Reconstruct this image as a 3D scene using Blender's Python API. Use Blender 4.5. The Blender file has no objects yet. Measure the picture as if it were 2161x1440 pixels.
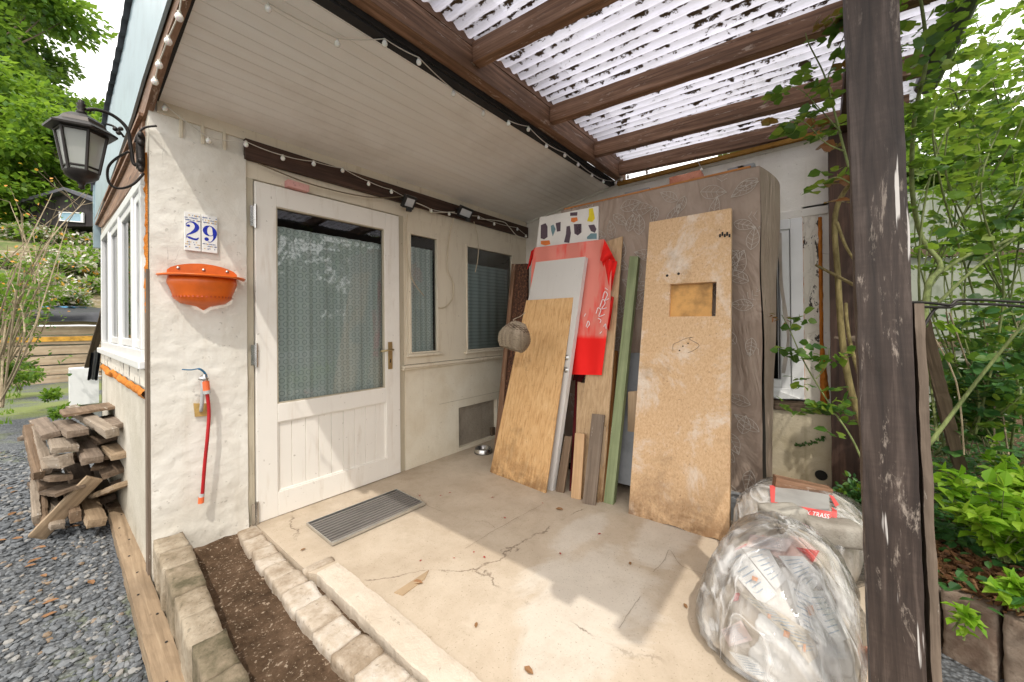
import bpy, bmesh, math, random
from math import sin, cos, pi, radians, atan2, sqrt
from mathutils import Vector, Matrix, noise
V = Vector
random.seed(7)
sc = bpy.context.scene
COL = sc.collection
WM = {}

# ---------------------------------------------------------------- camera (measured from the photograph)
FPX, YAW, PITCH, ROLL, SHY = 808.729, .6824, .0036, -.0091, -38.555
CAM = V((-.3465, -2.6255, 1.1674))
cF = V((cos(YAW)*cos(PITCH), sin(YAW)*cos(PITCH), sin(PITCH)))
_R = V((sin(YAW), -cos(YAW), 0)); _U = _R.cross(cF)
cR = _R*cos(ROLL) + _U*sin(ROLL); cU = _U*cos(ROLL) - _R*sin(ROLL)
def ray(u, v): return cF + cR*((u-1080.5)/FPX) - cU*((v-720-SHY)/FPX)
def _on(ax, val, u, v):
    d = ray(u, v); return CAM + d*((val-CAM[ax])/d[ax])
def PX(val, u, v): return _on(0, val, u, v)     # a measured point on the plane x = val
def PY(val, u, v): return _on(1, val, u, v)
def PZ(val, u, v): return _on(2, val, u, v)
def PD(t, u, v): return CAM + ray(u, v)*t

cam = bpy.data.cameras.new('camera'); camo = bpy.data.objects.new('camera', cam); COL.objects.link(camo)
cam.sensor_width = 36; cam.lens = FPX/2161*36; cam.shift_y = SHY/2161
cam.clip_start = .02; cam.clip_end = 500
m = Matrix.Identity(4)
for i in range(3): m[i][0] = cR[i]; m[i][1] = cU[i]; m[i][2] = -cF[i]; m[i][3] = CAM[i]
camo.matrix_world = m
sc.camera = camo

# ---------------------------------------------------------------- objects
def tag(o, label=None, cat=None, group=None, kind=None):
    if label: o['label'] = label
    if cat: o['category'] = cat
    if group: o['group'] = group
    if kind: o['kind'] = kind
    return o
def place(o, parent, mw):
    WM[o] = mw.copy()
    if parent is not None:
        o.parent = parent; o.matrix_basis = WM[parent].inverted() @ mw
    else: o.matrix_basis = mw
    return o
def thing(name, label, cat, loc=(0, 0, 0), group=None, kind=None, parent=None):
    o = bpy.data.objects.new(name, None); COL.objects.link(o); o.empty_display_size = .05
    place(o, parent, Matrix.Translation(V(loc))); return tag(o, label, cat, group, kind)
def frame(org, zdir, xh=(1, 0, 0)):
    z = V(zdir).normalized(); x = V(xh); x = (x - z*x.dot(z))
    if x.length < 1e-6: x = z.orthogonal()
    x.normalize(); y = z.cross(x)
    m = Matrix.Identity(4)
    for i in range(3): m[i][0] = x[i]; m[i][1] = y[i]; m[i][2] = z[i]; m[i][3] = org[i]
    return m
class MB:
    def __init__(s): s.v = []; s.f = []; s.mi = []; s.cur = 0
    def add(s, vs, fs):
        n = len(s.v); s.v += [V(p) for p in vs]
        for f in fs: s.f.append(tuple(i+n for i in f)); s.mi.append(s.cur)
        return s
    def quad(s, *p): return s.add(p, [tuple(range(len(p)))])
    def box(s, a, b, mat=None):
        x0, y0, z0 = a; x1, y1, z1 = b
        vs = [V((x, y, z)) for x in (x0, x1) for y in (y0, y1) for z in (z0, z1)]
        if mat: vs = [mat @ p for p in vs]
        fs = [(0, 1, 3, 2), (4, 6, 7, 5), (0, 4, 5, 1), (2, 3, 7, 6), (0, 2, 6, 4), (1, 5, 7, 3)]
        if (x1-x0)*(y1-y0)*(z1-z0) < 0: fs = [f[::-1] for f in fs]
        return s.add(vs, fs)
    def prism(s, pts, d):                 # polygon pts extruded by vector d
        n = len(pts); pts = [V(p) for p in pts]; d = V(d)
        nrm = V((0, 0, 0))
        for i in range(n): nrm += pts[i].cross(pts[(i+1) % n])
        if nrm.dot(d) > 0: pts = pts[::-1]
        fs = [tuple(range(n)), tuple(range(2*n-1, n-1, -1))]
        for i in range(n): j = (i+1) % n; fs.append((j, i, i+n, j+n))
        return s.add(pts + [p+d for p in pts], fs)
    def tube(s, pts, r, n=8, cap=True):
        pts = [V(p) for p in pts]; k = len(pts)
        rs = r if isinstance(r, (list, tuple)) else [r]*k
        up = None; vs = []
        for i, p in enumerate(pts):
            t = (pts[min(i+1, k-1)] - pts[max(i-1, 0)])
            if t.length < 1e-9: t = V((0, 0, 1))
            t.normalize()
            if up is None: up = t.orthogonal().normalized()
            up = (up - t*up.dot(t))
            if up.length < 1e-6: up = t.orthogonal()
            up.normalize(); w = t.cross(up)
            for j in range(n):
                a = 2*pi*j/n; vs.append(p + (up*cos(a) + w*sin(a))*rs[i])
        fs = [(i*n+j, i*n+(j+1) % n, (i+1)*n+(j+1) % n, (i+1)*n+j) for i in range(k-1) for j in range(n)]
        if cap: fs += [tuple(range(n-1, -1, -1)), tuple((k-1)*n+j for j in range(n))]
        return s.add(vs, fs)
    def lathe(s, prof, org=(0, 0, 0), n=24, mat=None, a0=0, a1=2*pi):
        closed = abs(a1-a0-2*pi) < 1e-6; m_ = n if closed else n+1; vs = []
        for r, z in prof:
            for j in range(m_):
                a = a0+(a1-a0)*j/n; p = V((r*cos(a), r*sin(a), z))
                vs.append((mat @ p) if mat else p+V(org))
        fs = []
        for i in range(len(prof)-1):
            for j in range(n):
                j2 = (j+1) % m_; fs.append((i*m_+j, i*m_+j2, (i+1)*m_+j2, (i+1)*m_+j))
        return s.add(vs, fs)
    def grid(s, nu, nv, fn):
        vs = [fn(i/nu, j/nv) for j in range(nv+1) for i in range(nu+1)]
        fs = [(j*(nu+1)+i, j*(nu+1)+i+1, (j+1)*(nu+1)+i+1, (j+1)*(nu+1)+i) for j in range(nv) for i in range(nu)]
        return s.add(vs, fs)
    def rbox(s, size, mat, seg=.03, amp=.003, sc_=12, seed=0, wob=None):   # box with worn, uneven surfaces
        sx, sy, sz = size; ns = [max(1, min(60, int(round(d/seg)))) for d in size]
        idx = {}; vs = []; fs = []
        def vid(i, j, k):
            key = (i, j, k)
            if key not in idx:
                p = V((sx*(i/ns[0]-.5), sy*(j/ns[1]-.5), sz*k/ns[2]))
                q = p*sc_+V((seed*3.1, seed*1.7, seed*.9))
                d = noise.noise_vector(q)*amp + noise.noise_vector(q*3)*amp*.45 + noise.noise_vector(q*7)*amp*.3
                edge = (i in (0, ns[0]))+(j in (0, ns[1]))+(k in (0, ns[2]))
                c = V((0, 0, sz*.5))
                if edge >= 2:
                    dv = V((p.x/sx if i in (0, ns[0]) else 0, p.y/sy if j in (0, ns[1]) else 0, (p.z-c.z)/sz if k in (0, ns[2]) else 0))
                    d -= dv*(amp*1.6*(1+noise.noise(q*2)))
                if wob: d += wob(p)
                vs.append(mat @ (p+d)); idx[key] = len(vs)-1
            return idx[key]
        for a in range(ns[0]):
            for b in range(ns[1]):
                fs.append((vid(a, b, 0), vid(a, b+1, 0), vid(a+1, b+1, 0), vid(a+1, b, 0)))
                fs.append((vid(a, b, ns[2]), vid(a+1, b, ns[2]), vid(a+1, b+1, ns[2]), vid(a, b+1, ns[2])))
        for a in range(ns[0]):
            for c in range(ns[2]):
                fs.append((vid(a, 0, c), vid(a+1, 0, c), vid(a+1, 0, c+1), vid(a, 0, c+1)))
                fs.append((vid(a, ns[1], c), vid(a, ns[1], c+1), vid(a+1, ns[1], c+1), vid(a+1, ns[1], c)))
        for b in range(ns[1]):
            for c in range(ns[2]):
                fs.append((vid(0, b, c), vid(0, b, c+1), vid(0, b+1, c+1), vid(0, b+1, c)))
                fs.append((vid(ns[0], b, c), vid(ns[0], b+1, c), vid(ns[0], b+1, c+1), vid(ns[0], b, c+1)))
        return s.add(vs, fs)
    def blob(s, c, rad, nu=40, nv=24, amp=.1, sc_=3, seed=0, e=1.0, zmin=None):
        c = V(c)
        def fn(a, b):
            th = a*2*pi; ph = (b-.5)*pi
            f = lambda x: math.copysign(abs(x)**e, x)
            d = V((f(cos(ph))*f(cos(th)), f(cos(ph))*f(sin(th)), f(sin(ph))))
            q = V((cos(ph)*cos(th), cos(ph)*sin(th), sin(ph)))*sc_+V((seed, seed*2, 0))
            k = 1+amp*(noise.noise(q)+.5*noise.noise(q*2.3)+.25*noise.noise(q*5))
            p = V((d.x*rad[0], d.y*rad[1], d.z*rad[2]))*k + c
            if zmin is not None: p.z = max(p.z, zmin)
            return p
        return s.grid(nu, nv, fn)
    def build(s, name, mat, parent=None, mw=None, smooth=False, bevel=0, origin=None, sol=0):
        if mw is None:
            if origin is None:
                xs = [p.x for p in s.v]; ys = [p.y for p in s.v]; zs = [p.z for p in s.v]
                origin = V(((min(xs)+max(xs))/2, (min(ys)+max(ys))/2, min(zs)))
            mw = Matrix.Translation(V(origin))
        inv = mw.inverted(); me = bpy.data.meshes.new(name)
        me.from_pydata([inv @ p for p in s.v], [], s.f)
        mats = mat if isinstance(mat, (list, tuple)) else [mat]
        for x in mats: me.materials.append(x)
        if len(mats) > 1: me.polygons.foreach_set('material_index', s.mi)
        if smooth: me.polygons.foreach_set('use_smooth', [True]*len(me.polygons))
        me.update()
        o = bpy.data.objects.new(name, me); COL.objects.link(o); place(o, parent, mw)
        if sol:
            md = o.modifiers.new('solid', 'SOLIDIFY'); md.thickness = sol; md.offset = 0
        if bevel:
            md = o.modifiers.new('bevel', 'BEVEL'); md.width = bevel; md.segments = 2; md.limit_method = 'ANGLE'
        return o
def copy_tree(o, parent, mw):
    c = o.copy(); COL.objects.link(c); c.parent = None
    place(c, parent, mw)
    for ch in [x for x in bpy.data.objects if x.parent == o]:
        copy_tree(ch, c, mw @ (WM[o].inverted() @ WM[ch]))
    return c
def catmull(pts, k=6):
    pts = [V(p) for p in pts]; out = []
    for i in range(len(pts)-1):
        p0 = pts[max(i-1, 0)]; p1 = pts[i]; p2 = pts[i+1]; p3 = pts[min(i+2, len(pts)-1)]
        for j in range(k):
            t = j/k; out.append(.5*((2*p1)+(p2-p0)*t+(2*p0-5*p1+4*p2-p3)*t*t+(3*p1-p0-3*p2+p3)*t**3))
    return out+[pts[-1]]
def text_into(mb, body, size, org, xa, ya, depth=.001):
    cu = bpy.data.curves.new('letters', 'FONT'); cu.body = body; cu.size = size; cu.extrude = depth; cu.resolution_u = 3
    ob = bpy.data.objects.new('letters', cu); COL.objects.link(ob)
    dg = bpy.context.evaluated_depsgraph_get(); me = ob.evaluated_get(dg).to_mesh()
    xa = V(xa).normalized(); ya = V(ya).normalized(); na = xa.cross(ya)
    mb.add([V(org)+xa*v.co.x+ya*v.co.y+na*v.co.z for v in me.vertices], [tuple(p.vertices) for p in me.polygons])
    w = max(v.co.x for v in me.vertices)
    ob.evaluated_get(dg).to_mesh_clear(); bpy.data.objects.remove(ob); bpy.data.curves.remove(cu); return w

# ---------------------------------------------------------------- materials
def C4(c): return (c[0], c[1], c[2], 1) if len(c) == 3 else c
class Mt:
    def __init__(s, name):
        s.m = bpy.data.materials.new(name); s.m.use_nodes = True; s.nt = s.m.node_tree
        s.b = s.nt.nodes['Principled BSDF']; s.out = s.nt.nodes['Material Output']
        s.tc = s.nt.nodes.new('ShaderNodeTexCoord'); s.obj = s.tc.outputs['Object']
    def n(s, t, **k):
        x = s.nt.nodes.new(t)
        for a, b in k.items(): setattr(x, a, b)
        return x
    def put(s, sock, val):
        if val is None: return
        if isinstance(val, bpy.types.NodeSocket): s.nt.links.new(val, sock)
        else:
            try: sock.default_value = val
            except Exception: sock.default_value = C4(val)
    def map(s, scale=(1, 1, 1), vec=None, rot=(0, 0, 0), loc=(0, 0, 0)):
        x = s.n('ShaderNodeMapping'); s.put(x.inputs['Vector'], vec or s.obj)
        x.inputs['Scale'].default_value = scale if not isinstance(scale, (int, float)) else (scale,)*3
        x.inputs['Rotation'].default_value = rot; x.inputs['Location'].default_value = loc
        return x.outputs[0]
    def noise(s, scale=5, detail=4, rough=.55, vec=None, dist=0):
        x = s.n('ShaderNodeTexNoise'); s.put(x.inputs['Vector'], vec or s.obj)
        x.inputs['Scale'].default_value = scale; x.inputs['Detail'].default_value = detail
        x.inputs['Roughness'].default_value = rough; x.inputs['Distortion'].default_value = dist
        return x.outputs['Fac']
    def vor(s, scale=5, feature='F1', vec=None, out='Distance', rnd=1):
        x = s.n('ShaderNodeTexVoronoi', feature=feature); s.put(x.inputs['Vector'], vec or s.obj)
        x.inputs['Scale'].default_value = scale
        if 'Randomness' in x.inputs: x.inputs['Randomness'].default_value = rnd
        return x.outputs[out]
    def ramp(s, fac, stops, interp='LINEAR'):
        x = s.n('ShaderNodeValToRGB'); s.put(x.inputs[0], fac); cr = x.color_ramp; cr.interpolation = interp
        while len(cr.elements) < len(stops): cr.elements.new(.5)
        for e, (p, c) in zip(cr.elements, stops):
            e.position = p; e.color = C4(c) if not isinstance(c, (int, float)) else (c, c, c, 1)
        return x.outputs[0]
    def th(s, fac, lo, hi): return s.ramp(fac, [(lo, 0), (hi, 1)])
    def mix(s, fac, a, b, blend='MIX'):
        x = s.n('ShaderNodeMix', data_type='RGBA', blend_type=blend)
        s.put(x.inputs[0], fac); s.put(x.inputs[6], a if isinstance(a, bpy.types.NodeSocket) else C4(a))
        s.put(x.inputs[7], b if isinstance(b, bpy.types.NodeSocket) else C4(b)); return x.outputs[2]
    def ma(s, op, a, b=None, c=None):
        x = s.n('ShaderNodeMath', operation=op); s.put(x.inputs[0], a)
        if b is not None: s.put(x.inputs[1], b)
        if c is not None: s.put(x.inputs[2], c)
        return x.outputs[0]
    def sep(s, vec=None):
        x = s.n('ShaderNodeSeparateXYZ'); s.put(x.inputs[0], vec or s.obj); return x.outputs
    def bump(s, h, strength=.3, dist=.01, prev=None):
        x = s.n('ShaderNodeBump'); s.put(x.inputs['Height'], h); x.inputs['Strength'].default_value = strength
        x.inputs['Distance'].default_value = dist
        if prev: s.put(x.inputs['Normal'], prev)
        return x.outputs[0]
    def isl(s): return s.n('ShaderNodeNewGeometry').outputs['Random Per Island']
    def pos(s): return s.n('ShaderNodeNewGeometry').outputs['Position']
    def done(s, base=None, rough=None, normal=None, metal=None, spec=None, **k):
        b = s.b.inputs
        if base is not None: s.put(b['Base Color'], base if isinstance(base, bpy.types.NodeSocket) else C4(base))
        s.put(b['Roughness'], rough); s.put(b['Normal'], normal); s.put(b['Metallic'], metal)
        s.put(b['Specular IOR Level'], spec)
        for a, v in k.items(): s.put(b[a.replace('_', ' ')], v)
        return s.m
def sh_mix(M_, fac, a, b):
    x = M_.n('ShaderNodeMixShader'); M_.put(x.inputs[0], fac); M_.nt.links.new(a, x.inputs[1]); M_.nt.links.new(b, x.inputs[2]); return x.outputs[0]
def simple(name, c, rough=.5, metal=0, var=.12, bscale=40, bump=.1, spec=.5):
    M_ = Mt(name); f = M_.noise(6, 5, .6); c2 = tuple(max(0, x*(1-var*2)) for x in c); c3 = tuple(min(1, x*(1+var)) for x in c)
    return M_.done(M_.ramp(f, [(.3, c2), (.5, c), (.75, c3)]), rough, M_.bump(M_.noise(bscale, 3), bump, .004), metal, spec)
def wood(name, c_dark, c_mid, c_light, wear=None, wear_amt=.0, rough=.75, gs=1.0, bump=.35):
    M_ = Mt(name)
    f1 = M_.noise(1, 5, .6, M_.map((14*gs, 14*gs, .9*gs)), 1.2)
    f2 = M_.noise(1, 6, .7, M_.map((75*gs, 75*gs, 2.5*gs)), .4)
    f = M_.ma('ADD', M_.ma('MULTIPLY', f1, .6), M_.ma('MULTIPLY', f2, .4))
    col = M_.ramp(f, [(.32, c_dark), (.5, c_mid), (.68, c_light)])
    big = M_.noise(2.2, 4, .6)
    col = M_.mix(M_.th(big, .45, .75), col, tuple(x*.6 for x in c_mid), 'MIX')
    if wear is not None:
        w = M_.noise(1, 8, .75, M_.map((26, 26, 5)), .3)
        col = M_.mix(M_.ma('MULTIPLY', M_.th(w, .66-wear_amt, .70-wear_amt), .8), col, wear)
    kn = M_.vor(1, 'F1', M_.map((7, 7, 1.6)))
    col = M_.mix(M_.th(kn, .10, .03) if False else M_.ramp(kn, [(.03, 1), (.08, 0)]), col, tuple(x*.45 for x in c_dark))
    n_ = M_.bump(f2, bump, .004); n_ = M_.bump(f1, bump*.6, .006, n_)
    return M_.done(col, rough, n_, spec=.3)
def plaster(name, c1, c2, dirt, damp=.3, bump=.5, bs=9, crack=True, peel=None, dirt_lo=.55, zd=0):
    M_ = Mt(name); f = M_.noise(3, 6, .6); col = M_.ramp(f, [(.35, c2), (.6, c1)])
    g = M_.noise(1.3, 8, .68, dist=.5)
    col = M_.mix(M_.ma('MULTIPLY', M_.th(g, dirt_lo, .8), damp*2), col, dirt)
    st = M_.noise(1, 6, .6, M_.map((18, 18, 1.2)))
    col = M_.mix(M_.ma('MULTIPLY', M_.th(st, .58, .8), damp), col, dirt)
    sp = M_.noise(38, 3, .6); col = M_.mix(M_.ma('MULTIPLY', M_.th(sp, .67, .70), .3), col, tuple(x*.35 for x in dirt))
    if zd:
        dz = M_.ma('MULTIPLY', M_.ramp(M_.sep()[2], [(.05, 1), (zd, 0)]), M_.th(M_.noise(6, 8, .75), .40, .62)); col = M_.mix(M_.ma('MULTIPLY', dz, .75), col, (.22, .18, .11))
    h = M_.noise(bs, 7, .62, dist=.3); h2 = M_.noise(bs*7, 4, .6)
    nn = M_.bump(h, bump, .02); nn = M_.bump(h2, bump*.5, .004, nn)
    if crack:
        nzc = M_.n('ShaderNodeTexNoise'); nzc.inputs['Scale'].default_value = 3.5; nzc.inputs['Detail'].default_value = 8; e = M_.vor(1.3, 'DISTANCE_TO_EDGE', M_.mix(.35, M_.obj, nzc.outputs['Color']))
        k = M_.ma('MULTIPLY', M_.ramp(e, [(.0, 1), (.003, 0)]), M_.th(M_.noise(2.1, 2), .58, .64))
        col = M_.mix(M_.ma('MULTIPLY', k, .45), col, (.08, .06, .04))
    return M_.done(col, .9, nn, spec=.2)
# world and sun
SUN = V((1.05, 1, -2.4)).normalized()
w = bpy.data.worlds.new('World'); sc.world = w; w.use_nodes = True
wt = w.node_tree; bg = wt.nodes['Background']
sky = wt.nodes.new('ShaderNodeTexSky'); sky.sky_type = 'NISHITA'; sky.sun_disc = False
sky.sun_elevation = math.asin(-SUN.z); sky.sun_rotation = atan2(-SUN.x, -SUN.y)
sky.dust_density = 2.0; sky.air_density = 1.0
# thin bright cloud over the blue
tcw = wt.nodes.new('ShaderNodeTexCoord'); nz = wt.nodes.new('ShaderNodeTexNoise'); nz.inputs['Scale'].default_value = 2.2; nz.inputs['Detail'].default_value = 7
rw = wt.nodes.new('ShaderNodeValToRGB'); rw.color_ramp.elements[0].position = .3; rw.color_ramp.elements[1].position = .6
rw.color_ramp.elements[0].color = (.45, .45, .45, 1)
mx = wt.nodes.new('ShaderNodeMix'); mx.data_type = 'RGBA'
wt.links.new(tcw.outputs['Generated'], nz.inputs['Vector']); wt.links.new(nz.outputs['Fac'], rw.inputs[0]); wt.links.new(rw.outputs[0], mx.inputs[0])
wt.links.new(sky.outputs[0], mx.inputs[6]); mx.inputs[7].default_value = (17.5, 17.0, 16.4, 1)
wt.links.new(mx.outputs[2], bg.inputs[0]); bg.inputs[1].default_value = .15
sl = bpy.data.lights.new('sun', 'SUN'); so = bpy.data.objects.new('sun', sl); COL.objects.link(so)
sl.energy = 2.45; sl.angle = radians(.6); sl.color = (1, .95, .87)
so.rotation_euler = SUN.to_track_quat('-Z', 'Y').to_euler(); so.location = (-4, -5, 9)
sc.view_settings.view_transform = 'Standard'; sc.view_settings.look = 'None'; sc.view_settings.exposure = 0
sc.cycles.use_denoising = True
sc.cycles.max_bounces = 10; sc.cycles.diffuse_bounces = 5; sc.cycles.transparent_max_bounces = 16; sc.cycles.transmission_bounces = 6
sc.cycles.caustics_reflective = False; sc.cycles.caustics_refractive = False
sc.cycles.sample_clamp_indirect = 6

m_plaster = plaster('plaster_white', (.78, .75, .68), (.68, .64, .56), (.42, .33, .22), .28, .38, 11, dirt_lo=.53, zd=.55)
m_plaster_low = plaster('plaster_cream', (.74, .68, .55), (.66, .58, .44), (.40, .30, .18), .3, .4, 9)
m_plaster_b = plaster('plaster_side_wall', (.82, .79, .73), (.74, .70, .62), (.36, .27, .16), .22, .3, 12)
m_plaster_damp = plaster('plaster_damp', (.62, .54, .40), (.52, .44, .30), (.25, .20, .11), .5, .5, 9)
m_rough_conc = plaster('rough_concrete', (.38, .33, .26), (.28, .24, .19), (.16, .13, .10), .4, .9, 25, crack=False)

def _paint(name, c, dirt, damp=.25, rough=.55, lo=.55):
    M_ = Mt(name); f = M_.noise(2, 5, .6); col = M_.ramp(f, [(.3, tuple(x*.93 for x in c)), (.7, c)])
    st = M_.noise(1, 7, .65, M_.map((20, 20, 2.4)), .3); col = M_.mix(M_.ma('MULTIPLY', M_.th(st, lo, .8), damp*2), col, dirt)
    g = M_.noise(1.7, 8, .7); col = M_.mix(M_.ma('MULTIPLY', M_.th(g, .56, .74), damp), col, dirt)
    sp = M_.noise(38, 3, .6); col = M_.mix(M_.ma('MULTIPLY', M_.th(sp, .69, .73), .5), col, tuple(x*.5 for x in dirt))
    return M_.done(col, rough, M_.bump(M_.noise(1, 5, .6, M_.map((60, 60, 6))), .12, .003), spec=.4)
m_door = _paint('door_paint', (.84, .80, .73), (.48, .38, .26), .22)
m_cream = _paint('frame_paint', (.74, .66, .52), (.40, .29, .18), .28)
m_jamb = _paint('jamb_paint', (.50, .44, .33), (.22, .17, .11), .4)
m_pvc = simple('white_pvc', (.80, .80, .79), .3, var=.03, bump=.02)
m_pvcgrey = simple('pvc_seal', (.42, .42, .42), .5, var=.04)
M_ = Mt('soffit_boards')
g_ = M_.noise(1.2, 6, .65); col = M_.ramp(M_.noise(1, 4, .6, M_.map((.8, 9, 9))), [(.3, (.86, .82, .76)), (.7, (.92, .90, .86))])
col = M_.mix(M_.ma('MULTIPLY', M_.th(g_, .5, .8), .4), col, (.36, .28, .19))
m_soffit = M_.done(col, .6, M_.bump(M_.noise(50, 3), .06, .003), spec=.3)

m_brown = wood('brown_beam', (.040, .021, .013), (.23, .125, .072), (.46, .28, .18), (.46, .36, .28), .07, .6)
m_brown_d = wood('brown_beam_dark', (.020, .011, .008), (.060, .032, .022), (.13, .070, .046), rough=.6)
m_tar = simple('black_felt', (.018, .016, .015), .8, var=.3)
m_grey_wood = wood('grey_wood', (.085, .062, .045), (.20, .15, .11), (.32, .25, .19), (.5, .45, .38), .04)
m_old_wood = wood('old_wood', (.06, .036, .02), (.18, .12, .075), (.32, .23, .155), (.6, .52, .42), .05)
m_dark_wood = wood('rotten_wood', (.045, .03, .02), (.13, .09, .06), (.25, .18, .12))
m_white_wood = wood('whitened_wood', (.12, .09, .06), (.28, .225, .17), (.42, .355, .285), (.64, .61, .56), .05)
m_pale = wood('pale_timber', (.38, .22, .11), (.58, .37, .20), (.70, .48, .29))
m_beige = wood('beige_timber', (.34, .23, .14), (.46, .33, .21), (.58, .44, .30))
m_green = wood('green_painted_board', (.15, .17, .08), (.25, .29, .15), (.36, .40, .24), (.52, .50, .33), .04)
m_rustwood = wood('orange_lath', (.30, .11, .03), (.48, .20, .06), (.62, .32, .13))
m_timber = wood('sawn_timber', (.16, .11, .065), (.30, .215, .135), (.43, .33, .22), (.16, .11, .07), .03)
def bark(name, a, b):
    M_ = Mt(name); f = M_.noise(1, 6, .7, M_.map((30, 30, 8))); return M_.done(M_.ramp(f, [(.35, a), (.65, b)]), .9, M_.bump(f, .6, .01))
m_bark = bark('bark', (.05, .035, .022), (.16, .12, .08)); m_stem = bark('green_stem', (.08, .10, .03), (.20, .24, .08)); m_dry = bark('dry_stem', (.20, .15, .09), (.38, .31, .20))
m_vine = bark('vine_bark', (.12, .09, .03), (.30, .24, .10))

# post: dark stained timber, paint drips and scratches
M_ = Mt('post_stain')
f1 = M_.noise(1, 6, .65, M_.map((40, 40, 2.5)), .5); f3 = M_.noise(1, 4, .6, M_.map((4, 4, 90)))
col = M_.ramp(M_.ma('ADD', M_.ma('MULTIPLY', f1, .88), M_.ma('MULTIPLY', f3, .12)), [(.3, (.016, .011, .009)), (.55, (.052, .036, .029)), (.75, (.125, .092, .075))])
z_ = M_.ma('DIVIDE', M_.sep()[2], 2.6); low = M_.ramp(z_, [(0.0, 1), (.55, .85), (.75, .35)])
wv = M_.noise(1, 9, .78, M_.map((24, 24, 4.5)), .5); wv2 = M_.noise(5, 6, .7)
k = M_.ma('MULTIPLY', M_.th(M_.ma('ADD', wv, M_.ma('MULTIPLY', wv2, .35)), .755, .82), low)
col = M_.mix(M_.ma('MULTIPLY', k, .75), col, (.40, .33, .27))
dr = M_.noise(1, 3, .5, M_.map((48, 48, 2.2), loc=(3, 1, 2))); col = M_.mix(M_.ma('MULTIPLY', M_.th(dr, .655, .68), .9), col, (.62, .58, .54))
m_post = M_.done(col, .55, M_.bump(f1, .4, .004, M_.bump(wv, .3, .004)), spec=.35)

# chipboard and plywood
def board(name, c1, c2, c3, pale, pale_lo, edge=.0, sp=.5, sc=(60, 60, 9)):
    M_ = Mt(name); f = M_.noise(1, 6, .7, M_.map(sc), .6); col = M_.ramp(f, [(.3, c1), (.5, c2), (.7, c3)])
    g = M_.noise(2.2, 9, .72, dist=.4); col = M_.mix(M_.ma('MULTIPLY', M_.th(g, pale_lo, pale_lo+.12), .75), col, pale)
    g2 = M_.noise(3.1, 8, .7, M_.map(1, loc=(4, 2, 7))); col = M_.mix(M_.ma('MULTIPLY', M_.th(g2, .58, .72), sp), col, tuple(x*.45 for x in c1))
    z_ = M_.sep()[2]; dz = M_.ma('MULTIPLY', M_.ramp(z_, [(0.0, 1), (.26, 0)]), M_.th(M_.noise(9, 6, .7), .38, .58))
    col = M_.mix(M_.ma('MULTIPLY', dz, .8), col, (.17, .085, .035))
    s_ = M_.noise(70, 2, .5); col = M_.mix(M_.ma('MULTIPLY', M_.th(s_, .66, .72), .45), col, (.14, .07, .03))
    return M_.done(col, .72, M_.bump(f, .35, .004), spec=.3)
m_chip = board('chipboard', (.48, .29, .15), (.62, .41, .23), (.70, .50, .31), (.76, .68, .59), .51, sp=.4, sc=(95, 95, 60))
m_ply = board('plywood', (.46, .24, .09), (.66, .40, .18), (.76, .52, .27), (.62, .46, .30), .66, sp=.5)
m_ply2 = board('plywood_faded', (.36, .23, .12), (.50, .34, .19), (.60, .43, .27), (.62, .52, .38), .62)
m_white_door = _paint('white_leaf_paint', (.66, .63, .59), (.40, .34, .28), .1, .4)

# concrete floor
M_ = Mt('porch_concrete')
f = M_.noise(1.6, 8, .66, dist=.3); col = M_.ramp(f, [(.3, (.42, .335, .245)), (.5, (.52, .43, .325)), (.7, (.60, .51, .40))])
fs = M_.noise(14, 6, .7); col = M_.mix(M_.ma('MULTIPLY', M_.th(fs, .5, .75), .35), col, (.34, .265, .18))
wh = M_.noise(2.6, 9, .72, M_.map(1, loc=(1.7, .4, 0)), .8)
px, py, pz = M_.sep(M_.pos())[:3]
def spot(cx, cy, rx, ry):
    a = M_.ma('DIVIDE', M_.ma('SUBTRACT', px, cx), rx); b = M_.ma('DIVIDE', M_.ma('SUBTRACT', py, cy), ry)
    return M_.ma('SUBTRACT', 1, M_.ma('ADD', M_.ma('MULTIPLY', a, a), M_.ma('MULTIPLY', b, b)))
sp_ = M_.ma('MAXIMUM', M_.ma('MAXIMUM', spot(1.15, -1.85, .42, .34), spot(1.75, -1.95, .36, .16)), M_.ma('MAXIMUM', spot(1.55, -1.55, .3, .12), spot(.85, -1.9, .25, .2)))
k = M_.th(M_.ma('ADD', M_.ma('MULTIPLY', sp_, .38), wh), .55, .72)
col = M_.mix(M_.ma('MULTIPLY', k, .45), col, (.70, .66, .59))
gr_ = M_.noise(130, 2, .5); col = M_.mix(M_.ma('MULTIPLY', M_.th(gr_, .64, .70), .5), col, (.20, .15, .10)); gm_ = M_.noise(5.5, 8, .75); col = M_.mix(M_.ma('MULTIPLY', M_.th(gm_, .52, .72), .45), col, (.40, .32, .23))
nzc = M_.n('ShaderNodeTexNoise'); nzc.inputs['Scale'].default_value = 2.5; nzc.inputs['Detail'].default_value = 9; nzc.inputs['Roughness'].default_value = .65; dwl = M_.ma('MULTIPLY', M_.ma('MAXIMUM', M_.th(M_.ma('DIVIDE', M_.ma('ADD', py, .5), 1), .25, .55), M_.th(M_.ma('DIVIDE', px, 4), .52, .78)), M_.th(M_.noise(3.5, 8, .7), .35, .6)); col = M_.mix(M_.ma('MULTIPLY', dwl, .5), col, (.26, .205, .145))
e = M_.vor(.95, 'DISTANCE_TO_EDGE', M_.mix(.35, M_.obj, nzc.outputs['Color']))
ck = M_.ma('MULTIPLY', M_.ramp(e, [(0, 1), (.0028, 0)]), M_.th(M_.noise(1.9, 3), .50, .56))
col = M_.mix(M_.ma('MULTIPLY', ck, .8), col, (.13, .09, .06))
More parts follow.
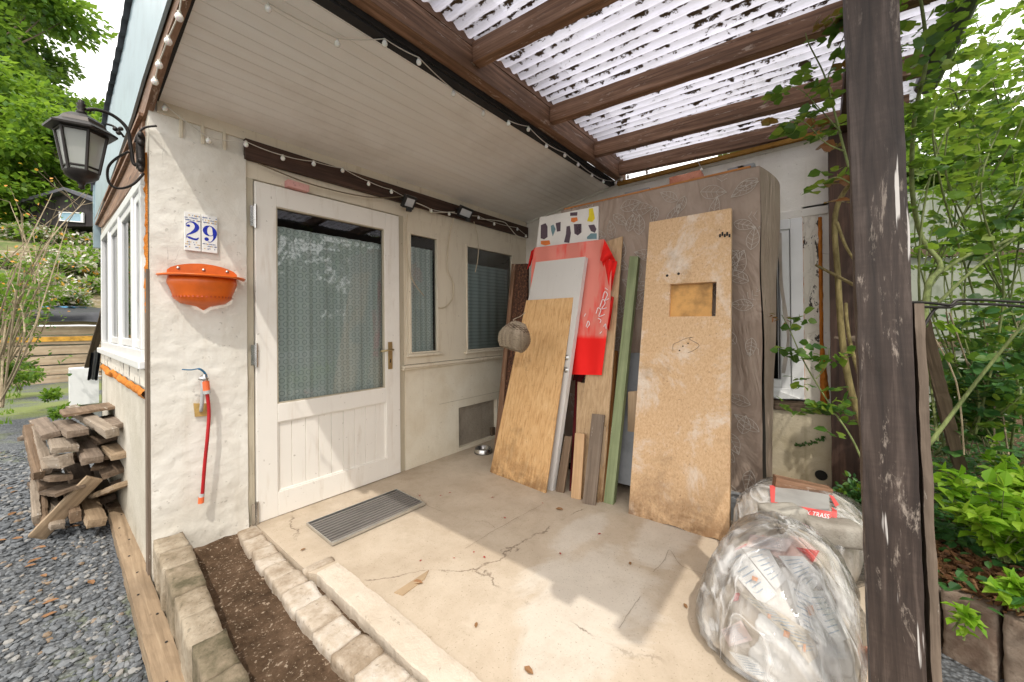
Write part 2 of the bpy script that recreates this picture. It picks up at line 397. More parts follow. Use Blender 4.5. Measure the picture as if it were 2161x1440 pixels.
h = M_.noise(5, 8, .65); m_floor = M_.done(col, .85, M_.bump(ck, -.4, .004, M_.bump(h, .35, .012, M_.bump(M_.noise(90, 3), .2, .002))), spec=.25)

m_rim = plaster('pale_concrete_rim', (.62, .54, .44), (.53, .445, .345), (.36, .29, .20), .35, .5, 14)
def stone(name, c1, c2, c3):
    M_ = Mt(name); oi = M_.n('ShaderNodeObjectInfo').outputs['Random']; v_ = M_.n('ShaderNodeVectorMath', operation='ADD')
    M_.put(v_.inputs[0], M_.obj); M_.nt.links.new(oi, v_.inputs[1]); f = M_.noise(9, 8, .7, v_.outputs[0])
    col = M_.ramp(M_.ma('ADD', f, M_.ma('MULTIPLY', M_.ma('SUBTRACT', oi, .5), .3)), [(.3, c1), (.5, c2), (.72, c3)])
    s_ = M_.noise(60, 3, .6); col = M_.mix(M_.ma('MULTIPLY', M_.th(s_, .6, .7), .4), col, tuple(x*.4 for x in c1))
    return M_.done(col, .9, M_.bump(f, .7, .015, M_.bump(M_.noise(70, 4), .4, .003)), spec=.2)
m_kerb = stone('kerb_concrete', (.10, .085, .05), (.24, .19, .13), (.38, .32, .24))
m_edge = stone('edging_concrete', (.30, .23, .16), (.50, .42, .33), (.66, .61, .54))
m_block = stone('block_concrete', (.25, .22, .18), (.36, .33, .28), (.46, .43, .37))
m_pal = stone('palisade_concrete', (.16, .11, .08), (.27, .21, .16), (.38, .31, .25))
m_slabg = stone('pale_slab', (.45, .44, .38), (.55, .55, .48), (.62, .62, .55))
m_brick = stone('pink_brick', (.42, .16, .10), (.55, .25, .17), (.62, .33, .24))
m_brick_p = stone('pink_block', (.58, .27, .25), (.66, .34, .31), (.70, .40, .36))

# grounds
M_ = Mt('gravel_ground'); v1 = M_.vor(60, out='Distance'); vc = M_.vor(60, out='Color'); f = M_.noise(1.3, 6, .6)
col = M_.mix(.6, M_.ramp(f, [(.35, (.085, .092, .10)), (.65, (.16, .165, .165))]), M_.ramp(v1, [(.1, (.24, .25, .26)), (.7, (.04, .045, .05))]), 'MIX')
far = M_.th(M_.ma('ADD', M_.noise(.5, 6, .7), M_.ma('MULTIPLY', M_.sep(M_.pos())[1], .016)), .56, .68)
col = M_.mix(far, col, (.16, .19, .06))
m_gravel = M_.done(col, .9, M_.bump(v1, .9, .012), spec=.3)
M_ = Mt('pebbles'); i_ = M_.isl(); col = M_.ramp(i_, [(0, (.030, .036, .044)), (.4, (.072, .082, .094)), (.8, (.135, .145, .155)), (.94, (.25, .24, .22)), (.985, (.20, .13, .07))])
m_pebble = M_.done(M_.mix(M_.ma('MULTIPLY', M_.noise(60, 4), .25), col, (.34, .34, .33)), .6, spec=.4)
M_ = Mt('soil'); f = M_.noise(8, 9, .75); col = M_.ramp(f, [(.35, (.055, .033, .018)), (.55, (.13, .082, .05)), (.7, (.22, .15, .10))])
s_ = M_.noise(75, 3, .6); col = M_.mix(M_.ma('MULTIPLY', M_.th(s_, .60, .66), .8), col, (.48, .38, .28))
m_soil = M_.done(col, .95, M_.bump(f, .9, .03, M_.bump(M_.noise(60, 5), .7, .008)), spec=.15)
M_ = Mt('hillside'); f = M_.noise(.9, 8, .72); col = M_.ramp(f, [(.38, (.05, .085, .02)), (.5, (.12, .15, .04)), (.6, (.22, .17, .10)), (.68, (.40, .36, .28))])
m_hill = M_.done(col, .95, M_.bump(f, .8, .2))

# leaves
def leafmat(name, cols, tr=.4, rough=.45):
    M_ = Mt(name); i_ = M_.isl(); col = M_.ramp(i_, [(k/(len(cols)-1), c) for k, c in enumerate(cols)])
    col = M_.mix(M_.ma('MULTIPLY', M_.noise(2.3, 3), .5), col, tuple(x*.5 for x in cols[0]), 'MIX')
    M_.done(col, rough, spec=.35)
    t = M_.n('ShaderNodeBsdfTranslucent'); M_.nt.links.new(M_.mix(.35, col, (.40, .60, .05), 'MIX'), t.inputs[0])
    M_.nt.links.new(sh_mix(M_, tr, M_.b.outputs[0], t.outputs[0]), M_.out.inputs[0]); return M_.m
m_leaf_tree = leafmat('tree_leaves', [(.035, .10, .012), (.06, .15, .018), (.12, .25, .03), (.22, .33, .05)], .45)
m_leaf_tree2 = leafmat('tree_leaves_dark', [(.022, .065, .014), (.04, .11, .02), (.07, .16, .03)], .35)
m_leaf_yel = leafmat('tree_leaves_light', [(.07, .17, .015), (.13, .26, .025), (.24, .36, .04)], .5)
m_leaf_rose = leafmat('rose_leaves', [(.018, .065, .012), (.04, .12, .02), (.09, .21, .03), (.26, .34, .045), (.06, .16, .03)], .45)
m_leaf_bright = leafmat('bright_leaves', [(.17, .38, .02), (.27, .50, .03), (.40, .56, .06)], .5)
m_leaf_ivy = leafmat('ivy_leaves', [(.02, .075, .02), (.035, .12, .03), (.06, .17, .04), (.10, .22, .05)], .25)
m_leaf_red = leafmat('reddish_leaves', [(.22, .07, .03), (.28, .10, .04), (.18, .16, .05)], .3)
m_leaf_dead = leafmat('dead_leaves', [(.14, .06, .025), (.26, .12, .05), (.36, .19, .09), (.10, .05, .03)], .1, .8)
m_blossom = leafmat('white_blossom', [(.62, .58, .50), (.75, .72, .66), (.55, .45, .33)], .2)
m_orange_fl = leafmat('orange_blossom', [(.70, .25, .04), (.75, .40, .06)], .3)

# glass, curtain
def glassmat(name, tint=(.9, .95, .94), refl=.10, top=.75):
    M_ = Mt(name); g = M_.n('ShaderNodeBsdfGlossy'); g.inputs['Roughness'].default_value = .02; t = M_.n('ShaderNodeBsdfTransparent'); t.inputs[0].default_value = C4(tint)
    fr = M_.n('ShaderNodeFresnel'); fr.inputs[0].default_value = 1.5
    k = M_.ma('ADD', M_.ma('MULTIPLY', fr.outputs[0], top), refl)
    M_.put(g.inputs['Normal'], M_.bump(M_.noise(1.6, 2), .04, .03))
    M_.nt.links.new(sh_mix(M_, k, t.outputs[0], g.outputs[0]), M_.out.inputs[0]); return M_.m
m_glass = glassmat('window_glass', (.93, .97, .96), .06, .8)
m_glass2 = glassmat('lantern_glass', (.8, .82, .8), .08)
M_ = Mt('net_curtain'); x_, y_, z_ = M_.sep()[:3]; K = 2*pi/.040
c1 = M_.ma('COSINE', M_.ma('MULTIPLY', z_, K)); c2 = M_.ma('COSINE', M_.ma('ADD', M_.ma('MULTIPLY', z_, K*.5), M_.ma('MULTIPLY', x_, K*.866)))
c3 = M_.ma('COSINE', M_.ma('SUBTRACT', M_.ma('MULTIPLY', z_, K*.5), M_.ma('MULTIPLY', x_, K*.866)))
s_ = M_.ma('ADD', M_.ma('ADD', c1, c2), c3); r_ = M_.ma('ABSOLUTE', M_.ma('SUBTRACT', s_, .35))
pat = M_.ramp(r_, [(.25, 1), (.6, 0)])
fold = M_.noise(1, 2, .5, M_.map((14, 14, .3)))
base = M_.mix(M_.th(fold, .35, .7), (.56, .61, .58), (.70, .74, .71))
m_curtain = M_.done(M_.mix(M_.ma('MULTIPLY', pat, .85), base, (.20, .27, .26)), .9)
M_ = Mt('striped_curtain'); z_ = M_.sep()[2]; s_ = M_.ma('SINE', M_.ma('MULTIPLY', z_, 2*pi/.034))
m_curtain2 = M_.done(M_.mix(M_.ma('MULTIPLY', M_.th(s_, .1, .7), .6), (.50, .58, .56), (.26, .34, .33)), .9)
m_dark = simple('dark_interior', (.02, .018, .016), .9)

# metals and plastics
m_iron = simple('black_iron', (.035, .030, .027), .45, .6, .3, 60, .3)
m_alu = simple('aluminium', (.62, .61, .58), .35, .9, .1)
m_brass = simple('old_brass', (.45, .36, .20), .4, .9, .2)
m_steel = simple('steel', (.55, .54, .52), .25, .95, .1)
m_rubber = simple('rubber_grey', (.17, .155, .14), .7)
m_orange = simple('orange_plastic', (.75, .14, .012), .35, var=.12, bump=.05)
m_orange2 = simple('orange_connector', (.80, .16, .05), .35)
m_redhose = simple('red_hose', (.42, .012, .015), .3, var=.15)
m_blue = simple('blue_plastic', (.03, .16, .30), .4)
m_grey_pl = simple('grey_plastic', (.45, .45, .44), .45)
m_black_pl = simple('black_plastic', (.02, .02, .02), .4)
m_lens = simple('floodlight_lens', (.62, .64, .66), .25, var=.05)
m_cable = simple('pale_cable', (.55, .46, .32), .5); m_cable_d = simple('dark_cable', (.16, .12, .07), .6)
m_wirew = simple('white_cable', (.62, .58, .50), .5)
M_ = Mt('frosted_bulb'); m_bulb = M_.done((.85, .83, .78), .18, spec=.6, Subsurface_Weight=.2)
m_foam = plaster('orange_foam', (.66, .24, .04), (.46, .14, .02), (.16, .06, .02), .3, .9, 30, crack=False)
m_ochre = plaster('ochre_foam', (.45, .24, .06), (.30, .15, .03), (.08, .04, .02), .4, .9, 30, crack=False)
M_ = Mt('peeling_paint'); f = M_.noise(1, 7, .7, M_.map((12, 12, 5)), .4)
m_peel = M_.done(M_.mix(M_.ramp(f, [(.57, 0), (.58, 1)], 'LINEAR'), (.72, .67, .58), (.05, .038, .03)), .8, M_.bump(M_.ramp(f, [(.49, 1), (.52, 0)]), .6, .006))
m_bluefascia = simple('pale_blue_sheet', (.32, .42, .46), .35, .2, .08, 8, .08)
m_fibre = simple('fibre_cement', (.10, .10, .11), .9, var=.3)
M_ = Mt('red_cloth'); z_ = M_.sep()[2]; f = M_.noise(1, 4, .6, M_.map((7, 7, 1.2)))
fade = M_.ma('MULTIPLY', M_.ramp(z_, [(.27, 0), (.30, 1)]), M_.th(f, .34, .50))
m_redcloth = M_.done(M_.mix(M_.ma('MULTIPLY', fade, .9), (.82, .008, .004), (.72, .26, .20)), .85, M_.bump(M_.noise(120, 2), .15, .002))
m_maroon = simple('maroon_cloth', (.13, .008, .010), .9, var=.3)
M_ = Mt('speckled_carpet'); f = M_.noise(45, 5, .8); m_carpet = M_.done(M_.ramp(f, [(.42, (.035, .018, .012)), (.55, (.13, .055, .03)), (.66, (.30, .14, .07))]), .95, M_.bump(f, .6, .004))
# taupe tablecloth with leaf outlines comes as a base cloth, the leaves are thin printed shapes
M_ = Mt('taupe_cloth'); f = M_.noise(3, 5, .6); col = M_.ramp(f, [(.3, (.25, .18, .135)), (.7, (.37, .285, .225))])
wt_ = M_.n('ShaderNodeTexWave'); wt_.inputs['Scale'].default_value = 1.3; wt_.inputs['Distortion'].default_value = 8
g = M_.noise(2.7, 6, .7); col = M_.mix(M_.ma('MULTIPLY', M_.th(g, .62, .70), .35), col, (.42, .36, .31))
m_taupe = M_.done(col, .6, M_.bump(M_.noise(3.2, 4, .55, M_.map((1.8, 1.8, .7)), 1.2), .6, .06), spec=.5)
m_print = simple('pale_leaf_print', (.52, .46, .40), .6, var=.05)
m_taupe_in = simple('cloth_backing', (.62, .58, .52), .8)
# clear plastic
def film(name, base_a, tint=(.93, .92, .90)):
    M_ = Mt(name); g = M_.n('ShaderNodeBsdfGlossy'); g.inputs['Roughness'].default_value = .07; t = M_.n('ShaderNodeBsdfTransparent'); t.inputs[0].default_value = C4(tint)
    d = M_.n('ShaderNodeBsdfDiffuse'); d.inputs[0].default_value = (.80, .78, .75, 1); fr = M_.n('ShaderNodeFresnel'); fr.inputs[0].default_value = 1.5
    wr = M_.noise(1, 5, .62, M_.map((5, 5, 1.5), rot=(.5, .9, .2)), 1.4)
    cr_ = M_.noise(1, 3, .5, M_.map((4.5, 4.5, 1.1), rot=(.7, .8, .3)), .6); rd = M_.ma('ABSOLUTE', M_.ma('SUBTRACT', cr_, .5)); rdg = M_.ramp(rd, [(0, 1), (.05, 0)])
    nn = M_.bump(wr, .45, .03, M_.bump(rdg, .5, .012))
    for x in (g, d): M_.put(x.inputs['Normal'], nn)
    M_.put(fr.inputs['Normal'], nn)
    milky = M_.ma('ADD', M_.ma('MULTIPLY', M_.th(wr, .40, .70), .44), M_.ma('MULTIPLY', M_.ramp(rd, [(0, 1), (.025, 0)]), .35))
    s1 = sh_mix(M_, M_.ma('ADD', milky, base_a), t.outputs[0], d.outputs[0])
    M_.nt.links.new(sh_mix(M_, M_.ma('ADD', M_.ma('MULTIPLY', fr.outputs[0], .65), .03), s1, g.outputs[0]), M_.out.inputs[0]); return M_.m
m_film = film('clear_plastic', .03)
m_content = plaster('bag_contents', (.64, .58, .50), (.50, .44, .36), (.26, .21, .16), .25, .8, 6, crack=False)
M_ = Mt('bag_contents_papers'); vv_ = M_.vor(1, 'F1', M_.map((9, 9, 6), rot=(.4, .6, .8), vec=M_.mix(.12, M_.obj, M_.n('ShaderNodeTexNoise').outputs['Color'])), 'Color'); sx_ = M_.sep(vv_)[0]
col = M_.ramp(sx_, [(0, (.62, .55, .46)), (.25, (.74, .71, .67)), (.45, (.50, .43, .35)), (.6, (.78, .77, .75)), (.74, (.70, .48, .42)), (.80, (.64, .58, .50)), (.93, (.30, .26, .22))], 'CONSTANT')
ed_ = M_.vor(1, 'DISTANCE_TO_EDGE', M_.map((9, 9, 6), rot=(.4, .6, .8), vec=M_.mix(.12, M_.obj, M_.n('ShaderNodeTexNoise').outputs['Color'])))
m_content_bag = M_.done(M_.mix(M_.ramp(ed_, [(0, .45), (.05, 0)]), col, (.34, .28, .23)), .8, M_.bump(M_.noise(5, 4, .5), .5, .03))
m_paper = simple('white_paper', (.80, .79, .77), .7, var=.03); m_papertan = simple('paper_sack', (.60, .53, .43), .8)
m_inkb = simple('ink_blue_grey', (.42, .50, .60), .7); m_inko = simple('ink_orange', (.78, .38, .20), .7); m_inkr = simple('ink_red', (.72, .10, .09), .7)
m_tile = simple('glazed_tile', (.80, .79, .76), .2, var=.02); m_cobalt = simple('cobalt_glaze', (.006, .02, .36), .2, var=.05)
m_tileblue = simple('pale_blue_glaze', (.16, .20, .36), .3, var=.2); m_tileyel = simple('ochre_glaze', (.62, .38, .08), .3)
m_yellow = simple('yellow_paint', (.78, .62, .02), .7); m_plum = simple('plum_paint', (.10, .065, .085), .7); m_teal = simple('teal_paint', (.16, .27, .30), .7); m_orangep = simple('orange_paint', (.75, .20, .04), .7)
m_canvas = simple('canvas', (.76, .73, .68), .8, var=.04)
m_wicker = wood('wicker', (.16, .12, .08), (.34, .27, .19), (.50, .42, .32))
m_greypanel = simple('grey_panel', (.22, .23, .24), .6)
m_pipe = simple('gutter_plastic', (.03, .03, .028), .35)
m_tarp = simple('black_tarp', (.02, .021, .026), .45, bump=.4)
m_sleeper = wood('sleeper_wood', (.24, .17, .11), (.42, .32, .22), (.56, .46, .34), (.60, .34, .08), .02)
m_fence = plaster('pale_fence_sheet', (.34, .36, .30), (.24, .27, .21), (.12, .14, .08), .6, .2, 8, crack=False)
m_red = simple('red_petal', (.35, .01, .015), .6)

# corrugated clear roof, dirty with moss and leaf litter in the troughs; rib shading painted in
M_ = Mt('corrugated_clear_sheet')
x_, y_, z_ = M_.sep(M_.pos())[:3]
vv = M_.n('ShaderNodeCombineXYZ'); M_.put(vv.inputs[0], M_.ma('FLOOR', M_.ma('ADD', M_.ma('DIVIDE', x_, .076), .5))); M_.put(vv.inputs[1], y_); M_.put(vv.inputs[2], 0.0)
tr = M_.ma('ABSOLUTE', M_.ma('SUBTRACT', M_.ma('FRACT', M_.ma('ADD', M_.ma('DIVIDE', x_, .076), .5)), .5))       # 0 in the trough centre
n1 = M_.noise(1, 6, .7, M_.map((3.7, 4.2, 1), vv.outputs[0])); n2 = M_.noise(38, 5, .75)
n3 = M_.noise(1, 6, .72, M_.map((15, 10, 1))); n4 = M_.noise(1.1, 3, .5)
line = M_.ma('SUBTRACT', M_.ma('ADD', n1, M_.ma('MULTIPLY', n2, .25)), M_.ma('MULTIPLY', tr, 2.6))
clump = M_.ma('SUBTRACT', M_.ma('ADD', M_.ma('ADD', n3, M_.ma('MULTIPLY', n2, .22)), M_.ma('MULTIPLY', n4, .22)), M_.ma('MULTIPLY', tr, .42))
dirt = M_.ma('MAXIMUM', M_.th(line, .63, .71), M_.th(clump, .69, .725))
haze = M_.th(M_.ma('ADD', M_.noise(1, 6, .7, M_.map((26, 3, 1))), M_.ma('MULTIPLY', n2, .2)), .42, .72)
tl = M_.n('ShaderNodeBsdfTranslucent'); M_.nt.links.new(M_.mix(M_.ramp(tr, [(.05, 1), (.30, 0)]), M_.mix(haze, (.54, .53, .63), (.40, .39, .43)), (.27, .26, .29)), tl.inputs[0])  # greyer along each rib: ridge shading painted into the sheet colour
df = M_.n('ShaderNodeBsdfDiffuse'); M_.nt.links.new(M_.mix(haze, (.55, .56, .60), (.46, .43, .40)), df.inputs[0])
tp = M_.n('ShaderNodeBsdfTransparent'); tp.inputs[0].default_value = (.92, .93, .96, 1)
dd = M_.n('ShaderNodeBsdfDiffuse'); dd.inputs[0].default_value = (.11, .080, .055, 1)
gl = M_.n('ShaderNodeBsdfGlossy'); gl.inputs['Roughness'].default_value = .15
s = sh_mix(M_, .16, tl.outputs[0], df.outputs[0]); s = sh_mix(M_, .07, s, tp.outputs[0]); s = sh_mix(M_, .05, s, gl.outputs[0]); s = sh_mix(M_, dirt, s, dd.outputs[0])
M_.nt.links.new(s, M_.out.inputs[0]); m_poly = M_.m
# ================================================================ GROUND
def gz(x, y):                       # gravel height
    return -.15 + .012*noise.noise(V((x*1.5, y*1.5, 0))) + max(0, y-6)*.012
g = MB()
def gfn(a, b):
    x = -60+160*a if False else None
xs = [-80, -40, -20, -10, -6, -4] + [-3+.15*i for i in range(0, 22)] + [1, 2, 4, 8, 16, 40, 80]
ys = [-60, -30, -14, -8, -5, -4] + [-3.5+.2*i for i in range(0, 60)] + [9, 10, 11.5, 14, 20, 40, 80]
vs = [V((x, y, gz(x, y) if -4 < x < 1 and y < 11 else -.16+max(0, y-6)*.012)) for y in ys for x in xs]; nx = len(xs)
g.add(vs, [(j*nx+i, j*nx+i+1, (j+1)*nx+i+1, (j+1)*nx+i) for j in range(len(ys)-1) for i in range(nx-1)])
tag(g.build('ground', m_gravel, smooth=True, origin=(0, 0, 0)), kind='structure')
# loose pebbles: nobody could count them
g = MB(); random.seed(3)
ico = bmesh.new(); bmesh.ops.create_icosphere(ico, subdivisions=1, radius=1); iv = [v.co.copy() for v in ico.verts]; ifc = [tuple(v.index for v in f.verts) for f in ico.faces]; ico.free()
for i in range(21000):
    t = random.random(); y = -2.3+6.5*t**1.6; x = random.uniform(-1.1-.35*(y+2), -.0)
    if x > -.12 and y > -.8: x -= .1
    if x > -.02: continue
    r = random.uniform(.007, .017)*(1 if y < 1 else 1.3)
    mt = Matrix.Translation(V((x, y, gz(x, y)+r*.3))) @ Matrix.Rotation(random.random()*6.28, 4, 'Z') @ Matrix.Rotation(random.uniform(-.5, .5), 4, 'X') @ Matrix.Diagonal((r*random.uniform(.8, 1.5), r, r*random.uniform(.4, .7), 1))
    g.add([mt @ (p*random.uniform(.85, 1.12)) for p in iv], ifc)
tag(g.build('gravel', m_pebble, smooth=False, origin=(0, 0, 0)), 'blue grey slate gravel spread along the left side of the house', 'gravel', kind='stuff')

# porch slab: real slab with a raised edge step on the left side
g = MB()
_e0, _e1 = PZ(0, 674, 1211), PZ(0, 918, 1440)
def slab_edge(y): return _e0.x+(_e1.x-_e0.x)*((_e0.y-y)/(_e0.y-_e1.y))+.006*noise.noise(V((y*5, 0, 3)))
FZ = lambda x, y: .004*noise.noise(V((x*1.3, y*1.3, 0)))
nx_, ny_ = 60, 60
def flo(a, b):
    y = .12-3.0*b; x0 = .45 if y > _e0.y+.02 else slab_edge(y)+.006*noise.noise(V((0, y*19, 0)))
    x = x0+(3.2-x0)*a; return V((x, y, FZ(x, y)))
g.grid(nx_, ny_, lambda a, b: flo(a, b))
g.f = [f[::-1] for f in g.f]
g.grid(1, ny_, lambda a, b: flo(0, b)+V((-.004*a, 0, -a*.16+.0)))
g.grid(nx_, 1, lambda a, b: flo(a, 1)+V((0, 0, -b*.2)))
tag(g.build('porch_floor', m_floor, origin=(0, 0, 0)), kind='structure')
def crack(px, w_=.0022, nm='floor_crack'):
    g = MB(); P = catmull([PZ(.0052, u, v) for u, v in px], 10); l = []; r = []
    for i, p in enumerate(P):
        t = P[min(i+1, len(P)-1)]-P[max(i-1, 0)]; n_ = V((-t.y, t.x, 0)).normalized(); ww = w_*(.5+.9*abs(noise.noise(p*31)))*(1 if 0 < i < len(P)-1 else .1); c_ = p+n_*.006*noise.noise(p*24); l.append(c_+n_*ww/2); r.append(c_-n_*ww/2)
    n = len(l); g.add(l+r, [(i, n+i, n+i+1, i+1) for i in range(n-1)]); tag(g.build(nm, m_crack), kind='structure')
m_crack = simple('crack_dark', (.20, .15, .105), .95)
for px in ([(979, 1159), (1060, 1110), (1146, 1064)], [(1305, 1326), (1330, 1290), (1352, 1258)], [(1378, 1208), (1400, 1185), (1413, 1161), (1440, 1195), (1500, 1215)], [(1002, 1100), (1028, 1102), (1045, 1114)], [(880, 1040), (900, 1065), (935, 1080)]): crack(px)
g = MB(); zs_ = -.058
vsL = [V((slab_edge(-y)-.115-.01*noise.noise(V((y*6, 0, 2))), -y, zs_-.006)) for y in [.80+.06*k for k in range(24)]]; vsR = [V((slab_edge(-y)+.01, -y, zs_+.004)) for y in [.80+.06*k for k in range(24)]]
n = len(vsL); g.add(vsL+vsR+[p-V((0, 0, .1)) for p in vsL], [(i, n+i, n+i+1, i+1) for i in range(n-1)]+[(2*n+i, i, i+1, 2*n+i+1) for i in range(n-1)]); tag(g.build('porch_ledge', m_floor, origin=(0, 0, 0), smooth=True), kind='structure')
g = MB(); ys_ = [.765+.015*k for k in range(94)]; sec_ = [(-.012, -.10), (-.011, -.05), (-.010, -.001), (-.006, .0065), (.030, .0075), (.075, .0075), (.094, .0065), (.099, -.003)]
vs_ = [V((slab_edge(-y)+dx+(.007*noise.noise(V((dx*8, y*11, 1)))+.004*noise.noise(V((dx*30, y*40, 1)))), -y, dz+.0015*noise.noise(V((dx*20, y*9, 6))))) for y in ys_ for dx, dz in sec_]; n = len(sec_)
g.add(vs_, [(k*n+i, (k+1)*n+i, (k+1)*n+i+1, k*n+i+1) for k in range(len(ys_)-1) for i in range(n-1)]+[tuple(range(n))]); tag(g.build('porch_step_rim', m_rim, origin=(0, 0, 0)), kind='structure')
# small apron at the door left of the slab
g = MB(); g.prism([V((.30, .12, -.02)), V((.30, -.02, -.02)), V((.475, -.10, -.02)), V((.475, .12, -.02))], (0, 0, -.15)); tag(g.build('door_apron', m_floor, origin=(0, 0, 0)), kind='structure')
# soil bed between the two edgings
g = MB()
g.grid(24, 60, lambda a, b: V((.02+.56*a, .02-2.2*b, -.050+.016*noise.noise(V((a*4, b*16, 2)))+.012*noise.noise(V((a*11, b*44, 5)))+(.05*(1-b*14) if b < .07 else 0))))
g.f = [f[::-1] for f in g.f]
tag(g.build('soil_bed', m_soil, smooth=True, origin=(0, 0, 0)), kind='structure')

# ================================================================ HOUSE
house = thing('house', 'white plastered cottage with half glazed door and sloping boarded soffit', 'house', (1.6, 0, 0))
def HP(name, mb, mat, parent=None, **k): return mb.build(name, mat, parent or house, **k)
# corner pier with hand-trowelled plaster
g = MB()
def pier(a, b):
    x = .0+.415*a; z = -.25+2.57*b
    d = .005*noise.noise(V((x*5, z*4, 1)))+.0035*noise.noise(V((x*16, z*26, 3)))
    if z > 2.165: d = -.012
    return V((x, -.012-d*1.0 - (.012 if z < .12 else 0)*(1-z/.12), z))
g.grid(44, 180, pier)
g.quad((.415, -.01, -.25), (.415, .2, -.25), (.415, .2, 2.32), (.415, -.01, 2.32))
HP('pier_wall', g, m_plaster, smooth=True)
for u in (378, 424, 470): 
    a = PY(-.01, u, 232+(u-378)*.35); g = MB(); g.box((a.x, -.014, 2.165), (a.x+.014, -.001, 2.285)); HP('batten', g, m_plaster_low, bevel=.002)
# the wall above the door
g = MB(); g.box((.415, .0, 2.045), (3.15, .05, 2.33)); HP('door_header', g, m_cream)
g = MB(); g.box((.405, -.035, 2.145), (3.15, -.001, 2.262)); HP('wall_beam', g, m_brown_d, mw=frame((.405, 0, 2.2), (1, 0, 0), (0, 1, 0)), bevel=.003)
# door frame
g = MB(); g.box((.415, -.004, -.05), (.452, .06, 2.045)); g.box((1.452, -.004, -.05), (1.50, .05, 2.045)); g.box((.452, .012, 2.035), (1.452, .05, 2.046)); g.box((.452, .012, -.06), (1.452, .06, -.004)); HP('door_frame', g, m_jamb, bevel=.002)
# window panelling right of the door
zs0, zs1 = .845, 2.045
W1 = (1.556, .93, 1.862, 1.93); W2 = (2.20, .915, 2.905, 1.925)
g = MB()
for (x0, z0, x1, z1) in ((1.50, zs0, W1[0], zs1), (W1[2], zs0, W2[0], zs1), (W2[2], zs0, 3.15, zs1), (W1[0], zs0, W1[2], W1[1]), (W1[0], W1[3], W1[2], zs1), (W2[0], zs0, W2[2], W2[1]), (W2[0], W2[3], W2[2], zs1)):
    g.box((x0, .0, z0), (x1, .045, z1))
HP('window_panelling', g, m_cream)
g = MB()
for x in (1.505, 1.525): g.box((x, -.006, zs0+.02), (x+.008, .0, 2.04))
g.box((1.86, -.004, 1.17), (2.20, .0, 1.174)); HP('moulding', g, m_cream)
for (x0, z0, x1, z1), cm in ((W1, m_curtain), (W2, m_curtain2)):
    g = MB()
    for a, b in (((x0, -.008, z0), (x0+.016, .03, z1)), ((x1-.016, -.008, z0), (x1, .03, z1)), ((x0+.016, -.008, z1-.014), (x1-.016, .03, z1)), ((x0+.016, -.008, z0), (x1-.016, .03, z0+.014))): g.box(a, b)
    wo = HP('window', g, m_cream, bevel=.002)
    g = MB(); g.quad((x0+.01, .018, z0+.01), (x1-.01, .018, z0+.01), (x1-.01, .018, z1-.01), (x0+.01, .018, z1-.01)); g.build('pane', m_glass, wo)
    g = MB(); ct = z1-.16 if cm == m_curtain2 else z1-.10
    g.grid(60, 2, lambda a, b: V((x0+(x1-x0)*a, .075+.006*sin(a*34), z0+(ct-z0)*b))); g.build('curtain', cm, wo, smooth=True)
    g = MB(); g.box((x0-.03, -.03, z0-.022), (x1+.03, .0, z0-.002)); g.build('sill', m_cream, wo, bevel=.003)
g = MB(); g.box((1.47, -.05, .822), (3.15, .0, .842)); g.box((1.47, -.035, .806), (3.15, .0, .820)); HP('sill_board', g, m_cream, bevel=.003)
# plastered plinth right of the door, with the recessed vent
VX = (2.08, 2.61, .03, .40)
g = MB()
for (x0, z0, x1, z1) in ((1.50, -.15, VX[0], .806), (VX[1], -.15, 3.15, .806), (VX[0], -.15, VX[1], VX[2]), (VX[0], VX[3], VX[1], .806)): g.box((x0, -.012, z0), (x1, .10, z1))
HP('plinth_wall', g, m_plaster_low)
g = MB(); g.box((VX[0], .03, VX[2]), (VX[1], .06, VX[3])); HP('vent_recess', g, m_rough_conc)
g = MB(); g.prism([V((1.85, -.0125, .47)), V((3.1, -.0125, .47)), V((3.1, -.0125, .474)), V((1.85, -.0125, .474))], (0, -.002, 0)); HP('render_seam', g, m_jamb)

# side wall B (right side of the porch)
YB = -2.665
wy0, wy1, wz0, wz1 = -2.515, -1.62, .60, 1.925        # its window opening
g = MB()
for (y0, z0, y1, z1) in ((YB, -.25, wy0, 2.0), (wy1, -.25, .1, 2.50), (wy0, -.25, wy1, wz0-.09), (YB, 1.985, wy1, 2.47)):
    g.box((3.15, y0, z0), (3.35, y1, z1))
HP('side_wall', g, m_plaster_b)
g = MB(); g.box((3.138, YB, 1.925), (3.15, wy1, 1.985)); HP('plaster_band', g, m_plaster_b, bevel=.004)
g = MB(); g.box((3.139, YB-.0, -.2), (3.1495, -2.0, .505)); HP('damp_plinth', g, m_plaster_damp)
g = MB(); g.lathe([(0, 0), (.032, 0), (.036, .004)], n=16, mat=Matrix.Translation(PX(3.136, 1733, 1003)) @ Matrix.Rotation(-pi/2, 4, 'Y')); HP('pipe_hole', g, m_dark)
g = MB(); g.box((3.125, YB, .51), (3.16, wy1, .585)); HP('window_ledge', g, m_dark_wood, mw=frame((3.14, YB, .55), (0, 1, 0), (0, 0, 1)), bevel=.003)
g = MB()
def strip(u0, u1, mat_, name, w0=.0, seedv=0, amp=.006, d=.010):
    g = MB(); a0 = PX(3.15, u0, 460).y; a1 = PX(3.15, u1, 460).y
    g.grid(4, 90, lambda a, b: V((3.148-(d*sin(a*pi)+amp*abs(noise.noise(V((a*2, b*40, seedv))))), a0+(a1-a0)*a + amp*noise.noise(V((seedv, b*34, 3)))*(1 if a in (0, 1) else .4), wz0+(wz1-wz0)*b)))
    g.f = [f for f in g.f]; return HP(name, g, mat_, smooth=True)
g = MB(); g.box((3.143, PX(3.15, 1728, 460).y, wz0), (3.152, PX(3.15, 1692, 460).y, wz1)); HP('trim_board', g, m_peel)
strip(1690, 1695, m_foam, 'foam_seam', seedv=2); 
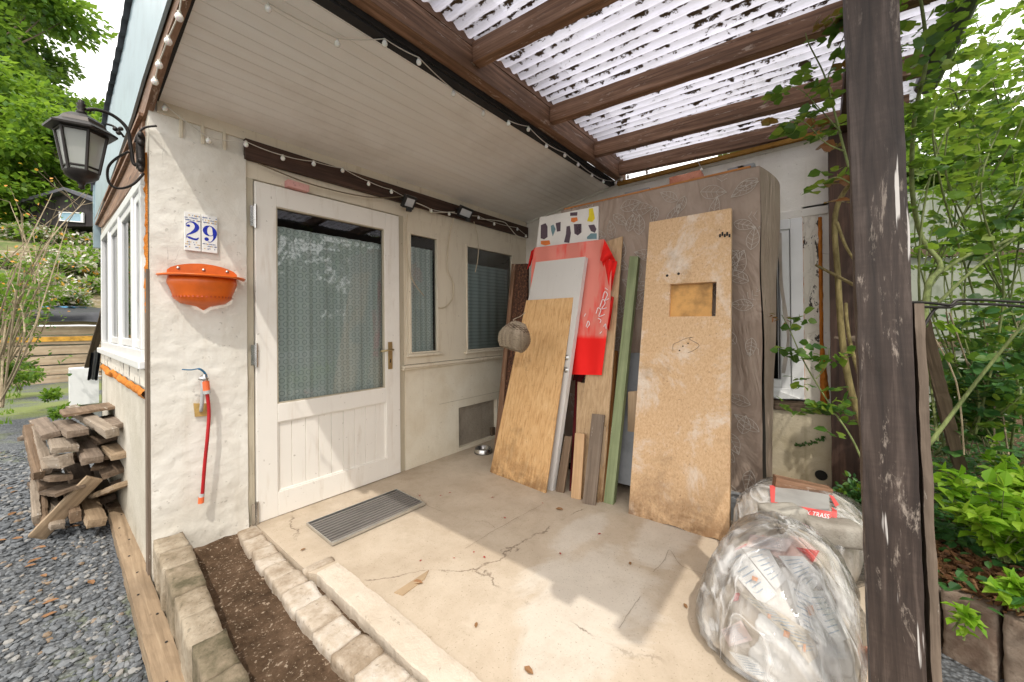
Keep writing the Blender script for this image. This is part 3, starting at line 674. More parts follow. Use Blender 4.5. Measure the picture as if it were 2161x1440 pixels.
g = MB(); b0 = PX(3.15, 1728, 460).y
def fo(a, b):
    w_ = .024+.034*max(0, (.33-b)/.33)*(1 if b > .03 else .5); 
    n_ = noise.noise(V((a*2, b*30, 9)))
    return V((3.146-(w_*.7+.010*n_)*sin(a*pi), b0+.006-w_*a-.004*n_, wz0-.02+(wz1-wz0)*b))
g.grid(6, 120, fo); HP('foam_seam', g, m_foam, smooth=True)
g = MB(); g.box((3.1445, wy0-.006, wz1+.0), (3.151, wy1, wz1+.008)); HP('foam_seam', g, m_foam)
wo = thing('window', None, None, (3.14, -2.0, wz0), parent=house)
g = MB()
fw = .075
for a, b in (((wy0, wz0), (wy0+fw, wz1)), ((wy1-fw, wz0), (wy1, wz1)), ((wy0+fw, wz1-fw), (wy1-fw, wz1)), ((wy0+fw, wz0), (wy1-fw, wz0+fw))): g.box((3.132, a[0], a[1]), (3.19, b[0], b[1]))
g.build('frame', m_pvc, wo, bevel=.005)
g = MB(); s0 = wy0+fw+.004; s1 = wy1-fw-.004; sw = .06
for a, b in (((s0, wz0+fw), (s0+sw, wz1-fw)), ((s1-sw, wz0+fw), (s1, wz1-fw)), ((s0+sw, wz1-fw-sw), (s1-sw, wz1-fw)), ((s0+sw, wz0+fw), (s1-sw, wz0+fw+sw))): g.box((3.142, a[0], a[1]), (3.185, b[0], b[1]))
g.build('sash', m_pvc, wo, bevel=.005)
g = MB()
for q in (s0+sw, s0+sw+.012): g.box((3.148, q, wz0+fw+sw), (3.16, q+.005, wz1-fw-sw))
g.build('seal', m_pvcgrey, wo)
g = MB(); g.quad((3.162, s0+sw, wz0+fw+sw), (3.162, s1-sw, wz0+fw+sw), (3.162, s1-sw, wz1-fw-sw), (3.162, s0+sw, wz1-fw-sw)); g.build('pane', m_glass, wo)
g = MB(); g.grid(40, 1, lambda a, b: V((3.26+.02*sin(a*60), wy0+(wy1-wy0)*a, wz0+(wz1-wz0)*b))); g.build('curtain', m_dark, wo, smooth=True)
g = MB(); g.prism([PX(3.11, 1605, 822), PX(3.11, 1645, 826), PX(3.11, 1688, 842), PX(3.11, 1640, 842)], (.02, 0, 0)); g.build('sill', m_pvc, wo)

m_plaster_left = plaster('plaster_left_wall', (.60, .56, .48), (.48, .44, .36), (.25, .21, .14), .5, .4, 9, zd=.8)
# ---- wall C (left side of the house)
LC = 2.44
g = MB()
cy0, cy1, cz0, cz1 = .12, 2.20, .995, 1.965
for (y0, z0, y1, z1) in ((.0, -.25, cy0, 2.3), (cy1, -.25, LC, 2.2), (cy0, -.25, cy1, cz0-.0), (cy0, cz1, cy1, 2.25)): g.box((.0, y0+.001, z0), (.25, y1, z1))
HP('left_wall', g, m_plaster_left)
g = MB(); g.box((-.012, .0, -.25), (.0, .06, 1.46)); HP('corner_board', g, m_grey_wood, mw=frame((-.01, .03, 0), (0, 0, 1)))
g = MB(); g.grid(4, 60, lambda a, b: V((-.004-.010*sin(a*pi)*(1+noise.noise(V((a, b*40, 7)))), .012+.03*a, 1.2+.85*b))); HP('foam_seam', g, m_foam, smooth=True)
g = MB(); g.grid(50, 4, lambda a, b: V((-.006-.016*sin(b*pi)*(1+1.3*noise.noise(V((a*40, b, 7)))), .07+2.2*a, .80+.05*b+.03*noise.noise(V((a*9, 0, 1)))))); HP('foam_seam', g, m_foam, smooth=True)
g = MB(); g.box((-.010, .06, .86), (.0, 2.3, .95)); HP('peeling_rail', g, m_peel)
g = MB(); g.box((-.035, .06, .955), (.0, 2.32, .995)); HP('window_ledge', g, m_pvc, bevel=.004)
wo = thing('window', None, None, (0, 1.1, cz0), parent=house)
g = MB()
mull = [cy0, .42, 1.02, 1.62, cy1-.055]
for (y0, z0, y1, z1) in [(cy0, cz1-.055, cy1, cz1), (cy0, cz0, cy1, cz0+.055)]+[(q, cz0+.055, q+.055, cz1-.055) for q in mull]: g.box((-.018, y0, z0), (.03, y1, z1))
g.build('frame', m_pvc, wo, bevel=.004)
g = MB()
for i in range(4):
    a, b = mull[i]+.058, mull[i+1]-.003
    if i in (0, 1, 2):
        for (y0, z0, y1, z1) in ((a, cz0+.06, a+.045, cz1-.06), (b-.045, cz0+.06, b, cz1-.06), (a+.045, cz1-.105, b-.045, cz1-.06), (a+.045, cz0+.06, b-.045, cz0+.105)): g.box((-.008, y0, z0), (.025, y1, z1))
g.build('sash', m_pvc, wo, bevel=.004)
g = MB(); g.quad((.006, cy1, cz0), (.006, cy0, cz0), (.006, cy0, cz1), (.006, cy1, cz1)); g.build('pane', m_glass, wo)
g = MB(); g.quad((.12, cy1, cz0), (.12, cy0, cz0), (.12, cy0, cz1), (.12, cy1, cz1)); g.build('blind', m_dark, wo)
# hidden back and far walls close the house
g = MB(); g.box((.0, LC-.05, -.25), (6.4, LC, 2.4)); g.box((3.36, -2.66, -.25), (3.5, 2.4, 2.55)); HP('back_wall', g, m_plaster_b)
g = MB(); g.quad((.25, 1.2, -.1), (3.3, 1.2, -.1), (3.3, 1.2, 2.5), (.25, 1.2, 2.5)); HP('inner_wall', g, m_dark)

# ---- soffit boards
ceilz = lambda y: 2.322-.165*y
g = MB(); N_ = 16; bw = 1.085/N_
prof = []
for i in range(N_):
    y0 = .0-i*bw; y1 = y0-bw
    prof += [(y0, ceilz(y0)+.007), (y0-.003, ceilz(y0)), (y1+.003, ceilz(y1)), (y1, ceilz(y1)+.007)]
vs = []; 
NX = 12
for k in range(NX+1):
    x = .034+(3.15-.034)*k/NX
    vs += [V((x, y, z)) for y, z in prof]
n = len(prof); fs = [(k*n+i, (k+1)*n+i, (k+1)*n+i+1, k*n+i+1) for k in range(NX) for i in range(n-1)]
g.add(vs, fs); HP('soffit', g, m_soffit)
g = MB(); g.prism([V((.03, .0, 2.262)), V((.03, .0, 2.335)), V((3.15, .0, 2.335)), V((3.15, .0, 2.262))], (0, -.012, 0)); HP('cornice_strip', g, m_cream)
# wavy mortar line where the soffit meets the side wall
g = MB(); g.tube([V((3.145, -.02-1.1*t/30, ceilz(-.02-1.1*t/30)-.012+.006*noise.noise(V((t*.7, 0, 0))))) for t in range(31)], .014, 6); HP('mortar_line', g, m_plaster_b, smooth=True)
g = MB(); g.box((3.10, -2.66, 2.475), (3.15, -1.12, 2.505)); HP('foam_seam', g, m_ochre)
g = MB(); g.box((3.139, -2.66, 2.452), (3.15, -1.12, 2.475)); HP('wall_coping', g, m_plaster_b)

# ---- left verge: fascia board, felt strip, pale blue cladding, corrugated roof edge
g = MB()
poly = [PX(-.012, u, v) for u, v in ((380, 0), (345, 95), (318, 190), (300, 255), (300, 363), (213, 480), (200, 477), (277, 247), (300, 167), (353, 0))]
ext = V((-.012, -1.15, ceilz(-1.15)+.0)); ext2 = V((-.012, -1.15, ceilz(-1.15)+.125))
g.prism([ext2, ext]+poly, (.03, 0, 0))
HP('fascia_board', g, m_brown, mw=frame((0, 0, 2.3), (0, 1, -.05), (0, 0, 1)))
g = MB(); g.prism([V((-.002, .03, ceilz(.0)-.012)), V((-.002, -1.12, ceilz(-1.12)-.012)), V((.036, -1.12, ceilz(-1.12)-.012)), V((.036, .03, ceilz(.0)-.012))], (0, 0, .02)); HP('felt_strip', g, m_tar)
for k, (o1, o2) in enumerate(((.08, .045), (.16, .12))):      # battens along the fascia over the windows
    g = MB(); g.tube([V((-.022, .05, 2.33-o1)), V((-.022, 1.2, 2.275-o1*.9)), V((-.022, 2.75, 2.19-o1*.5))], .012, 4); HP('fascia_batten', g, m_brown)
bl_b = [(353, 0), (300, 167), (277, 247), (200, 477)]; bl_t = [(280, 0), (260, 100), (233, 217), (200, 390)]
B = [PX(-.03, *p) for p in bl_b]; T = [PX(-.03, *p) for p in bl_t]
k0 = V((-.03, -1.2, B[0].z+(B[0].z-B[1].z)*(-1.2-B[0].y)/(B[0].y-B[1].y))); k1 = V((-.03, -1.2, T[0].z+.06))
g = MB(); g.prism([k0]+B+T[::-1]+[k1], (.012, 0, 0)); HP('verge_cladding', g, m_bluefascia)
T2 = [k1]+T
def rtop(y):
    for a, b in zip(T2, T2[1:]):
        if a.y <= y <= b.y: return a.z+(b.z-a.z)*(y-a.y)/(b.y-a.y)
    return T2[-1].z-.05 if y > T2[-1].y else T2[0].z
g = MB()
NR = 150
ymx = T[-1].y+.05
for x0, x1 in ((-.055, 3.5),):
    g.grid(1, NR, lambda a, b: V((x0+(x1-x0)*a, -1.2+(ymx+1.2)*b, rtop(-1.2+(ymx+1.2)*b)+.012+.012*sin((-1.2+(ymx+1.2)*b)*2*pi/.13))))
HP('roof_sheet', g, m_fibre, sol=.008)
g = MB(); g.box((-.04, ymx-.06, 1.9), (6.4, ymx, rtop(ymx-.1)-.02)); HP('rear_fascia', g, m_bluefascia)

# ---- the half glazed door
door = thing('door', None, None, (.457, 0, 0), parent=house)
x0, x1, z1 = .457, 1.447, 2.03; gx0, gx1, gz0, gz1 = .570, 1.316, .690, 1.904; px0, px1, pz0, pz1 = .571, 1.325, .150, .578
yf = -.022; yb = .022
g = MB()
for a, b in (((x0, .004), (gx0, z1)), ((px1, .004), (x1, z1)), ((gx0, gz1), (px1, z1)), ((gx0, pz1), (px1, gz0)), ((gx0, .004), (px1, pz0)), ((gx1, gz0), (px1, gz1))): g.box((a[0], yf, a[1]), (b[0], yb, b[1]))
g.build('leaf', m_door, door, bevel=.003)
g = MB()
nb = 9
prof = []
for i in range(nb):
    a = px0+(px1-px0)*i/nb; b = px0+(px1-px0)*(i+1)/nb; prof += [(a, -.002), (a+.003, -.008), (b-.003, -.008), (b, -.002)]
vs = [V((x, y, z)) for z in (pz0, pz1) for x, y in prof]; n = len(prof)
g.add(vs, [(i, i+1, n+i+1, n+i) for i in range(n-1)]); g.build('boarded_panel', m_door, door)
g = MB()
for a, b in (((px0, pz0), (px0+.008, pz1)), ((px1-.008, pz0), (px1, pz1)), ((px0+.008, pz1-.008), (px1-.008, pz1)), ((px0+.008, pz0), (px1-.008, pz0+.008))): g.box((a[0], yf+.006, a[1]), (b[0], .0, b[1]))
g.build('bead', m_door, door, bevel=.002)
g = MB(); q = .007
for a, b in (((gx0, gz0), (gx0+q, gz1)), ((gx1-q, gz0), (gx1, gz1)), ((gx0+q, gz1-q), (gx1-q, gz1)), ((gx0+q, gz0), (gx1-q, gz0+q))): g.box((a[0], yf+.004, a[1]), (b[0], .01, b[1]))
g.build('glazing_bead', m_jamb, door, bevel=.001)
g = MB(); g.quad((gx0, .002, gz0), (gx1, .002, gz0), (gx1, .002, gz1), (gx0, .002, gz1)); g.build('pane', m_glass, door)
g = MB(); g.grid(80, 2, lambda a, b: V((gx0-.02+(gx1-gx0+.04)*a, .05+.006*sin(a*40)+.004*sin(a*97), gz0-.03+(1.80-gz0+.03)*b))); g.build('net_curtain', m_curtain, door, smooth=True)
g = MB(); cx = PY(yf, 823, 750).x
zt = PY(yf, 823, 722).z; zb = PY(yf, 823, 779).z; g.box((cx-.019, yf-.006, zb), (cx+.019, yf, zt)); pl = g.build('lock_plate', m_brass, door, bevel=.002)
g = MB(); zc = PY(yf, 822, 738).z; g.tube([V((cx, yf, zc)), V((cx, yf-.045, zc)), V((cx-.02, yf-.05, zc)), V((cx-.11, yf-.05, zc-.006))], .008, 8); g.build('handle', m_brass, pl, smooth=True)
g = MB(); zc = PY(yf, 822, 762).z; g.box((cx-.004, yf-.008, zc-.014), (cx+.004, yf-.0062, zc+.014)); g.build('keyhole', m_black_pl, pl)
for v in (455, 750, 1088):
    zc = PY(-.02, 528, v).z; g = MB(); g.tube([V((.455, -.03, zc-.07)), V((.455, -.03, zc-.022)), V((.455, -.03, zc-.021)), V((.455, -.03, zc+.07))], [.008, .008, .0085, .008], 8); g.box((.430, -.026, zc-.06), (.455, -.0225, zc+.06)); g.build('hinge', m_steel, door, smooth=False)

# ================================================================ PERGOLA
perg = thing('pergola', 'dark brown timber lean-to frame carrying dirty corrugated clear sheets', 'porch roof', (1.6, -1.9, 0))
def beam(name, a, b, w, h, mat=m_brown, parent=perg, seed=0, up=(0, 0, 1), amp=.002):
    a = V(a); b = V(b); g = MB(); mw = frame(a, b-a, V(up).cross(b-a)); L = (b-a).length
    g.rbox((w, h, L), mw, seg=.06, amp=amp, sc_=6, seed=seed); return g.build(name, mat, parent, mw=mw @ Matrix.Translation(V((seed*.37, seed*.21, 0))) if False else mw, smooth=False)
beam('main_beam', (-.02, -1.13, 2.597), (3.20, -1.13, 2.597), .078, .140, seed=1)
beam('top_plate', (-.02, -1.148, 2.698), (3.20, -1.148, 2.698), .042, .055, seed=2)
g = MB(); g.prism([V((.03, -1.082, 2.500)), V((.03, -1.094, 2.500)), V((.03, -1.094, 2.527)), V((.03, -1.082, 2.527))], (3.14, 0, 0)); g.prism([V((.03, -1.03, ceilz(-1.03)-.006)), V((.03, -1.081, ceilz(-1.081)-.012)), V((.03, -1.081, 2.52)), V((.03, -1.03, 2.51))], (3.14, 0, 0)); g.build('felt_edge', m_tar, perg)
def rz(y, z0): return z0-.028*(-1.17-y)
for i, (x, z0) in enumerate(((.42, 2.575), (1.155, 2.575), (1.905, 2.558), (2.565, 2.548), (3.06, 2.545))):
    beam('rafter', (x, -1.170, z0+.058), (x+.10, -3.06, rz(-3.06, z0)+.058), .066, .112, seed=3+i)
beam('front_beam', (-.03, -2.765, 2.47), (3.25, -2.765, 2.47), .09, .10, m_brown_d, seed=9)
g = MB()
nx_ = int(3.45/.076*8)
yy = [-1.09, -1.7, -2.4, -3.13]
vs = []
for y in yy:
    for i in range(nx_+1):
        x = -.05+3.45*i/nx_; vs.append(V((x, y, 2.708-.033*(-1.17-y)+.010*cos(x*2*pi/.076))))
n = nx_+1
g.add(vs, [(j*n+i, (j+1)*n+i, (j+1)*n+i+1, j*n+i+1) for j in range(len(yy)-1) for i in range(nx_)]); g.build('clear_roofing', m_poly, perg, smooth=True)
# near post (measured corners of its face)
pt = PX(1.0, 1838, -40); pb = PX(1.0, 1897, 1480)
d_ = (pt-pb).normalized(); pbot = pb-d_*((pb.z+.2)/d_.z); ptop = pb+d_*((2.42-pb.z)/d_.z)
g = MB(); mw = frame(pbot+V((.05, 0, 0)), d_, (1, 0, 0)); g.rbox((.10, .104, (ptop-pbot).length), mw, seg=.035, amp=.0022, sc_=9, seed=4); post = g.build('post', m_post, perg, mw=mw)
a = PX(1.06, 1934, 640); b = PX(1.06, 1972, 1440); d_ = (a-b).normalized(); b2 = b-d_*((b.z+.2)/d_.z)
g = MB(); mw = frame(b2, d_, (1, 0, 0)); g.rbox((.08, .020, (a-b2).length), mw, seg=.03, amp=.002, seed=5); g.build('post_batten', m_grey_wood, perg, mw=mw)
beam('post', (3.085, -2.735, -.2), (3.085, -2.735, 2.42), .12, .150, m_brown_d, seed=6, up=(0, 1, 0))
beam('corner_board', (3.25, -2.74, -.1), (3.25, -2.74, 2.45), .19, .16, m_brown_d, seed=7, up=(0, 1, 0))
g = MB(); g.rbox((.10, .24, .05), Matrix.Translation(PD(2.55, 1806, 722)), seg=.03, amp=.003, seed=8); g.build('bracket', m_grey_wood, perg)
# gutter
g = MB(); pa, pb_ = V((-.1, -3.13, 2.60)), V((3.02, -3.12, 2.585)); mw = frame(pa, pb_-pa, (0, 1, 0)); L = (pb_-pa).length
sec = [(.055*cos(t), .055*sin(t)) for t in [i*2*pi/20 for i in range(21)]]
g.add([mw @ V((x, y, z)) for z in (0, L) for x, y in sec], [(i, i+1, 22+i, 21+i) for i in range(20)]+[tuple(range(21, 42))]); g.build('gutter', m_pipe, perg, smooth=False, bevel=0)
for t in (.35, .6, .85):
    c = pa+(pb_-pa)*t; g = MB(); g.lathe([(.058, -.02), (.061, -.02), (.061, .02), (.058, .02)], n=20, mat=frame(c, pb_-pa)); g.build('gutter_bracket', m_pipe, perg)
# ================================================================ EDGINGS, TIMBER, SOIL LITTER
def blockrow(pts_l, pts_r, ztop, h, n, name, mat, seed, labels, cat, group, gap=.004, amp=.008, nrm=None):
    L = [V(p) for p in pts_l]; R_ = [V(p) for p in pts_r]
    def along(P, t):
        s = [0]
        for a, b in zip(P, P[1:]): s.append(s[-1]+(b-a).length)
        d = t*s[-1]
        for i in range(len(P)-1):
            if d <= s[i+1]+1e-9: return P[i].lerp(P[i+1], (d-s[i])/(s[i+1]-s[i]))
        return P[-1]
    rr = random.Random(seed); cuts = [0]
    for i in range(n): cuts.append(cuts[-1]+rr.uniform(.75, 1.3))
    cuts = [c/cuts[-1] for c in cuts]
    for i in range(n):
        t0, t1 = cuts[i], cuts[i+1]; a = (along(L, t0)+along(R_, t0))/2; b = (along(L, t1)+along(R_, t1))/2; wd = (along(L, (t0+t1)/2)-along(R_, (t0+t1)/2)).length
        ln = (b-a).length-gap; c = (a+b)/2; dz = rr.uniform(-.006, .006)
        mw = Matrix.Translation(V((c.x+rr.uniform(-.004, .004), c.y, ztop-h+dz))) @ Matrix.Rotation(atan2((b-a).y, (b-a).x)+rr.uniform(-.03, .03), 4, 'Z')
        g = MB(); g.rbox((ln, wd*rr.uniform(.94, 1.03), h), mw, seg=.018, amp=amp, sc_=9, seed=seed*10+i)
        o = g.build(name, mat, None, mw=mw, smooth=True)
        lab = labels(i, n); tag(o, lab, cat, group)
def olab(kind, near, far_):
    def f(i, n):
        if i == 0: return kind+', '+far_
        if i == n-1: return kind+', '+near
        w_ = ['second', 'third', 'fourth', 'fifth', 'sixth', 'seventh', 'eighth', 'ninth', 'tenth', 'eleventh', 'twelfth', 'thirteenth', 'fourteenth', 'fifteenth', 'sixteenth']
        return kind+', '+w_[i-1]+' one counting from the wall'
    return f
zt_k = .10
blockrow([PZ(zt_k, 327, 1133), PZ(zt_k, 450, 1440), PZ(zt_k, 560, 1716)], [PZ(zt_k, 386, 1128), PZ(zt_k, 510, 1440), PZ(zt_k, 630, 1740)], zt_k, .26, 9, 'kerb_stone', m_kerb, 11,
         olab('mossy brown kerb stone left of the soil bed', 'nearest the camera', 'touching the pier'), 'kerb stone', 'brown kerb stones between gravel and soil bed', amp=.0048, gap=-.002)
zt_e = -.004
blockrow([PZ(zt_e, 484, 1095), PZ(zt_e, 514, 1132), PZ(zt_e, 547, 1183), PZ(zt_e, 591, 1239), PZ(zt_e, 660, 1334), PZ(zt_e, 708, 1372), PZ(zt_e, 765, 1425), PZ(zt_e, 960, 1640)], [PZ(zt_e, 522, 1093), PZ(zt_e, 556, 1126), PZ(zt_e, 594, 1176), PZ(zt_e, 660, 1236), PZ(zt_e, 748, 1331), PZ(zt_e, 802, 1368), PZ(zt_e, 860, 1425), PZ(zt_e, 1070, 1600)], zt_e, .15, 15, 'edging_stone', m_edge, 12,
         olab('pale edging block between soil bed and porch slab', 'nearest the camera', 'at the door jamb'), 'edging block', 'pale edging blocks along the porch slab', amp=.0042, gap=-.003)
mw = Matrix.Translation(PZ(-.05, 448, 1150)-V((0, 0, .07))) @ Matrix.Rotation(.12, 4, 'Z')
g = MB(); g.rbox((.155, .08, .10), mw, seg=.015, amp=.005, seed=3); tag(g.build('loose_block', m_block, mw=mw, smooth=True), 'grey white block lying on the soil below the red hose', 'concrete block')
_a, _b = PZ(0, 640, 1207), PZ(0, 705, 1179); mw = Matrix.Translation((_a+_b)/2-V((0, 0, .088))) @ Matrix.Rotation(atan2((_b-_a).y, (_b-_a).x), 4, 'Z')
g = MB(); g.rbox(((_b-_a).length, .055, .095), mw, seg=.015, amp=.005, seed=6); tag(g.build('loose_block', m_edge, mw=mw, smooth=True), 'small pale paver wedged at the corner of the raised slab', 'paver')
a = (PZ(-.06, 215, 1045)+PZ(-.06, 262, 1040))/2; b = (PZ(-.06, 335, 1440)+PZ(-.06, 392, 1440))/2; e = b+(b-a)*.35
g = MB(); mw = frame(V((a.x, a.y, -.105)), V((e.x, e.y, -.105))-V((a.x, a.y, -.105)), (1, 0, 0)); g.rbox((.085, .075, (e-a).length), mw, seg=.05, amp=.003, seed=7)
tb = g.build('ground_beam', m_timber, mw=mw); tag(tb, 'long squared timber lying on the gravel beside the kerb', 'timber beam')
L = (e-a).length
for i in range(13):
    t = L*(.08+.058*i*1.25); g = MB(); c = mw @ V((random.uniform(-.02, .02), -.0385, t))
    if (mw.to_3x3() @ V((0, 1, 0))).z > 0: c = mw @ V((random.uniform(-.02, .02), .0385, t))
    g.lathe([(0, .0015), (.0045, .001), (.005, -.001)], n=8, mat=Matrix.Translation(V((c.x, c.y, -.066)))); g.build('nail_hole', m_dark, tb)
# litter on the soil bed and slab
def scatter(name, mat, label, cat, n, reg, size, seed, z, group):
    rr = random.Random(seed); proto = None
    for i in range(n):
        x, y = reg(rr); s = rr.uniform(*size)
        g = MB()
        if proto is None:
            g.add([V((-.5, 0, 0)), V((-.15, .28, .10)), V((.3, .2, .12)), V((.6, 0, .02)), V((.25, -.25, .10)), V((-.2, -.22, .05)), V((0, 0, .0))], [(0, 6, 1), (1, 6, 2), (2, 6, 3), (3, 6, 4), (4, 6, 5), (5, 6, 0)])
            proto = g.build(name, mat, mw=Matrix.Identity(4)); o = proto
        else: o = proto.copy(); COL.objects.link(o)
        o.matrix_basis = Matrix.Translation(V((x, y, z(x, y)))) @ Matrix.Rotation(rr.uniform(0, 6.28), 4, 'Z') @ Matrix.Rotation(rr.uniform(-.2, .2), 4, 'X') @ Matrix.Diagonal((s, s, s, 1)); WM[o] = o.matrix_basis.copy()
        tag(o, label, cat, group)
pet = [(888, 1183), (1182, 1168), (958, 1178), (930, 1046), (950, 1040), (1000, 1165), (1065, 1093), (1145, 1062), (886, 1046), (1022, 1176), (1265, 1127), (1040, 1050)]
it = iter(pet)
def rp(rr): u, v = next(it); p = PZ(.004, u, v); return p.x, p.y
scatter('fallen_petal', m_red, 'tiny dark red petal lying on the porch concrete', 'petal', len(pet), rp, (.012, .022), 3, lambda x, y: .004, 'red petals on the porch floor')
lv = [(1447, 1280), (1330, 1190), (1180, 1075), (640, 1160), (1005, 1320), (880, 1230), (1500, 1210), (1115, 1415)]
it2 = iter(lv)
def rl(rr): u, v = next(it2); p = PZ(.004, u, v); return p.x, p.y
scatter('fallen_leaf', m_leaf_dead, 'small dry brown leaf lying on the porch concrete', 'leaf', len(lv), rl, (.02, .05), 4, lambda x, y: .005, 'dry leaves on the porch floor')
scatter('bark_chip', m_leaf_dead, 'dry brown leaf or bark chip in the soil bed', 'leaf', 46, lambda rr: ((lambda y: (rr.uniform(.13, .24) + (-.742-y)*.0, y))(rr.uniform(-1.5, -.08))), (.007, .022), 5, lambda x, y: -.062, 'bark chips and leaves in the soil bed')
scatter('dry_leaf', m_leaf_dead, 'dry brown leaf lying on the gravel near the woodpile', 'leaf', 40, lambda rr: (rr.uniform(-.75, -.15), rr.uniform(.1, 2.6)), (.025, .06), 6, lambda x, y: gz(x, y)+.012, 'dry leaves on the gravel')
g = MB(); q = [PZ(.006, u, v) for u, v in ((832, 1250), (905, 1203), (896, 1222), (850, 1256))]; g.prism(q, (0, 0, -.004)); tag(g.build('floor_stain', simple('rust_stain', (.42, .30, .18), .9)), 'brownish diagonal scar in the porch concrete', 'floor patch', kind='structure')

# ================================================================ DOORMAT
c = [PZ(0, 645, 1110), PZ(0, 835, 1037), PZ(0, 890, 1068), PZ(0, 705, 1160)]
mx_, my_ = .625, -.612; wx, wy = .60, .335
mat_ = thing('doormat', 'aluminium framed doormat with dark ribs in front of the door', 'doormat', (mx_+wx/2, my_+wy/2, .004))
rotm = Matrix.Translation(V((mx_+wx/2, my_+wy/2, .005))) @ Matrix.Rotation(radians(-1.5), 4, 'Z')
g = MB(); hw, hh = wx/2, wy/2
for a, b in (((-hw, -hh, 0), (hw, -hh+.022, .014)), ((-hw, hh-.008, 0), (hw, hh, .014)), ((-hw, -hh+.022, 0), (-hw+.006, hh-.008, .014)), ((hw-.006, -hh+.022, 0), (hw, hh-.008, .014))): g.box(a, b, rotm)
g.build('frame', m_alu, mat_, bevel=.001)
g = MB(); g.box((-hw+.006, -hh+.022, 0), (hw-.006, hh-.008, .004), rotm); g.build('base', m_black_pl, mat_)
g = MB(); nr = 10
for i in range(nr):
    y = -hh+.030+(wy-.046)*i/nr; g.box((-hw+.008, y, .004), (hw-.008, y+.017, .012), rotm)
g.build('rib', m_rubber, mat_)
# ================================================================ BOWL
p = PZ(0, 1020, 955); bw = thing('metal_bowl', 'small shiny steel pet bowl standing below the wall vent', 'bowl', p)
g = MB(); g.lathe([(0, .004), (.045, .004), (.062, .012), (.070, .040), (.074, .043), (.078, .040), (.080, .010), (.082, 0)], org=p, n=32); g.build('dish', m_steel, bw, smooth=True)
g = MB(); g.lathe([(.079, 0), (.083, 0), (.083, .006), (.079, .006)], org=p, n=32); g.build('rubber_foot', m_black_pl, bw)
g = MB(); q = PZ(0, 1038, 925); g.box((q.x-.02, q.y-.02, 0), (q.x+.03, q.y+.03, .11)); tag(g.build('wood_offcut', m_dark_wood, bevel=.003), 'dark wooden block standing in the corner behind the bowl', 'wood block')

# ================================================================ LEANING THINGS
def lean(name, mat, BL, BR, TR, TL, th, label, cat, group=None, bevel=.0015, jag=0, parent=None, hole=None, part=False, rb=None):
    BL, BR, TR, TL = map(V, (BL, BR, TR, TL))
    up = ((TL+TR)-(BL+BR)).normalized(); xd = (BR-BL)+(TR-TL); xd = (xd-up*xd.dot(up)).normalized()
    mw = frame((BL+BR)/2, up, xd); inv = mw.inverted(); yb_ = 1
    nm = mw.to_3x3() @ V((0, 1, 0)); sg = 1 if nm.dot(CAM-BL) < 0 else -1      # thickness away from the viewer side
    P = [inv @ q for q in (BL, BR, TR, TL)]
    bot = [P[0]]
    if jag:
        for i in range(1, 14): q = P[0].lerp(P[1], i/14); q.z += jag*noise.noise(V((i*.9, jag*50, 0))); bot.append(q)
    bot.append(P[1]); pts = bot+[P[2], P[3]]
    g = MB()
    if hole is None:
        g.prism([mw @ V((q.x, 0, q.z)) for q in pts], (mw.to_3x3() @ V((0, sg*th, 0))))
    else:
        hx0, hx1, hz0, hz1 = hole
        def hz(z, side): a, b = (P[0], P[3]) if side == 0 else (P[1], P[2]); t = (z-a.z)/(b.z-a.z); return a.x+(b.x-a.x)*t
        def PQ(l): g.prism([mw @ V((x, 0, z)) for x, z in l], (mw.to_3x3() @ V((0, sg*th, 0))))
        PQ([(q.x, q.z) for q in bot]+[(hz(hz0, 1), hz0), (hz(hz0, 0), hz0)])
        PQ([(hz(hz1, 0), hz1), (hz(hz1, 1), hz1), (P[2].x, P[2].z), (P[3].x, P[3].z)])
        PQ([(hz(hz0, 0), hz0), (hx0, hz0), (hx0, hz1), (hz(hz1, 0), hz1)])
        PQ([(hx1, hz0), (hz(hz0, 1), hz0), (hz(hz1, 1), hz1), (hx1, hz1)])
    o = g.build(name, mat, parent, mw=mw, bevel=bevel)
    if label: tag(o, label, cat, group)
    return o, mw, sg
X_ = PX
# big chipboard door blank with a letter slot
BL, BR = PZ(.0, 1325, 1085), PZ(.0, 1540, 1147); TL, TR = PX(2.24, 1371, 470), PX(2.24, 1543, 438)
hc = [PX(2.12, 1413, 598), PX(2.12, 1510, 596), PX(2.12, 1510, 666), PX(2.12, 1413, 669)]
up = ((TL+TR)-(BL+BR)).normalized(); xd = (BR-BL)+(TR-TL); xd = (xd-up*xd.dot(up)).normalized(); mw_ = frame((BL+BR)/2, up, xd); iv_ = mw_.inverted()
hl = [iv_ @ q for q in hc]
def onplane(u, v, mw):
    n_ = mw.to_3x3() @ V((0, 1, 0)); d = ray(u, v); t = (mw.translation-CAM).dot(n_)/d.dot(n_); return CAM+d*t
hl = [iv_ @ onplane(u, v, mw_) for u, v in ((1413, 599), (1511, 596), (1511, 667), (1413, 669))]
chip, cm_, sg = lean('chipboard_panel', m_chip, BL, BR, TR, TL, .038, 'tall weathered chipboard door blank with a rectangular slot leaning on the covered cupboard', 'chipboard panel', jag=.014, hole=((hl[0].x+hl[3].x)/2, (hl[1].x+hl[2].x)/2, (hl[2].z+hl[3].z)/2, (hl[0].z+hl[1].z)/2))
g = MB(); hx0, hx1, hz0, hz1 = (hl[0].x+hl[3].x)/2, (hl[1].x+hl[2].x)/2, (hl[2].z+hl[3].z)/2, (hl[0].z+hl[1].z)/2
g.box((hx0+.0, sg*.026, hz0-.02), (hx1-.025, sg*.034, hz1+.02), cm_)
m_osb = simple('osb_infill', (.62, .33, .10), .7, var=.3); g.build('slot_infill', m_osb, chip)
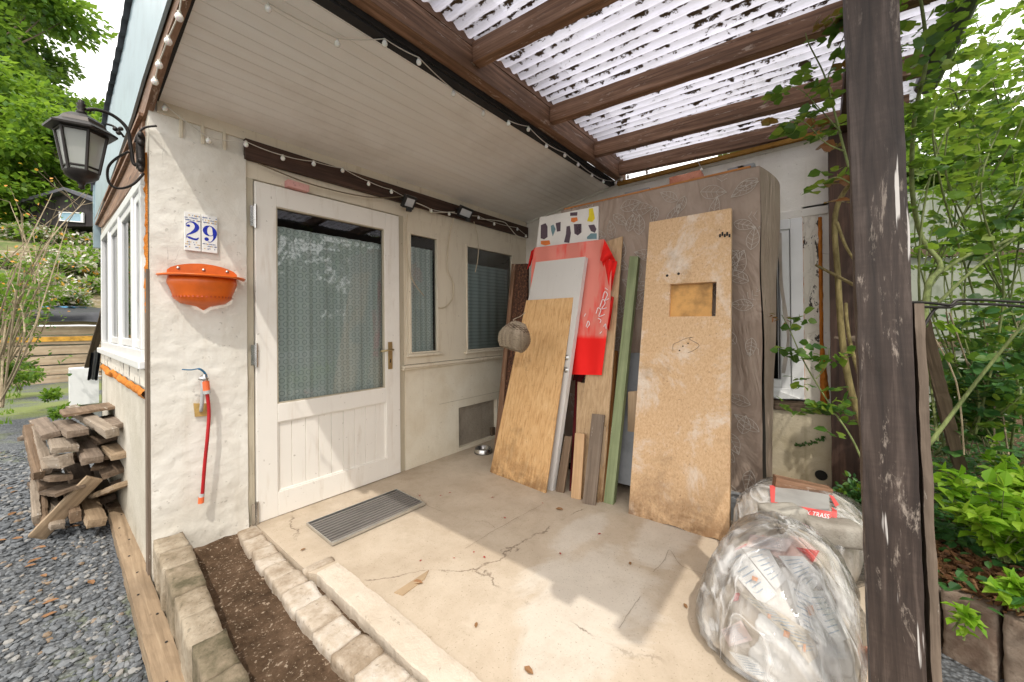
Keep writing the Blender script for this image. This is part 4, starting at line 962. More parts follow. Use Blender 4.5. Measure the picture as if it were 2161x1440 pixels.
for u, v in ((1408, 582), (1432, 578), (1452, 725), (1441, 731), (1434, 740)):
    c = cm_.inverted() @ onplane(u, v, cm_); g = MB(); g.lathe([(0, 0), (.008 if v < 600 else .004, 0), (.0085 if v < 600 else .0045, -.001)], n=12, mat=cm_ @ Matrix.Translation(V((c.x, -sg*.0015, c.z))) @ Matrix.Rotation(pi/2*sg, 4, 'X')); g.build('drill_hole', m_dark, chip)
g = MB()
pp = [cm_.inverted() @ onplane(u, v, cm_) for u, v in ((1420, 742), (1421, 728), (1432, 722), (1446, 715), (1462, 712), (1455, 716), (1475, 728), (1467, 738), (1452, 745))]
g.tube([cm_ @ V((q.x, -sg*.0006, q.z)) for q in catmull(pp, 5)], .0012, 4); g.build('scratch_mark', m_dark_wood, chip)
g = MB()
for i in range(5):
    c = cm_.inverted() @ onplane(1520+i*5, 497-(i % 2)*3, cm_); g.box((c.x-.006, -sg*.0018, c.z-.012), (c.x+.004, -sg*.0005, c.z+.008+.004*(i % 2)), cm_)
g.build('smudged_stamp', m_dark, chip)

# small plywood sheet
lean('plywood_sheet', m_ply, PZ(0, 1037, 996), PZ(0, 1148, 1043), PX(2.12, 1212, 629), PX(2.12, 1108, 633), .012, 'short orange brown plywood sheet leaning in front of the white door leaf', 'plywood sheet', jag=.006)
# white door leaf
o, wm_, wsg = lean('white_door_leaf', m_white_door, PZ(0, 1050, 985)+V((.03, 0, 0)), PZ(0, 1149, 1044)+V((.012, -.002, 0)), PX(2.21, 1246, 547), PX(2.14, 1119, 549), .038, 'old white flush door leaf leaning behind the short plywood sheet', 'door leaf')
for u, v in ((1196, 755), (1195, 781), (1193, 546)):
    if v > 600:
        c = wm_.inverted() @ onplane(u, v, wm_); g = MB(); g.lathe([(0, .014), (.012, .013), (.014, .004), (.019, .003), (.020, 0)], n=16, mat=wm_ @ Matrix.Translation(V((c.x, -wsg*.0, c.z))) @ Matrix.Rotation(pi/2*wsg, 4, 'X')); kn = g.build('knob_rosette', m_alu, o, smooth=True)
        g = MB(); g.lathe([(0, .0155), (.004, .0155), (.004, .0145)], n=10, mat=wm_ @ Matrix.Translation(V((c.x, 0, c.z))) @ Matrix.Rotation(pi/2*wsg, 4, 'X')); g.build('hole', m_dark, kn)
# carpet covered board at the far left
lean('carpet_board', m_carpet, PZ(0, 1043, 975)+V((.1, .06, 0)), PZ(0, 1080, 1000)+V((.14, 0, 0)), PX(2.42, 1114, 557), PX(2.42, 1085, 557), .03, 'narrow board covered in dark speckled carpet in the corner', 'carpet board')
lean('brown_edge_board', m_brown, PZ(0, 1036, 970)+V((.05, .02, 0)), PZ(0, 1043, 975)+V((.08, 0.02, 0)), PX(2.40, 1087, 558), PX(2.40, 1080, 557), .05, 'thin reddish brown strip of wood left of the speckled carpet board', 'wood strip')
# wicker nest basket
cb = PD(2.62, 1088, 707); nb_ = thing('wicker_nest', 'round wicker nesting basket hanging on the corner of the short plywood', 'basket', cb-V((0, 0, .11)))
mb = Matrix.Translation(cb) @ Matrix.Rotation(radians(28), 4, (cF)) @ Matrix.Rotation(radians(-12), 4, 'X')
g = MB()
for k in range(26):
    t = k/25; zz = -.10+.185*t; r = .108*sqrt(max(.02, 1-((t-.42)/.60)**2)) if t < .42 else .108*(1-.62*((t-.42)/.58)**1.7)
    ring = [mb @ V(((r+.0028*sin(j*.5*pi*1.0+k*pi))*cos(j*2*pi/48), (r+.0028*sin(j*.5*pi+k*pi))*sin(j*2*pi/48), zz+.0012*random.uniform(-1, 1))) for j in range(49)]
    g.tube(ring, .0042, 5, cap=False)
g.build('woven_body', m_wicker, nb_, smooth=True)
g = MB(); g.blob((0, 0, 0), (.099, .099, .085), 20, 12, 0); g.v = [mb @ p for p in g.v]; g.build('lining', m_dark_wood, nb_, smooth=True)
g = MB(); g.tube(catmull([mb @ V((0, 0, .08)), PD(2.60, 1083, 676), PD(2.6, 1098, 668), PD(2.62, 1108, 660)], 5), .003, 5); g.build('hanging_loop', m_wicker, nb_)

# covered cupboard
cup = thing('covered_cupboard', 'tall cupboard wrapped in a taupe leaf patterned cloth against the side wall', 'covered cupboard', (2.7, -1.7, 0))
XF = 2.30
g = MB(); g.box((XF+.03, -2.30, 0), (3.12, -1.02, 2.0)); g.build('carcass', m_dark, cup)
yR, yL = -2.345, -1.00
def cloth(a, b):         # front sheet: a 0..1 left to right, b 0..1 top to bottom
    y = yL+(yR-yL)*a; z = 2.075-.02*(1-a)*0-b*(2.02-.0*a)
    fo_ = .018*sin(a*9+.8*b)*(b**.8)+.030*noise.noise(V((a*3, b*1.5, 2)))*b+.012*noise.noise(V((a*11, b*2, 5)))*b
    x = XF-.008-abs(.02*sin(a*pi*3))*b*.6+fo_+.010*(1-2*abs(noise.noise(V((a*4+b*2, b*5, 11)))))*min(1, b*4)-.008*(1-2*abs(noise.noise(V((a*7-b*3, b*4, 21)))))*min(1, b*4)
    if a > .86: x += .02*sin((a-.86)/.14*pi)*b
    return V((x, y+.010*noise.noise(V((a, b*5, 1)))*(1 if a > .95 else 0)-.035*b*a*0, z))
g = MB(); g.grid(90, 60, cloth); g.f = [f[::-1] for f in g.f]
def side(a, b):          # right flank bulging outward, hem torn
    c0 = cloth(1, b); x = c0.x+(.72)*a; zt_ = 2.075-.12*a; z = zt_-b*(zt_-.055)
    if a > .55: zlim = .5+.9*(a-.55); z = zt_-b*(zt_-zlim)
    bul = .075*sin(min(1, a*1.25)*pi)*(1-b*.6)*(.5+.5*cos(b*2.6))
    return V((x, c0.y-bul+.012*noise.noise(V((a*4, b*4, 8)))*a-.02*b*(1-a), z))
g.grid(30, 60, side); g.f = g.f
g.build('cloth', m_taupe, cup, smooth=True)
g = MB(); g.grid(2, 40, lambda a, b: V((2.98+.015*a, -2.40+.028*sin(b*7)*b-.03*b+(.022+.014*noise.noise(V((b*6, 0, 0))))*a, 1.80-1.0*b))); g.build('torn_hem', m_taupe_in, cup, smooth=True)
g = MB(); g.grid(10, 1, lambda a, b: V((XF-.01+.85*a, yL+(yR-yL)*b, 2.075-.12*a))); g.build('cloth_top', m_taupe, cup, smooth=True)
# printed leaves on the cloth
def leafprint(g, c, L, ang, w_=.42):
    cy_, cz_ = c
    def P_(s, t):
        y = cy_+(s*cos(ang)-t*sin(ang)); z = cz_+(s*sin(ang)+t*cos(ang)); a = (y-yL)/(yR-yL); b = (2.075-z)/2.02
        if not (0 < a < 1 and 0 < b < 1): return None
        p = cloth(a, b); return p-V((.007, 0, 0))
    def line(pts, r=.0016):
        q = [P_(*p) for p in pts]
        if all(x is not None for x in q): g.tube(q, r, 4, cap=False)
    n_ = 12; w2 = L*w_*.5
    f = lambda t: w2*sin(pi*t**.8)
    line([(L*t/n_, f(t/n_)) for t in range(n_+1)]); line([(L*t/n_, -f(t/n_)) for t in range(n_+1)]); line([(L*t/6, 0) for t in range(7)])
    for k in range(1, 5):
        t = k/5; line([(L*t, 0), (L*(t+.08), f(min(1, t+.08))*.45), (L*(t+.14), f(min(1, t+.14))*.85)], .0012); line([(L*t, 0), (L*(t+.08), -f(min(1, t+.08))*.45), (L*(t+.14), -f(min(1, t+.14))*.85)], .0012)
g = MB(); rr = random.Random(5)
for i in range(15):
    for k in range(11):
        cyy = -1.05-1.28*(i+.5*(k % 2))/14; czz = 1.98-.185*k; 
        if rr.random() < .04: continue
        leafprint(g, (cyy+rr.uniform(-.03, .03), czz+rr.uniform(-.03, .03)), rr.uniform(.11, .17), rr.uniform(0, 6.28), rr.uniform(.4, .6))
g.build('leaf_print', m_print, cup)
# things on top of the cupboard
zt0 = 2.075
g = MB(); a = PX(2.27, 1262, 425); b = PX(2.27, 1587, 360); g.box((2.30, -2.30, 2.078), (2.335, -1.02, 2.092), Matrix.Identity(4)); tag(g.build('orange_lath', m_rustwood, bevel=.002, mw=frame((2.31, -1.02, 2.08), (0, -1, 0))), 'thin orange brown lath lying along the front of the covered cupboard', 'wooden lath')
p = PX(2.36, 1445, 378); mw = Matrix.Translation(V((2.40, p.y, 2.092))); g = MB(); g.rbox((.10, .20, .065), mw, seg=.02, amp=.003, seed=4); tag(g.build('red_brick', m_brick, mw=mw), 'dull red brick weighing down the cloth on top of the cupboard', 'brick')
for k, (u, v, lab) in enumerate(((1360, 404, 'left of the brick'), (1555, 358, 'just right of the brick'), (1580, 354, 'closest to the cupboard corner'), (1335, 409, 'farthest left of the brick'))):
    p = PX(2.38, u, v); g = MB(); mw = Matrix.Translation(V((2.37, min(-1.05, max(-2.27, p.y)), 2.0925))); g.box((-.03, -.045, 0), (.03, .045, .026), mw); tag(g.build('slate_piece', m_greypanel, mw=mw, bevel=.003), 'dark flat slab on the covered cupboard, '+lab, 'slab', 'dark slabs on the cupboard top')
# painted canvas
cv, cvm, csg = lean('painted_canvas', m_canvas, PX(2.27, 1118, 640), PX(2.27, 1262, 640), PX(2.27, 1262, 435), PX(2.27, 1139, 459), .018, 'white canvas painted with rows of dark vases and a yellow bottle', 'painting')
def shape(pts, mat, name='painted_shape'):
    g = MB(); q = [cvm.inverted() @ onplane(u, v, cvm) for u, v in pts]; g.prism([cvm @ V((x.x, -csg*.0015, x.z)) for x in q], cvm.to_3x3() @ V((0, csg*.001, 0))); g.build(name, mat, cv)
def zc(pts): return [(1100+x/3.6, 420+y/3.6) for x, y in pts]
shape(zc([(150, 200), (185, 185), (200, 210), (200, 290), (175, 308), (148, 300)]), m_plum)
shape(zc([(225, 205), (245, 195), (262, 230), (240, 285), (228, 240)]), m_teal); shape(zc([(262, 185), (300, 175), (298, 245), (272, 250)]), m_plum)
shape(zc([(372, 105), (428, 100), (425, 128), (372, 130)]), m_plum); shape(zc([(380, 145), (425, 140), (430, 165), (400, 180), (378, 172)]), m_orangep)
shape(zc([(345, 210), (370, 205), (378, 260), (365, 335), (325, 330), (340, 270)]), m_plum); shape(zc([(400, 192), (458, 190), (458, 255), (430, 278), (405, 265)]), m_plum)
shape(zc([(515, 75), (545, 70), (560, 150), (540, 175), (500, 170), (515, 130)]), m_yellow); shape(zc([(510, 200), (555, 195), (572, 230), (560, 258), (530, 245)]), m_plum); shape(zc([(500, 290), (530, 262), (574, 262), (574, 305), (500, 305)]), m_teal)
shape(zc([(150, 320), (215, 315), (222, 345), (185, 355), (150, 345)]), m_orangep); shape(zc([(445, 200), (450, 200), (444, 258), (440, 256)]), m_canvas); shape(zc([(428, 200), (433, 200), (432, 258), (428, 256)]), m_canvas)
# red cloth over the boards behind the white door
def rc(u, v, x): return PX(x, u, v)
edgeT = [(1127, 523), (1160, 516), (1200, 512), (1240, 509), (1272, 505)]
g = MB()
Lc = [(1127, 523), (1122, 560), (1118, 640), (1135, 720), (1170, 790)]; Rc = [(1275, 505), (1291, 560), (1288, 640), (1279, 720), (1270, 792)]
def ip(P_, t): k = t*(len(P_)-1); i = min(int(k), len(P_)-2); f = k-i; return (P_[i][0]+(P_[i+1][0]-P_[i][0])*f, P_[i][1]+(P_[i+1][1]-P_[i][1])*f)
def rcl(a, b):
    l = ip(Lc, b); r = ip(Rc, b); u = l[0]+(r[0]-l[0])*a; v = l[1]+(r[1]-l[1])*a
    return PX(2.245+.010*sin(a*17+b*2)+.010*noise.noise(V((a*5, b*3, 4)))-.155*b, u, v)
g.grid(50, 50, rcl); g.f = [f[::-1] for f in g.f]
red = g.build('red_cloth', m_redcloth, smooth=True); tag(red, 'bright red beach towel with white lettering draped beside the white door leaf', 'red cloth')
def tailf(P0, P1, P2, P3, nm, x=2.20):
    g = MB(); g.grid(14, 24, lambda a, b: PX(x+.02*sin(a*8+b*3), (P0[0]*(1-a)+P1[0]*a)*(1-b)+(P3[0]*(1-a)+P2[0]*a)*b, (P0[1]*(1-a)+P1[1]*a)*(1-b)+(P3[1]*(1-a)+P2[1]*a)*b)); g.build(nm, m_redfull, red, smooth=True)
m_redfull = simple('vivid_red_cloth', (.80, .008, .004), .85, var=.1); m_redpale = simple('faded_red_cloth', (.70, .22, .16), .85, var=.15)
tailf((1268, 545), (1303, 552), (1290, 615), (1284, 600), 'fold', 2.19); tailf((1276, 506), (1300, 552), (1286, 558), (1266, 550), 'corner_flap', 2.19)
tailf((1290, 625), (1296, 628), (1285, 700), (1281, 690), 'fold', 2.14); tailf((1121, 530), (1130, 524), (1120, 560), (1112, 570), 'fold', 2.24)
def rpt(u, v): return PX(2.224-.155*(v-505)/285, u, v)
g = MB()
strokes = [[(1258, 662), (1262, 650), (1268, 655), (1264, 668), (1276, 664)], [(1266, 648), (1272, 632), (1277, 640), (1270, 652), (1280, 650)], [(1272, 630), (1276, 616), (1282, 622), (1277, 634), (1285, 630)], [(1237, 690), (1241, 678), (1244, 684), (1239, 692)], [(1262, 672), (1268, 676), (1266, 682)], [(1274, 690), (1278, 684), (1279, 694)], [(1266, 704), (1270, 700)], [(1233, 668), (1236, 662)], [(1277, 608), (1282, 612)]]
for s in strokes: g = MB(); g.tube(catmull([rpt(*q) for q in s], 5), .0028, 5); g.build('white_lettering', m_paper, red)
tb_, tbm, _ = lean('maroon_blanket', m_maroon, PZ(0, 1193, 1042)+V((.05, 0, 0)), PZ(0, 1207, 1045)+V((.05, 0, 0)), PX(2.24, 1228, 780), PX(2.24, 1216, 780), .02, 'dark maroon blanket edge hanging below the red cloth', 'blanket')
g = MB(); g.grid(10, 8, lambda a, b: PX(2.20+.01*sin(a*9), 1212+24*a-4*b, 786+18*b*(1-.3*a))); g.build('crumpled_hem', m_maroon, tb_, smooth=True)
# tall board behind the red cloth and the small offcuts
lean('tall_board', m_ply2, PZ(0, 1195, 1044)+V((.06, 0, 0)), PZ(0, 1268, 1062)+V((.012, 0, 0)), PX(2.275, 1314, 499), PX(2.275, 1272, 512), .014, 'tall light brown board right of the red cloth', 'board')
lean('wood_batten', m_rustwood, PZ(0, 1266, 1062)+V((.03, -.005, 0)), PZ(0, 1272, 1063)+V((.03, -.005, 0)), PX(2.27, 1302, 740), PX(2.27, 1294, 740), .03, 'narrow orange brown batten beside the tall light brown board', 'batten')
lean('short_board', m_ply2, PZ(0, 1206, 1050)+V((.03, 0, 0)), PZ(0, 1262, 1062)+V((.004, 0, 0)), PX(2.13, 1280, 818), PX(2.13, 1219, 806), .02, 'squarish faded plywood board standing under the red cloth', 'board', jag=.01)
lean('grey_plank', m_grey_wood, PZ(0, 1228, 1064), PZ(0, 1257, 1067), PX(2.02, 1275, 876), PX(2.02, 1250, 873), .022, 'grey weathered plank left of the green board', 'plank')
lean('pale_plank', m_pale, PZ(0, 1204, 1051), PZ(0, 1226, 1055), PX(1.99, 1233, 916), PX(1.99, 1214, 914), .022, 'short fresh orange pine plank among the leaning boards', 'plank')
lean('brown_plank', m_old_wood, PZ(0, 1172, 1038), PZ(0, 1190, 1041), PX(1.99, 1206, 922), PX(1.99, 1192, 920), .02, 'short brown plank just right of the white door leaf', 'plank')
lean('tan_strip', m_beige, PZ(0, 1256, 1058)+V((.02, 0, 0)), PZ(0, 1270, 1061)+V((.02, 0, 0)), PX(2.03, 1278, 900), PX(2.03, 1268, 900), .015, 'thin tan strip between grey plank and green board', 'strip')
lean('green_board', m_green, PZ(0, 1273, 1061), PZ(0, 1294, 1066), PX(2.25, 1347, 541), PX(2.25, 1329, 541), .05, 'long narrow board painted pale green', 'plank')
lean('grey_sheet', m_greypanel, PZ(.10, 1290, 1030)+V((.10, 0, 0)), PZ(.10, 1330, 1040)+V((.10, 0, 0)), PX(2.26, 1352, 745), PX(2.26, 1322, 745), .012, 'dull blue grey sheet between green board and chipboard panel', 'sheet')
lean('knotty_strip', m_beige, PZ(0.05, 1316, 1030)+V((.06, 0, 0)), PZ(0.05, 1336, 1035)+V((.06, 0, 0)), PX(2.12, 1345, 826), PX(2.12, 1325, 828), .018, 'beige strip with a dark knot left of the chipboard panel', 'strip')
g = MB(); g.tube(catmull([PD(2.95, 1303, 1000), PD(2.95, 1305, 1008), PD(2.9, 1313, 1016), PD(2.9, 1325, 1006), PD(2.9, 1330, 1000)], 6), .012, 8); o = g.build('black_pipe_bend', m_black_pl, smooth=True); o.location.z = max(0.0, o.location.z-0); tag(o, 'short bent black hose piece on the floor behind the green board', 'hose piece')
WM[o] = o.matrix_basis.copy()

# ================================================================ BAGS
bag = thing('rubbish_bag', 'big clear plastic bag full of folded white papers beside the post', 'plastic bag', (1.36, -2.50, 0))
BC = V((1.39, -2.485, 0))
def bagblob(sc1, seed, amp, g, zs=1.0):
    def fn(a, b):
        th = a*2*pi; t = b
        # profile: bulged sack 0..0.47 m
        prof = [(0, .0), (.98, .003), (1.10, .03), (1.08, .10), (.99, .19), (.87, .27), (.66, .345), (.34, .39), (0, .40)]
        k = t*(len(prof)-1); i = min(int(k), len(prof)-2); f = k-i; f = f*f*(3-2*f)*.5+f*.5
        r = prof[i][0]+(prof[i+1][0]-prof[i][0])*f; z = prof[i][1]+(prof[i+1][1]-prof[i][1])*f
        q = V((cos(th)*1.6, sin(th)*1.6, z*5+seed))
        w3 = V((cos(th)*1.2+z*3.2, sin(th)*1.2-z*2.6, z*1.5+seed)); fold = 1+amp*(.8*noise.noise(q)+.4*noise.noise(q*2.5)+.75*(1-3*abs(noise.noise(w3*2.6)))*.6+.22*(1-3*abs(noise.noise(w3*5.5+V((3, 1, seed)))))*.5)
        rx, ry = (.285, .22); sq = lambda x: math.copysign(abs(x)**.78, x)
        p = V((sq(cos(th))*rx*r*fold*sc1, sq(sin(th))*ry*r*fold*sc1, z*sc1*zs*(1+.05*noise.noise(q*1.5)))); 
        p = Matrix.Rotation(radians(-8), 3, 'Z') @ p
        return BC+p+V((.10*z, 0, 0.002))
    g.grid(200, 90, fn)
g = MB(); bagblob(.93, 0, .075, g); g.build('contents', m_content_bag, bag, smooth=True)
g = MB(); bagblob(1.0, 0, .085, g); g.build('plastic_film', m_film, bag, smooth=True)
bm_c = bmesh.new()
import mathutils.bvhtree as _bt
_tmp = MB(); bagblob(.93, 0, .075, _tmp); BV = _bt.BVHTree.FromPolygons([tuple(p) for p in _tmp.v], _tmp.f)
def onbag(u, v, off=.006):
    d = ray(u, v).normalized(); h = BV.ray_cast(CAM, d)
    if h[0] is None: return None
    return h[0]+h[1]*0-d*off
def bagpatch(px, nm, mat, parent=bag, nu=8, nv=8, off=.008, amp=.004, seed=0):
    def fn(a, b):
        u = (px[0][0]*(1-a)+px[1][0]*a)*(1-b)+(px[3][0]*(1-a)+px[2][0]*a)*b; v = (px[0][1]*(1-a)+px[1][1]*a)*(1-b)+(px[3][1]*(1-a)+px[2][1]*a)*b
        p = onbag(u, v, off+amp*noise.noise(V((a*3+seed, b*3, seed))))
        return p if p is not None else BC+V((0, 0, .2))
    g = MB(); g.grid(nu, nv, fn); return g.build(nm, mat, parent, smooth=True)
m_paper_pink = simple('pinkish_paper', (.74, .60, .56), .7)
bz = lambda l: [(1480+x/4, 1080+y/4) for x, y in l]
def grow(q, k=1.12):
    cx_ = sum(a for a, b in q)/4; cy_ = sum(b for a, b in q)/4; return [(cx_+(a-cx_)*k, cy_+(b-cy_)*k) for a, b in q]
pk = [([(180, 400), (330, 320), (620, 680), (500, 765)], 1), ([(360, 320), (545, 290), (700, 560), (620, 640)], 2), ([(670, 385), (860, 390), (1010, 545), (900, 690)], 3), ([(900, 690), (1080, 690), (1245, 1040), (1100, 1110)], 4), ([(740, 600), (930, 700), (1050, 1120), (860, 1010)], 5), ([(560, 840), (900, 1040), (1000, 1180), (900, 1260)], 6)]
for q, sd in pk+[([(430, 200), (760, 240), (700, 330), (400, 290)], 7), ([(180, 1000), (330, 930), (420, 1080), (240, 1130)], 8), ([(330, 690), (560, 790), (900, 1010), (700, 1010)], 9), ([(250, 1190), (420, 1240), (640, 1420), (420, 1400)], 10), ([(980, 1130), (1180, 1120), (1220, 1240), (1020, 1240)], 11)]:
    q = grow(q)
    po = bagpatch(bz(q), 'folded_paper', (m_paper, m_papertan, m_paper_pink)[0 if sd < 6 or sd in (10, 11) else 1 if sd in (6, 9) else 2], off=.006+.0014*min(sd, 7), amp=.004, seed=sd)
    rr = random.Random(sd)
    (ax_, ay_), (bx_, by_), (cx_, cy_), (dx_, dy_) = q
    for k in range(7):       # printed lines
        t0 = .12+.11*k; s0 = rr.uniform(.1, .25); s1 = rr.uniform(.6, .9); wd = .022
        f = lambda s, t: ((ax_*(1-s)+bx_*s)*(1-t)+(dx_*(1-s)+cx_*s)*t, (ay_*(1-s)+by_*s)*(1-t)+(dy_*(1-s)+cy_*s)*t)
        bagpatch(bz([f(s0, t0), f(s1, t0), f(s1, t0+wd), f(s0, t0+wd)]), 'printed_line', m_inkb, po, 8, 1, .0085+.0014*min(sd, 7), .004, sd)
for q in ([(890, 800), (940, 790), (960, 870), (910, 880)], [(700, 1000), (750, 1020), (740, 1070), (690, 1050)], [(560, 860), (590, 870), (585, 905), (560, 900)], [(430, 540), (480, 560), (470, 590), (425, 575)], [(860, 1120), (885, 1120), (880, 1190), (860, 1180)]): bagpatch(bz(q), 'orange_mark', m_inko, bag, 4, 4, .022)
for q in ([(260, 330), (520, 200), (560, 225), (300, 320)], [(800, 300), (1000, 330), (940, 430), (880, 370)], [(895, 1005), (920, 1010), (935, 1055), (910, 1050)], [(285, 690), (330, 680), (310, 750), (270, 760)]): bagpatch(bz(q), 'red_mark', m_inkr, bag, 6, 6, .008)
# cement sack wrapped in film behind it
bag2 = thing('cement_sack', 'cement sack with a red printed band wrapped in clear film, behind the big bag', 'cement sack', (1.86, -2.50, 0))
C2 = V((1.975, -2.53, .168)); W2M = Matrix.Translation(C2) @ Matrix.Rotation(radians(-10), 4, 'Z')
def sack(g, s, seed, amp): g.blob((0, 0, 0), (.27*s, .245*s, .172*s), 60, 30, amp, 2.2, seed, e=.62, zmin=-.166); g.v = [W2M @ p for p in g.v]
g = MB(); sack(g, .95, 2, .05); g.build('sack', m_content, bag2, smooth=True)
g = MB(); sack(g, 1.03, 7, .06); g.build('plastic_film', m_film, bag2, smooth=True)
_t2 = MB(); sack(_t2, 1.03, 7, .07); B2 = _bt.BVHTree.FromPolygons([tuple(p) for p in _t2.v], _t2.f)
BV_s = BV; BV = B2
zz = lambda l: [(1560+x/6.546, 980+y/6.546) for x, y in l]
rp_ = lambda q, nm, m_, off=.006, par=bag2, n=8: bagpatch(zz(q), nm, m_, par, n, n, off, 0)
rp_([(420, 290), (500, 290), (490, 520), (440, 560)], 'red_border', m_inkr); rp_([(1240, 420), (1300, 440), (1380, 560), (1330, 590)], 'red_border', m_inkr); rp_([(1280, 590), (1350, 640), (1350, 820), (1290, 800)], 'red_border', m_inkr)
band = rp_([(480, 520), (1290, 660), (1260, 780), (560, 650)], 'red_band', m_inkr, .008)
rp_([(500, 300), (1240, 420), (1250, 655), (490, 520)], 'grey_label', m_grey_pl if False else simple('label_grey', (.34, .33, .31), .6), .007)
# lettering on the band
TM = MB(); wtx = text_into(TM, 'STON MIX TRASS', .1, (0, 0, 0), (1, 0, 0), (0, 1, 0), 0)
def tmap(p):
    a = p.x/wtx; b = p.y/.075; q = [(570, 640), (1240, 755), (1250, 690), (600, 560)]
    X0 = q[0][0]*(1-a)+q[1][0]*a; Y0 = q[0][1]*(1-a)+q[1][1]*a; X1 = q[3][0]*(1-a)+q[2][0]*a; Y1 = q[3][1]*(1-a)+q[2][1]*a
    u, v = zz([(X0*(1-b)+X1*b, Y0*(1-b)+Y1*b)])[0]; r = onbag(u, v, .012); return r if r is not None else C2
g = MB(); g.add([tmap(p) for p in TM.v], TM.f); g.build('lettering', m_paper, band)
# stones lying on it
def onstone(u, v, dx, dy, dz, ang, lab, nm, mat, cat, group=None, tilt=0, sink=.0, dist=None):
    p = onbag(u, v, 0) or PD(1.9, u, v)
    if dist: p = PD(dist, u, v)
    mw = Matrix.Translation(p-V((0, 0, sink))) @ Matrix.Rotation(radians(ang), 4, 'Z') @ Matrix.Rotation(radians(tilt), 4, 'Y')
    g = MB(); g.rbox((dx, dy, dz), mw, seg=.018, amp=.004, sc_=12, seed=u); tag(g.build(nm, mat, mw=mw, smooth=True), lab, cat, group)
onstone(1652, 1118, .17, .09, .085, -46, 'grey concrete block on the bags, left one of the pair', 'concrete_block', m_block, 'concrete block', 'concrete blocks weighing down the plastic', 0, -.015, 1.66)
onstone(1752, 1152, .19, .10, .09, -66, 'grey concrete block on the bags, right one with a pale end', 'concrete_block', m_block, 'concrete block', 'concrete blocks weighing down the plastic', 0, -.015, 1.61)
p0 = PD(1.93, 1632, 1018); p1 = PD(1.86, 1752, 1045)
g = MB(); mw = frame(p0, p1-p0, (0, 0, 1)); g.rbox((.075, .05, (p1-p0).length), mw, seg=.03, amp=.003, seed=8); tag(g.build('wood_offcut', m_brown, mw=mw), 'dark reddish board lying across the top of the cement sack', 'wood offcut')
BV = BV_s
g = MB(); mw = Matrix.Translation(PZ(0, 1560, 1090)) ; g.rbox((.18, .12, .14), mw, seg=.03, amp=.004, seed=9); tag(g.build('dark_block', m_greypanel, mw=mw), 'dark grey block on the floor between chipboard panel and bags', 'block')
g = MB(); mw = Matrix.Translation(PZ(-.02, 1868, 1432)); g.rbox((.10, .06, .07), mw @ Matrix.Rotation(.5, 4, 'Z'), seg=.03, amp=.004, seed=19); tag(g.build('brick_piece', m_brick, mw=mw), 'broken orange brick at the foot of the near post', 'brick')

# ================================================================ THINGS ON THE PIER
# wall lantern
LCn = PD(1.76, 172, 314); lan = thing('wall_lantern', 'black cast iron wall lantern with scrolled bracket on the house corner', 'wall lantern', (-.03, 0, 1.95))
def LM(p): return LCn+V(p)
hexr = lambda r, z, k=6, ph=pi/6: [V((r*cos(ph+i*2*pi/k), r*sin(ph+i*2*pi/k), z)) for i in range(k)]
RT = Matrix.Rotation(radians(12), 3, 'Z')
T_ = lambda p: LCn+RT @ V((p[0]*.80, p[1]*.80, p[2] if p[2] < .08 else .08+(p[2]-.08)*.8))
g = MB()
def loft(g, rings):
    n = len(rings[0]); vs = [T_(p) for r in rings for p in r]
    g.add(vs, [(i*n+j, i*n+(j+1) % n, (i+1)*n+(j+1) % n, (i+1)*n+j) for i in range(len(rings)-1) for j in range(n)])
loft(g, [hexr(.150, .072), hexr(.152, .080), hexr(.105, .112), hexr(.095, .135), hexr(.055, .165), hexr(.020, .175), hexr(.018, .185)])
loft(g, [hexr(.150, .072), hexr(.10, .070)]); g.build('roof', m_iron, lan)
g = MB(); g.lathe([(.016, .160), (.019, .168), (.010, .176), (.017, .186), (.011, .194), (.017, .203), (.009, .211), (.011, .219), (.0, .226)], org=LCn, n=16); g.build('finial', m_iron, lan, smooth=True)
g = MB(); zt_, zb_ = .070, -.110; rt_, rb_ = .105, .070
ph = pi/6
for i in range(6):
    a = ph+i*pi/3; g.tube([T_((rt_*cos(a), rt_*sin(a), zt_)), T_((rb_*cos(a), rb_*sin(a), zb_))], .006, 6)
for r_, z in ((rt_, zt_-.004), (rb_, zb_), (rb_*1.03, zb_+.02)):
    q = [T_(p) for p in hexr(r_, z)]; g.tube(q+[q[0]], .005, 6)
g.build('cage', m_iron, lan)
g = MB()
for i in range(6):
    a, b = ph+i*pi/3, ph+(i+1)*pi/3; r1, r2 = rt_-.004, rb_-.004
    g.quad(T_((r2*cos(a), r2*sin(a), zb_)), T_((r2*cos(b), r2*sin(b), zb_)), T_((r1*cos(b), r1*sin(b), zt_)), T_((r1*cos(a), r1*sin(a), zt_)))
M_ = Mt('milky_glass'); m_milky = glassmat('frosted_pane', (.5, .52, .50), .10)
M_ = Mt('frosted_pane_body'); M_.done((.50, .51, .47), .35); t_ = M_.n('ShaderNodeBsdfTransparent'); M_.nt.links.new(sh_mix(M_, .35, M_.b.outputs[0], t_.outputs[0]), M_.out.inputs[0]); g.build('glass', M_.m, lan)
g = MB(); g.lathe([(.058, -.112), (.054, -.130), (.036, -.146), (.016, -.155), (.009, -.172), (.012, -.182), (.0, -.190)], org=LCn, n=16); g.build('base_cup', m_iron, lan, smooth=True)
wpt = V((-.018, -.01, 2.01))
def ap(u, v, t): return LCn.lerp(wpt, t)*0+ (lambda P: P)(PD((LCn.lerp(wpt, t)-CAM).dot(cF), u, v))
g = MB(); g.tube(catmull([ap(182, 232, .05), ap(205, 232, .25), ap(240, 245, .55), ap(268, 272, .8), ap(276, 310, .92), ap(282, 345, .97), ap(292, 345, 1.0), ap(296, 325, 1)], 8), .008, 8); g.build('arm', m_iron, lan, smooth=True)
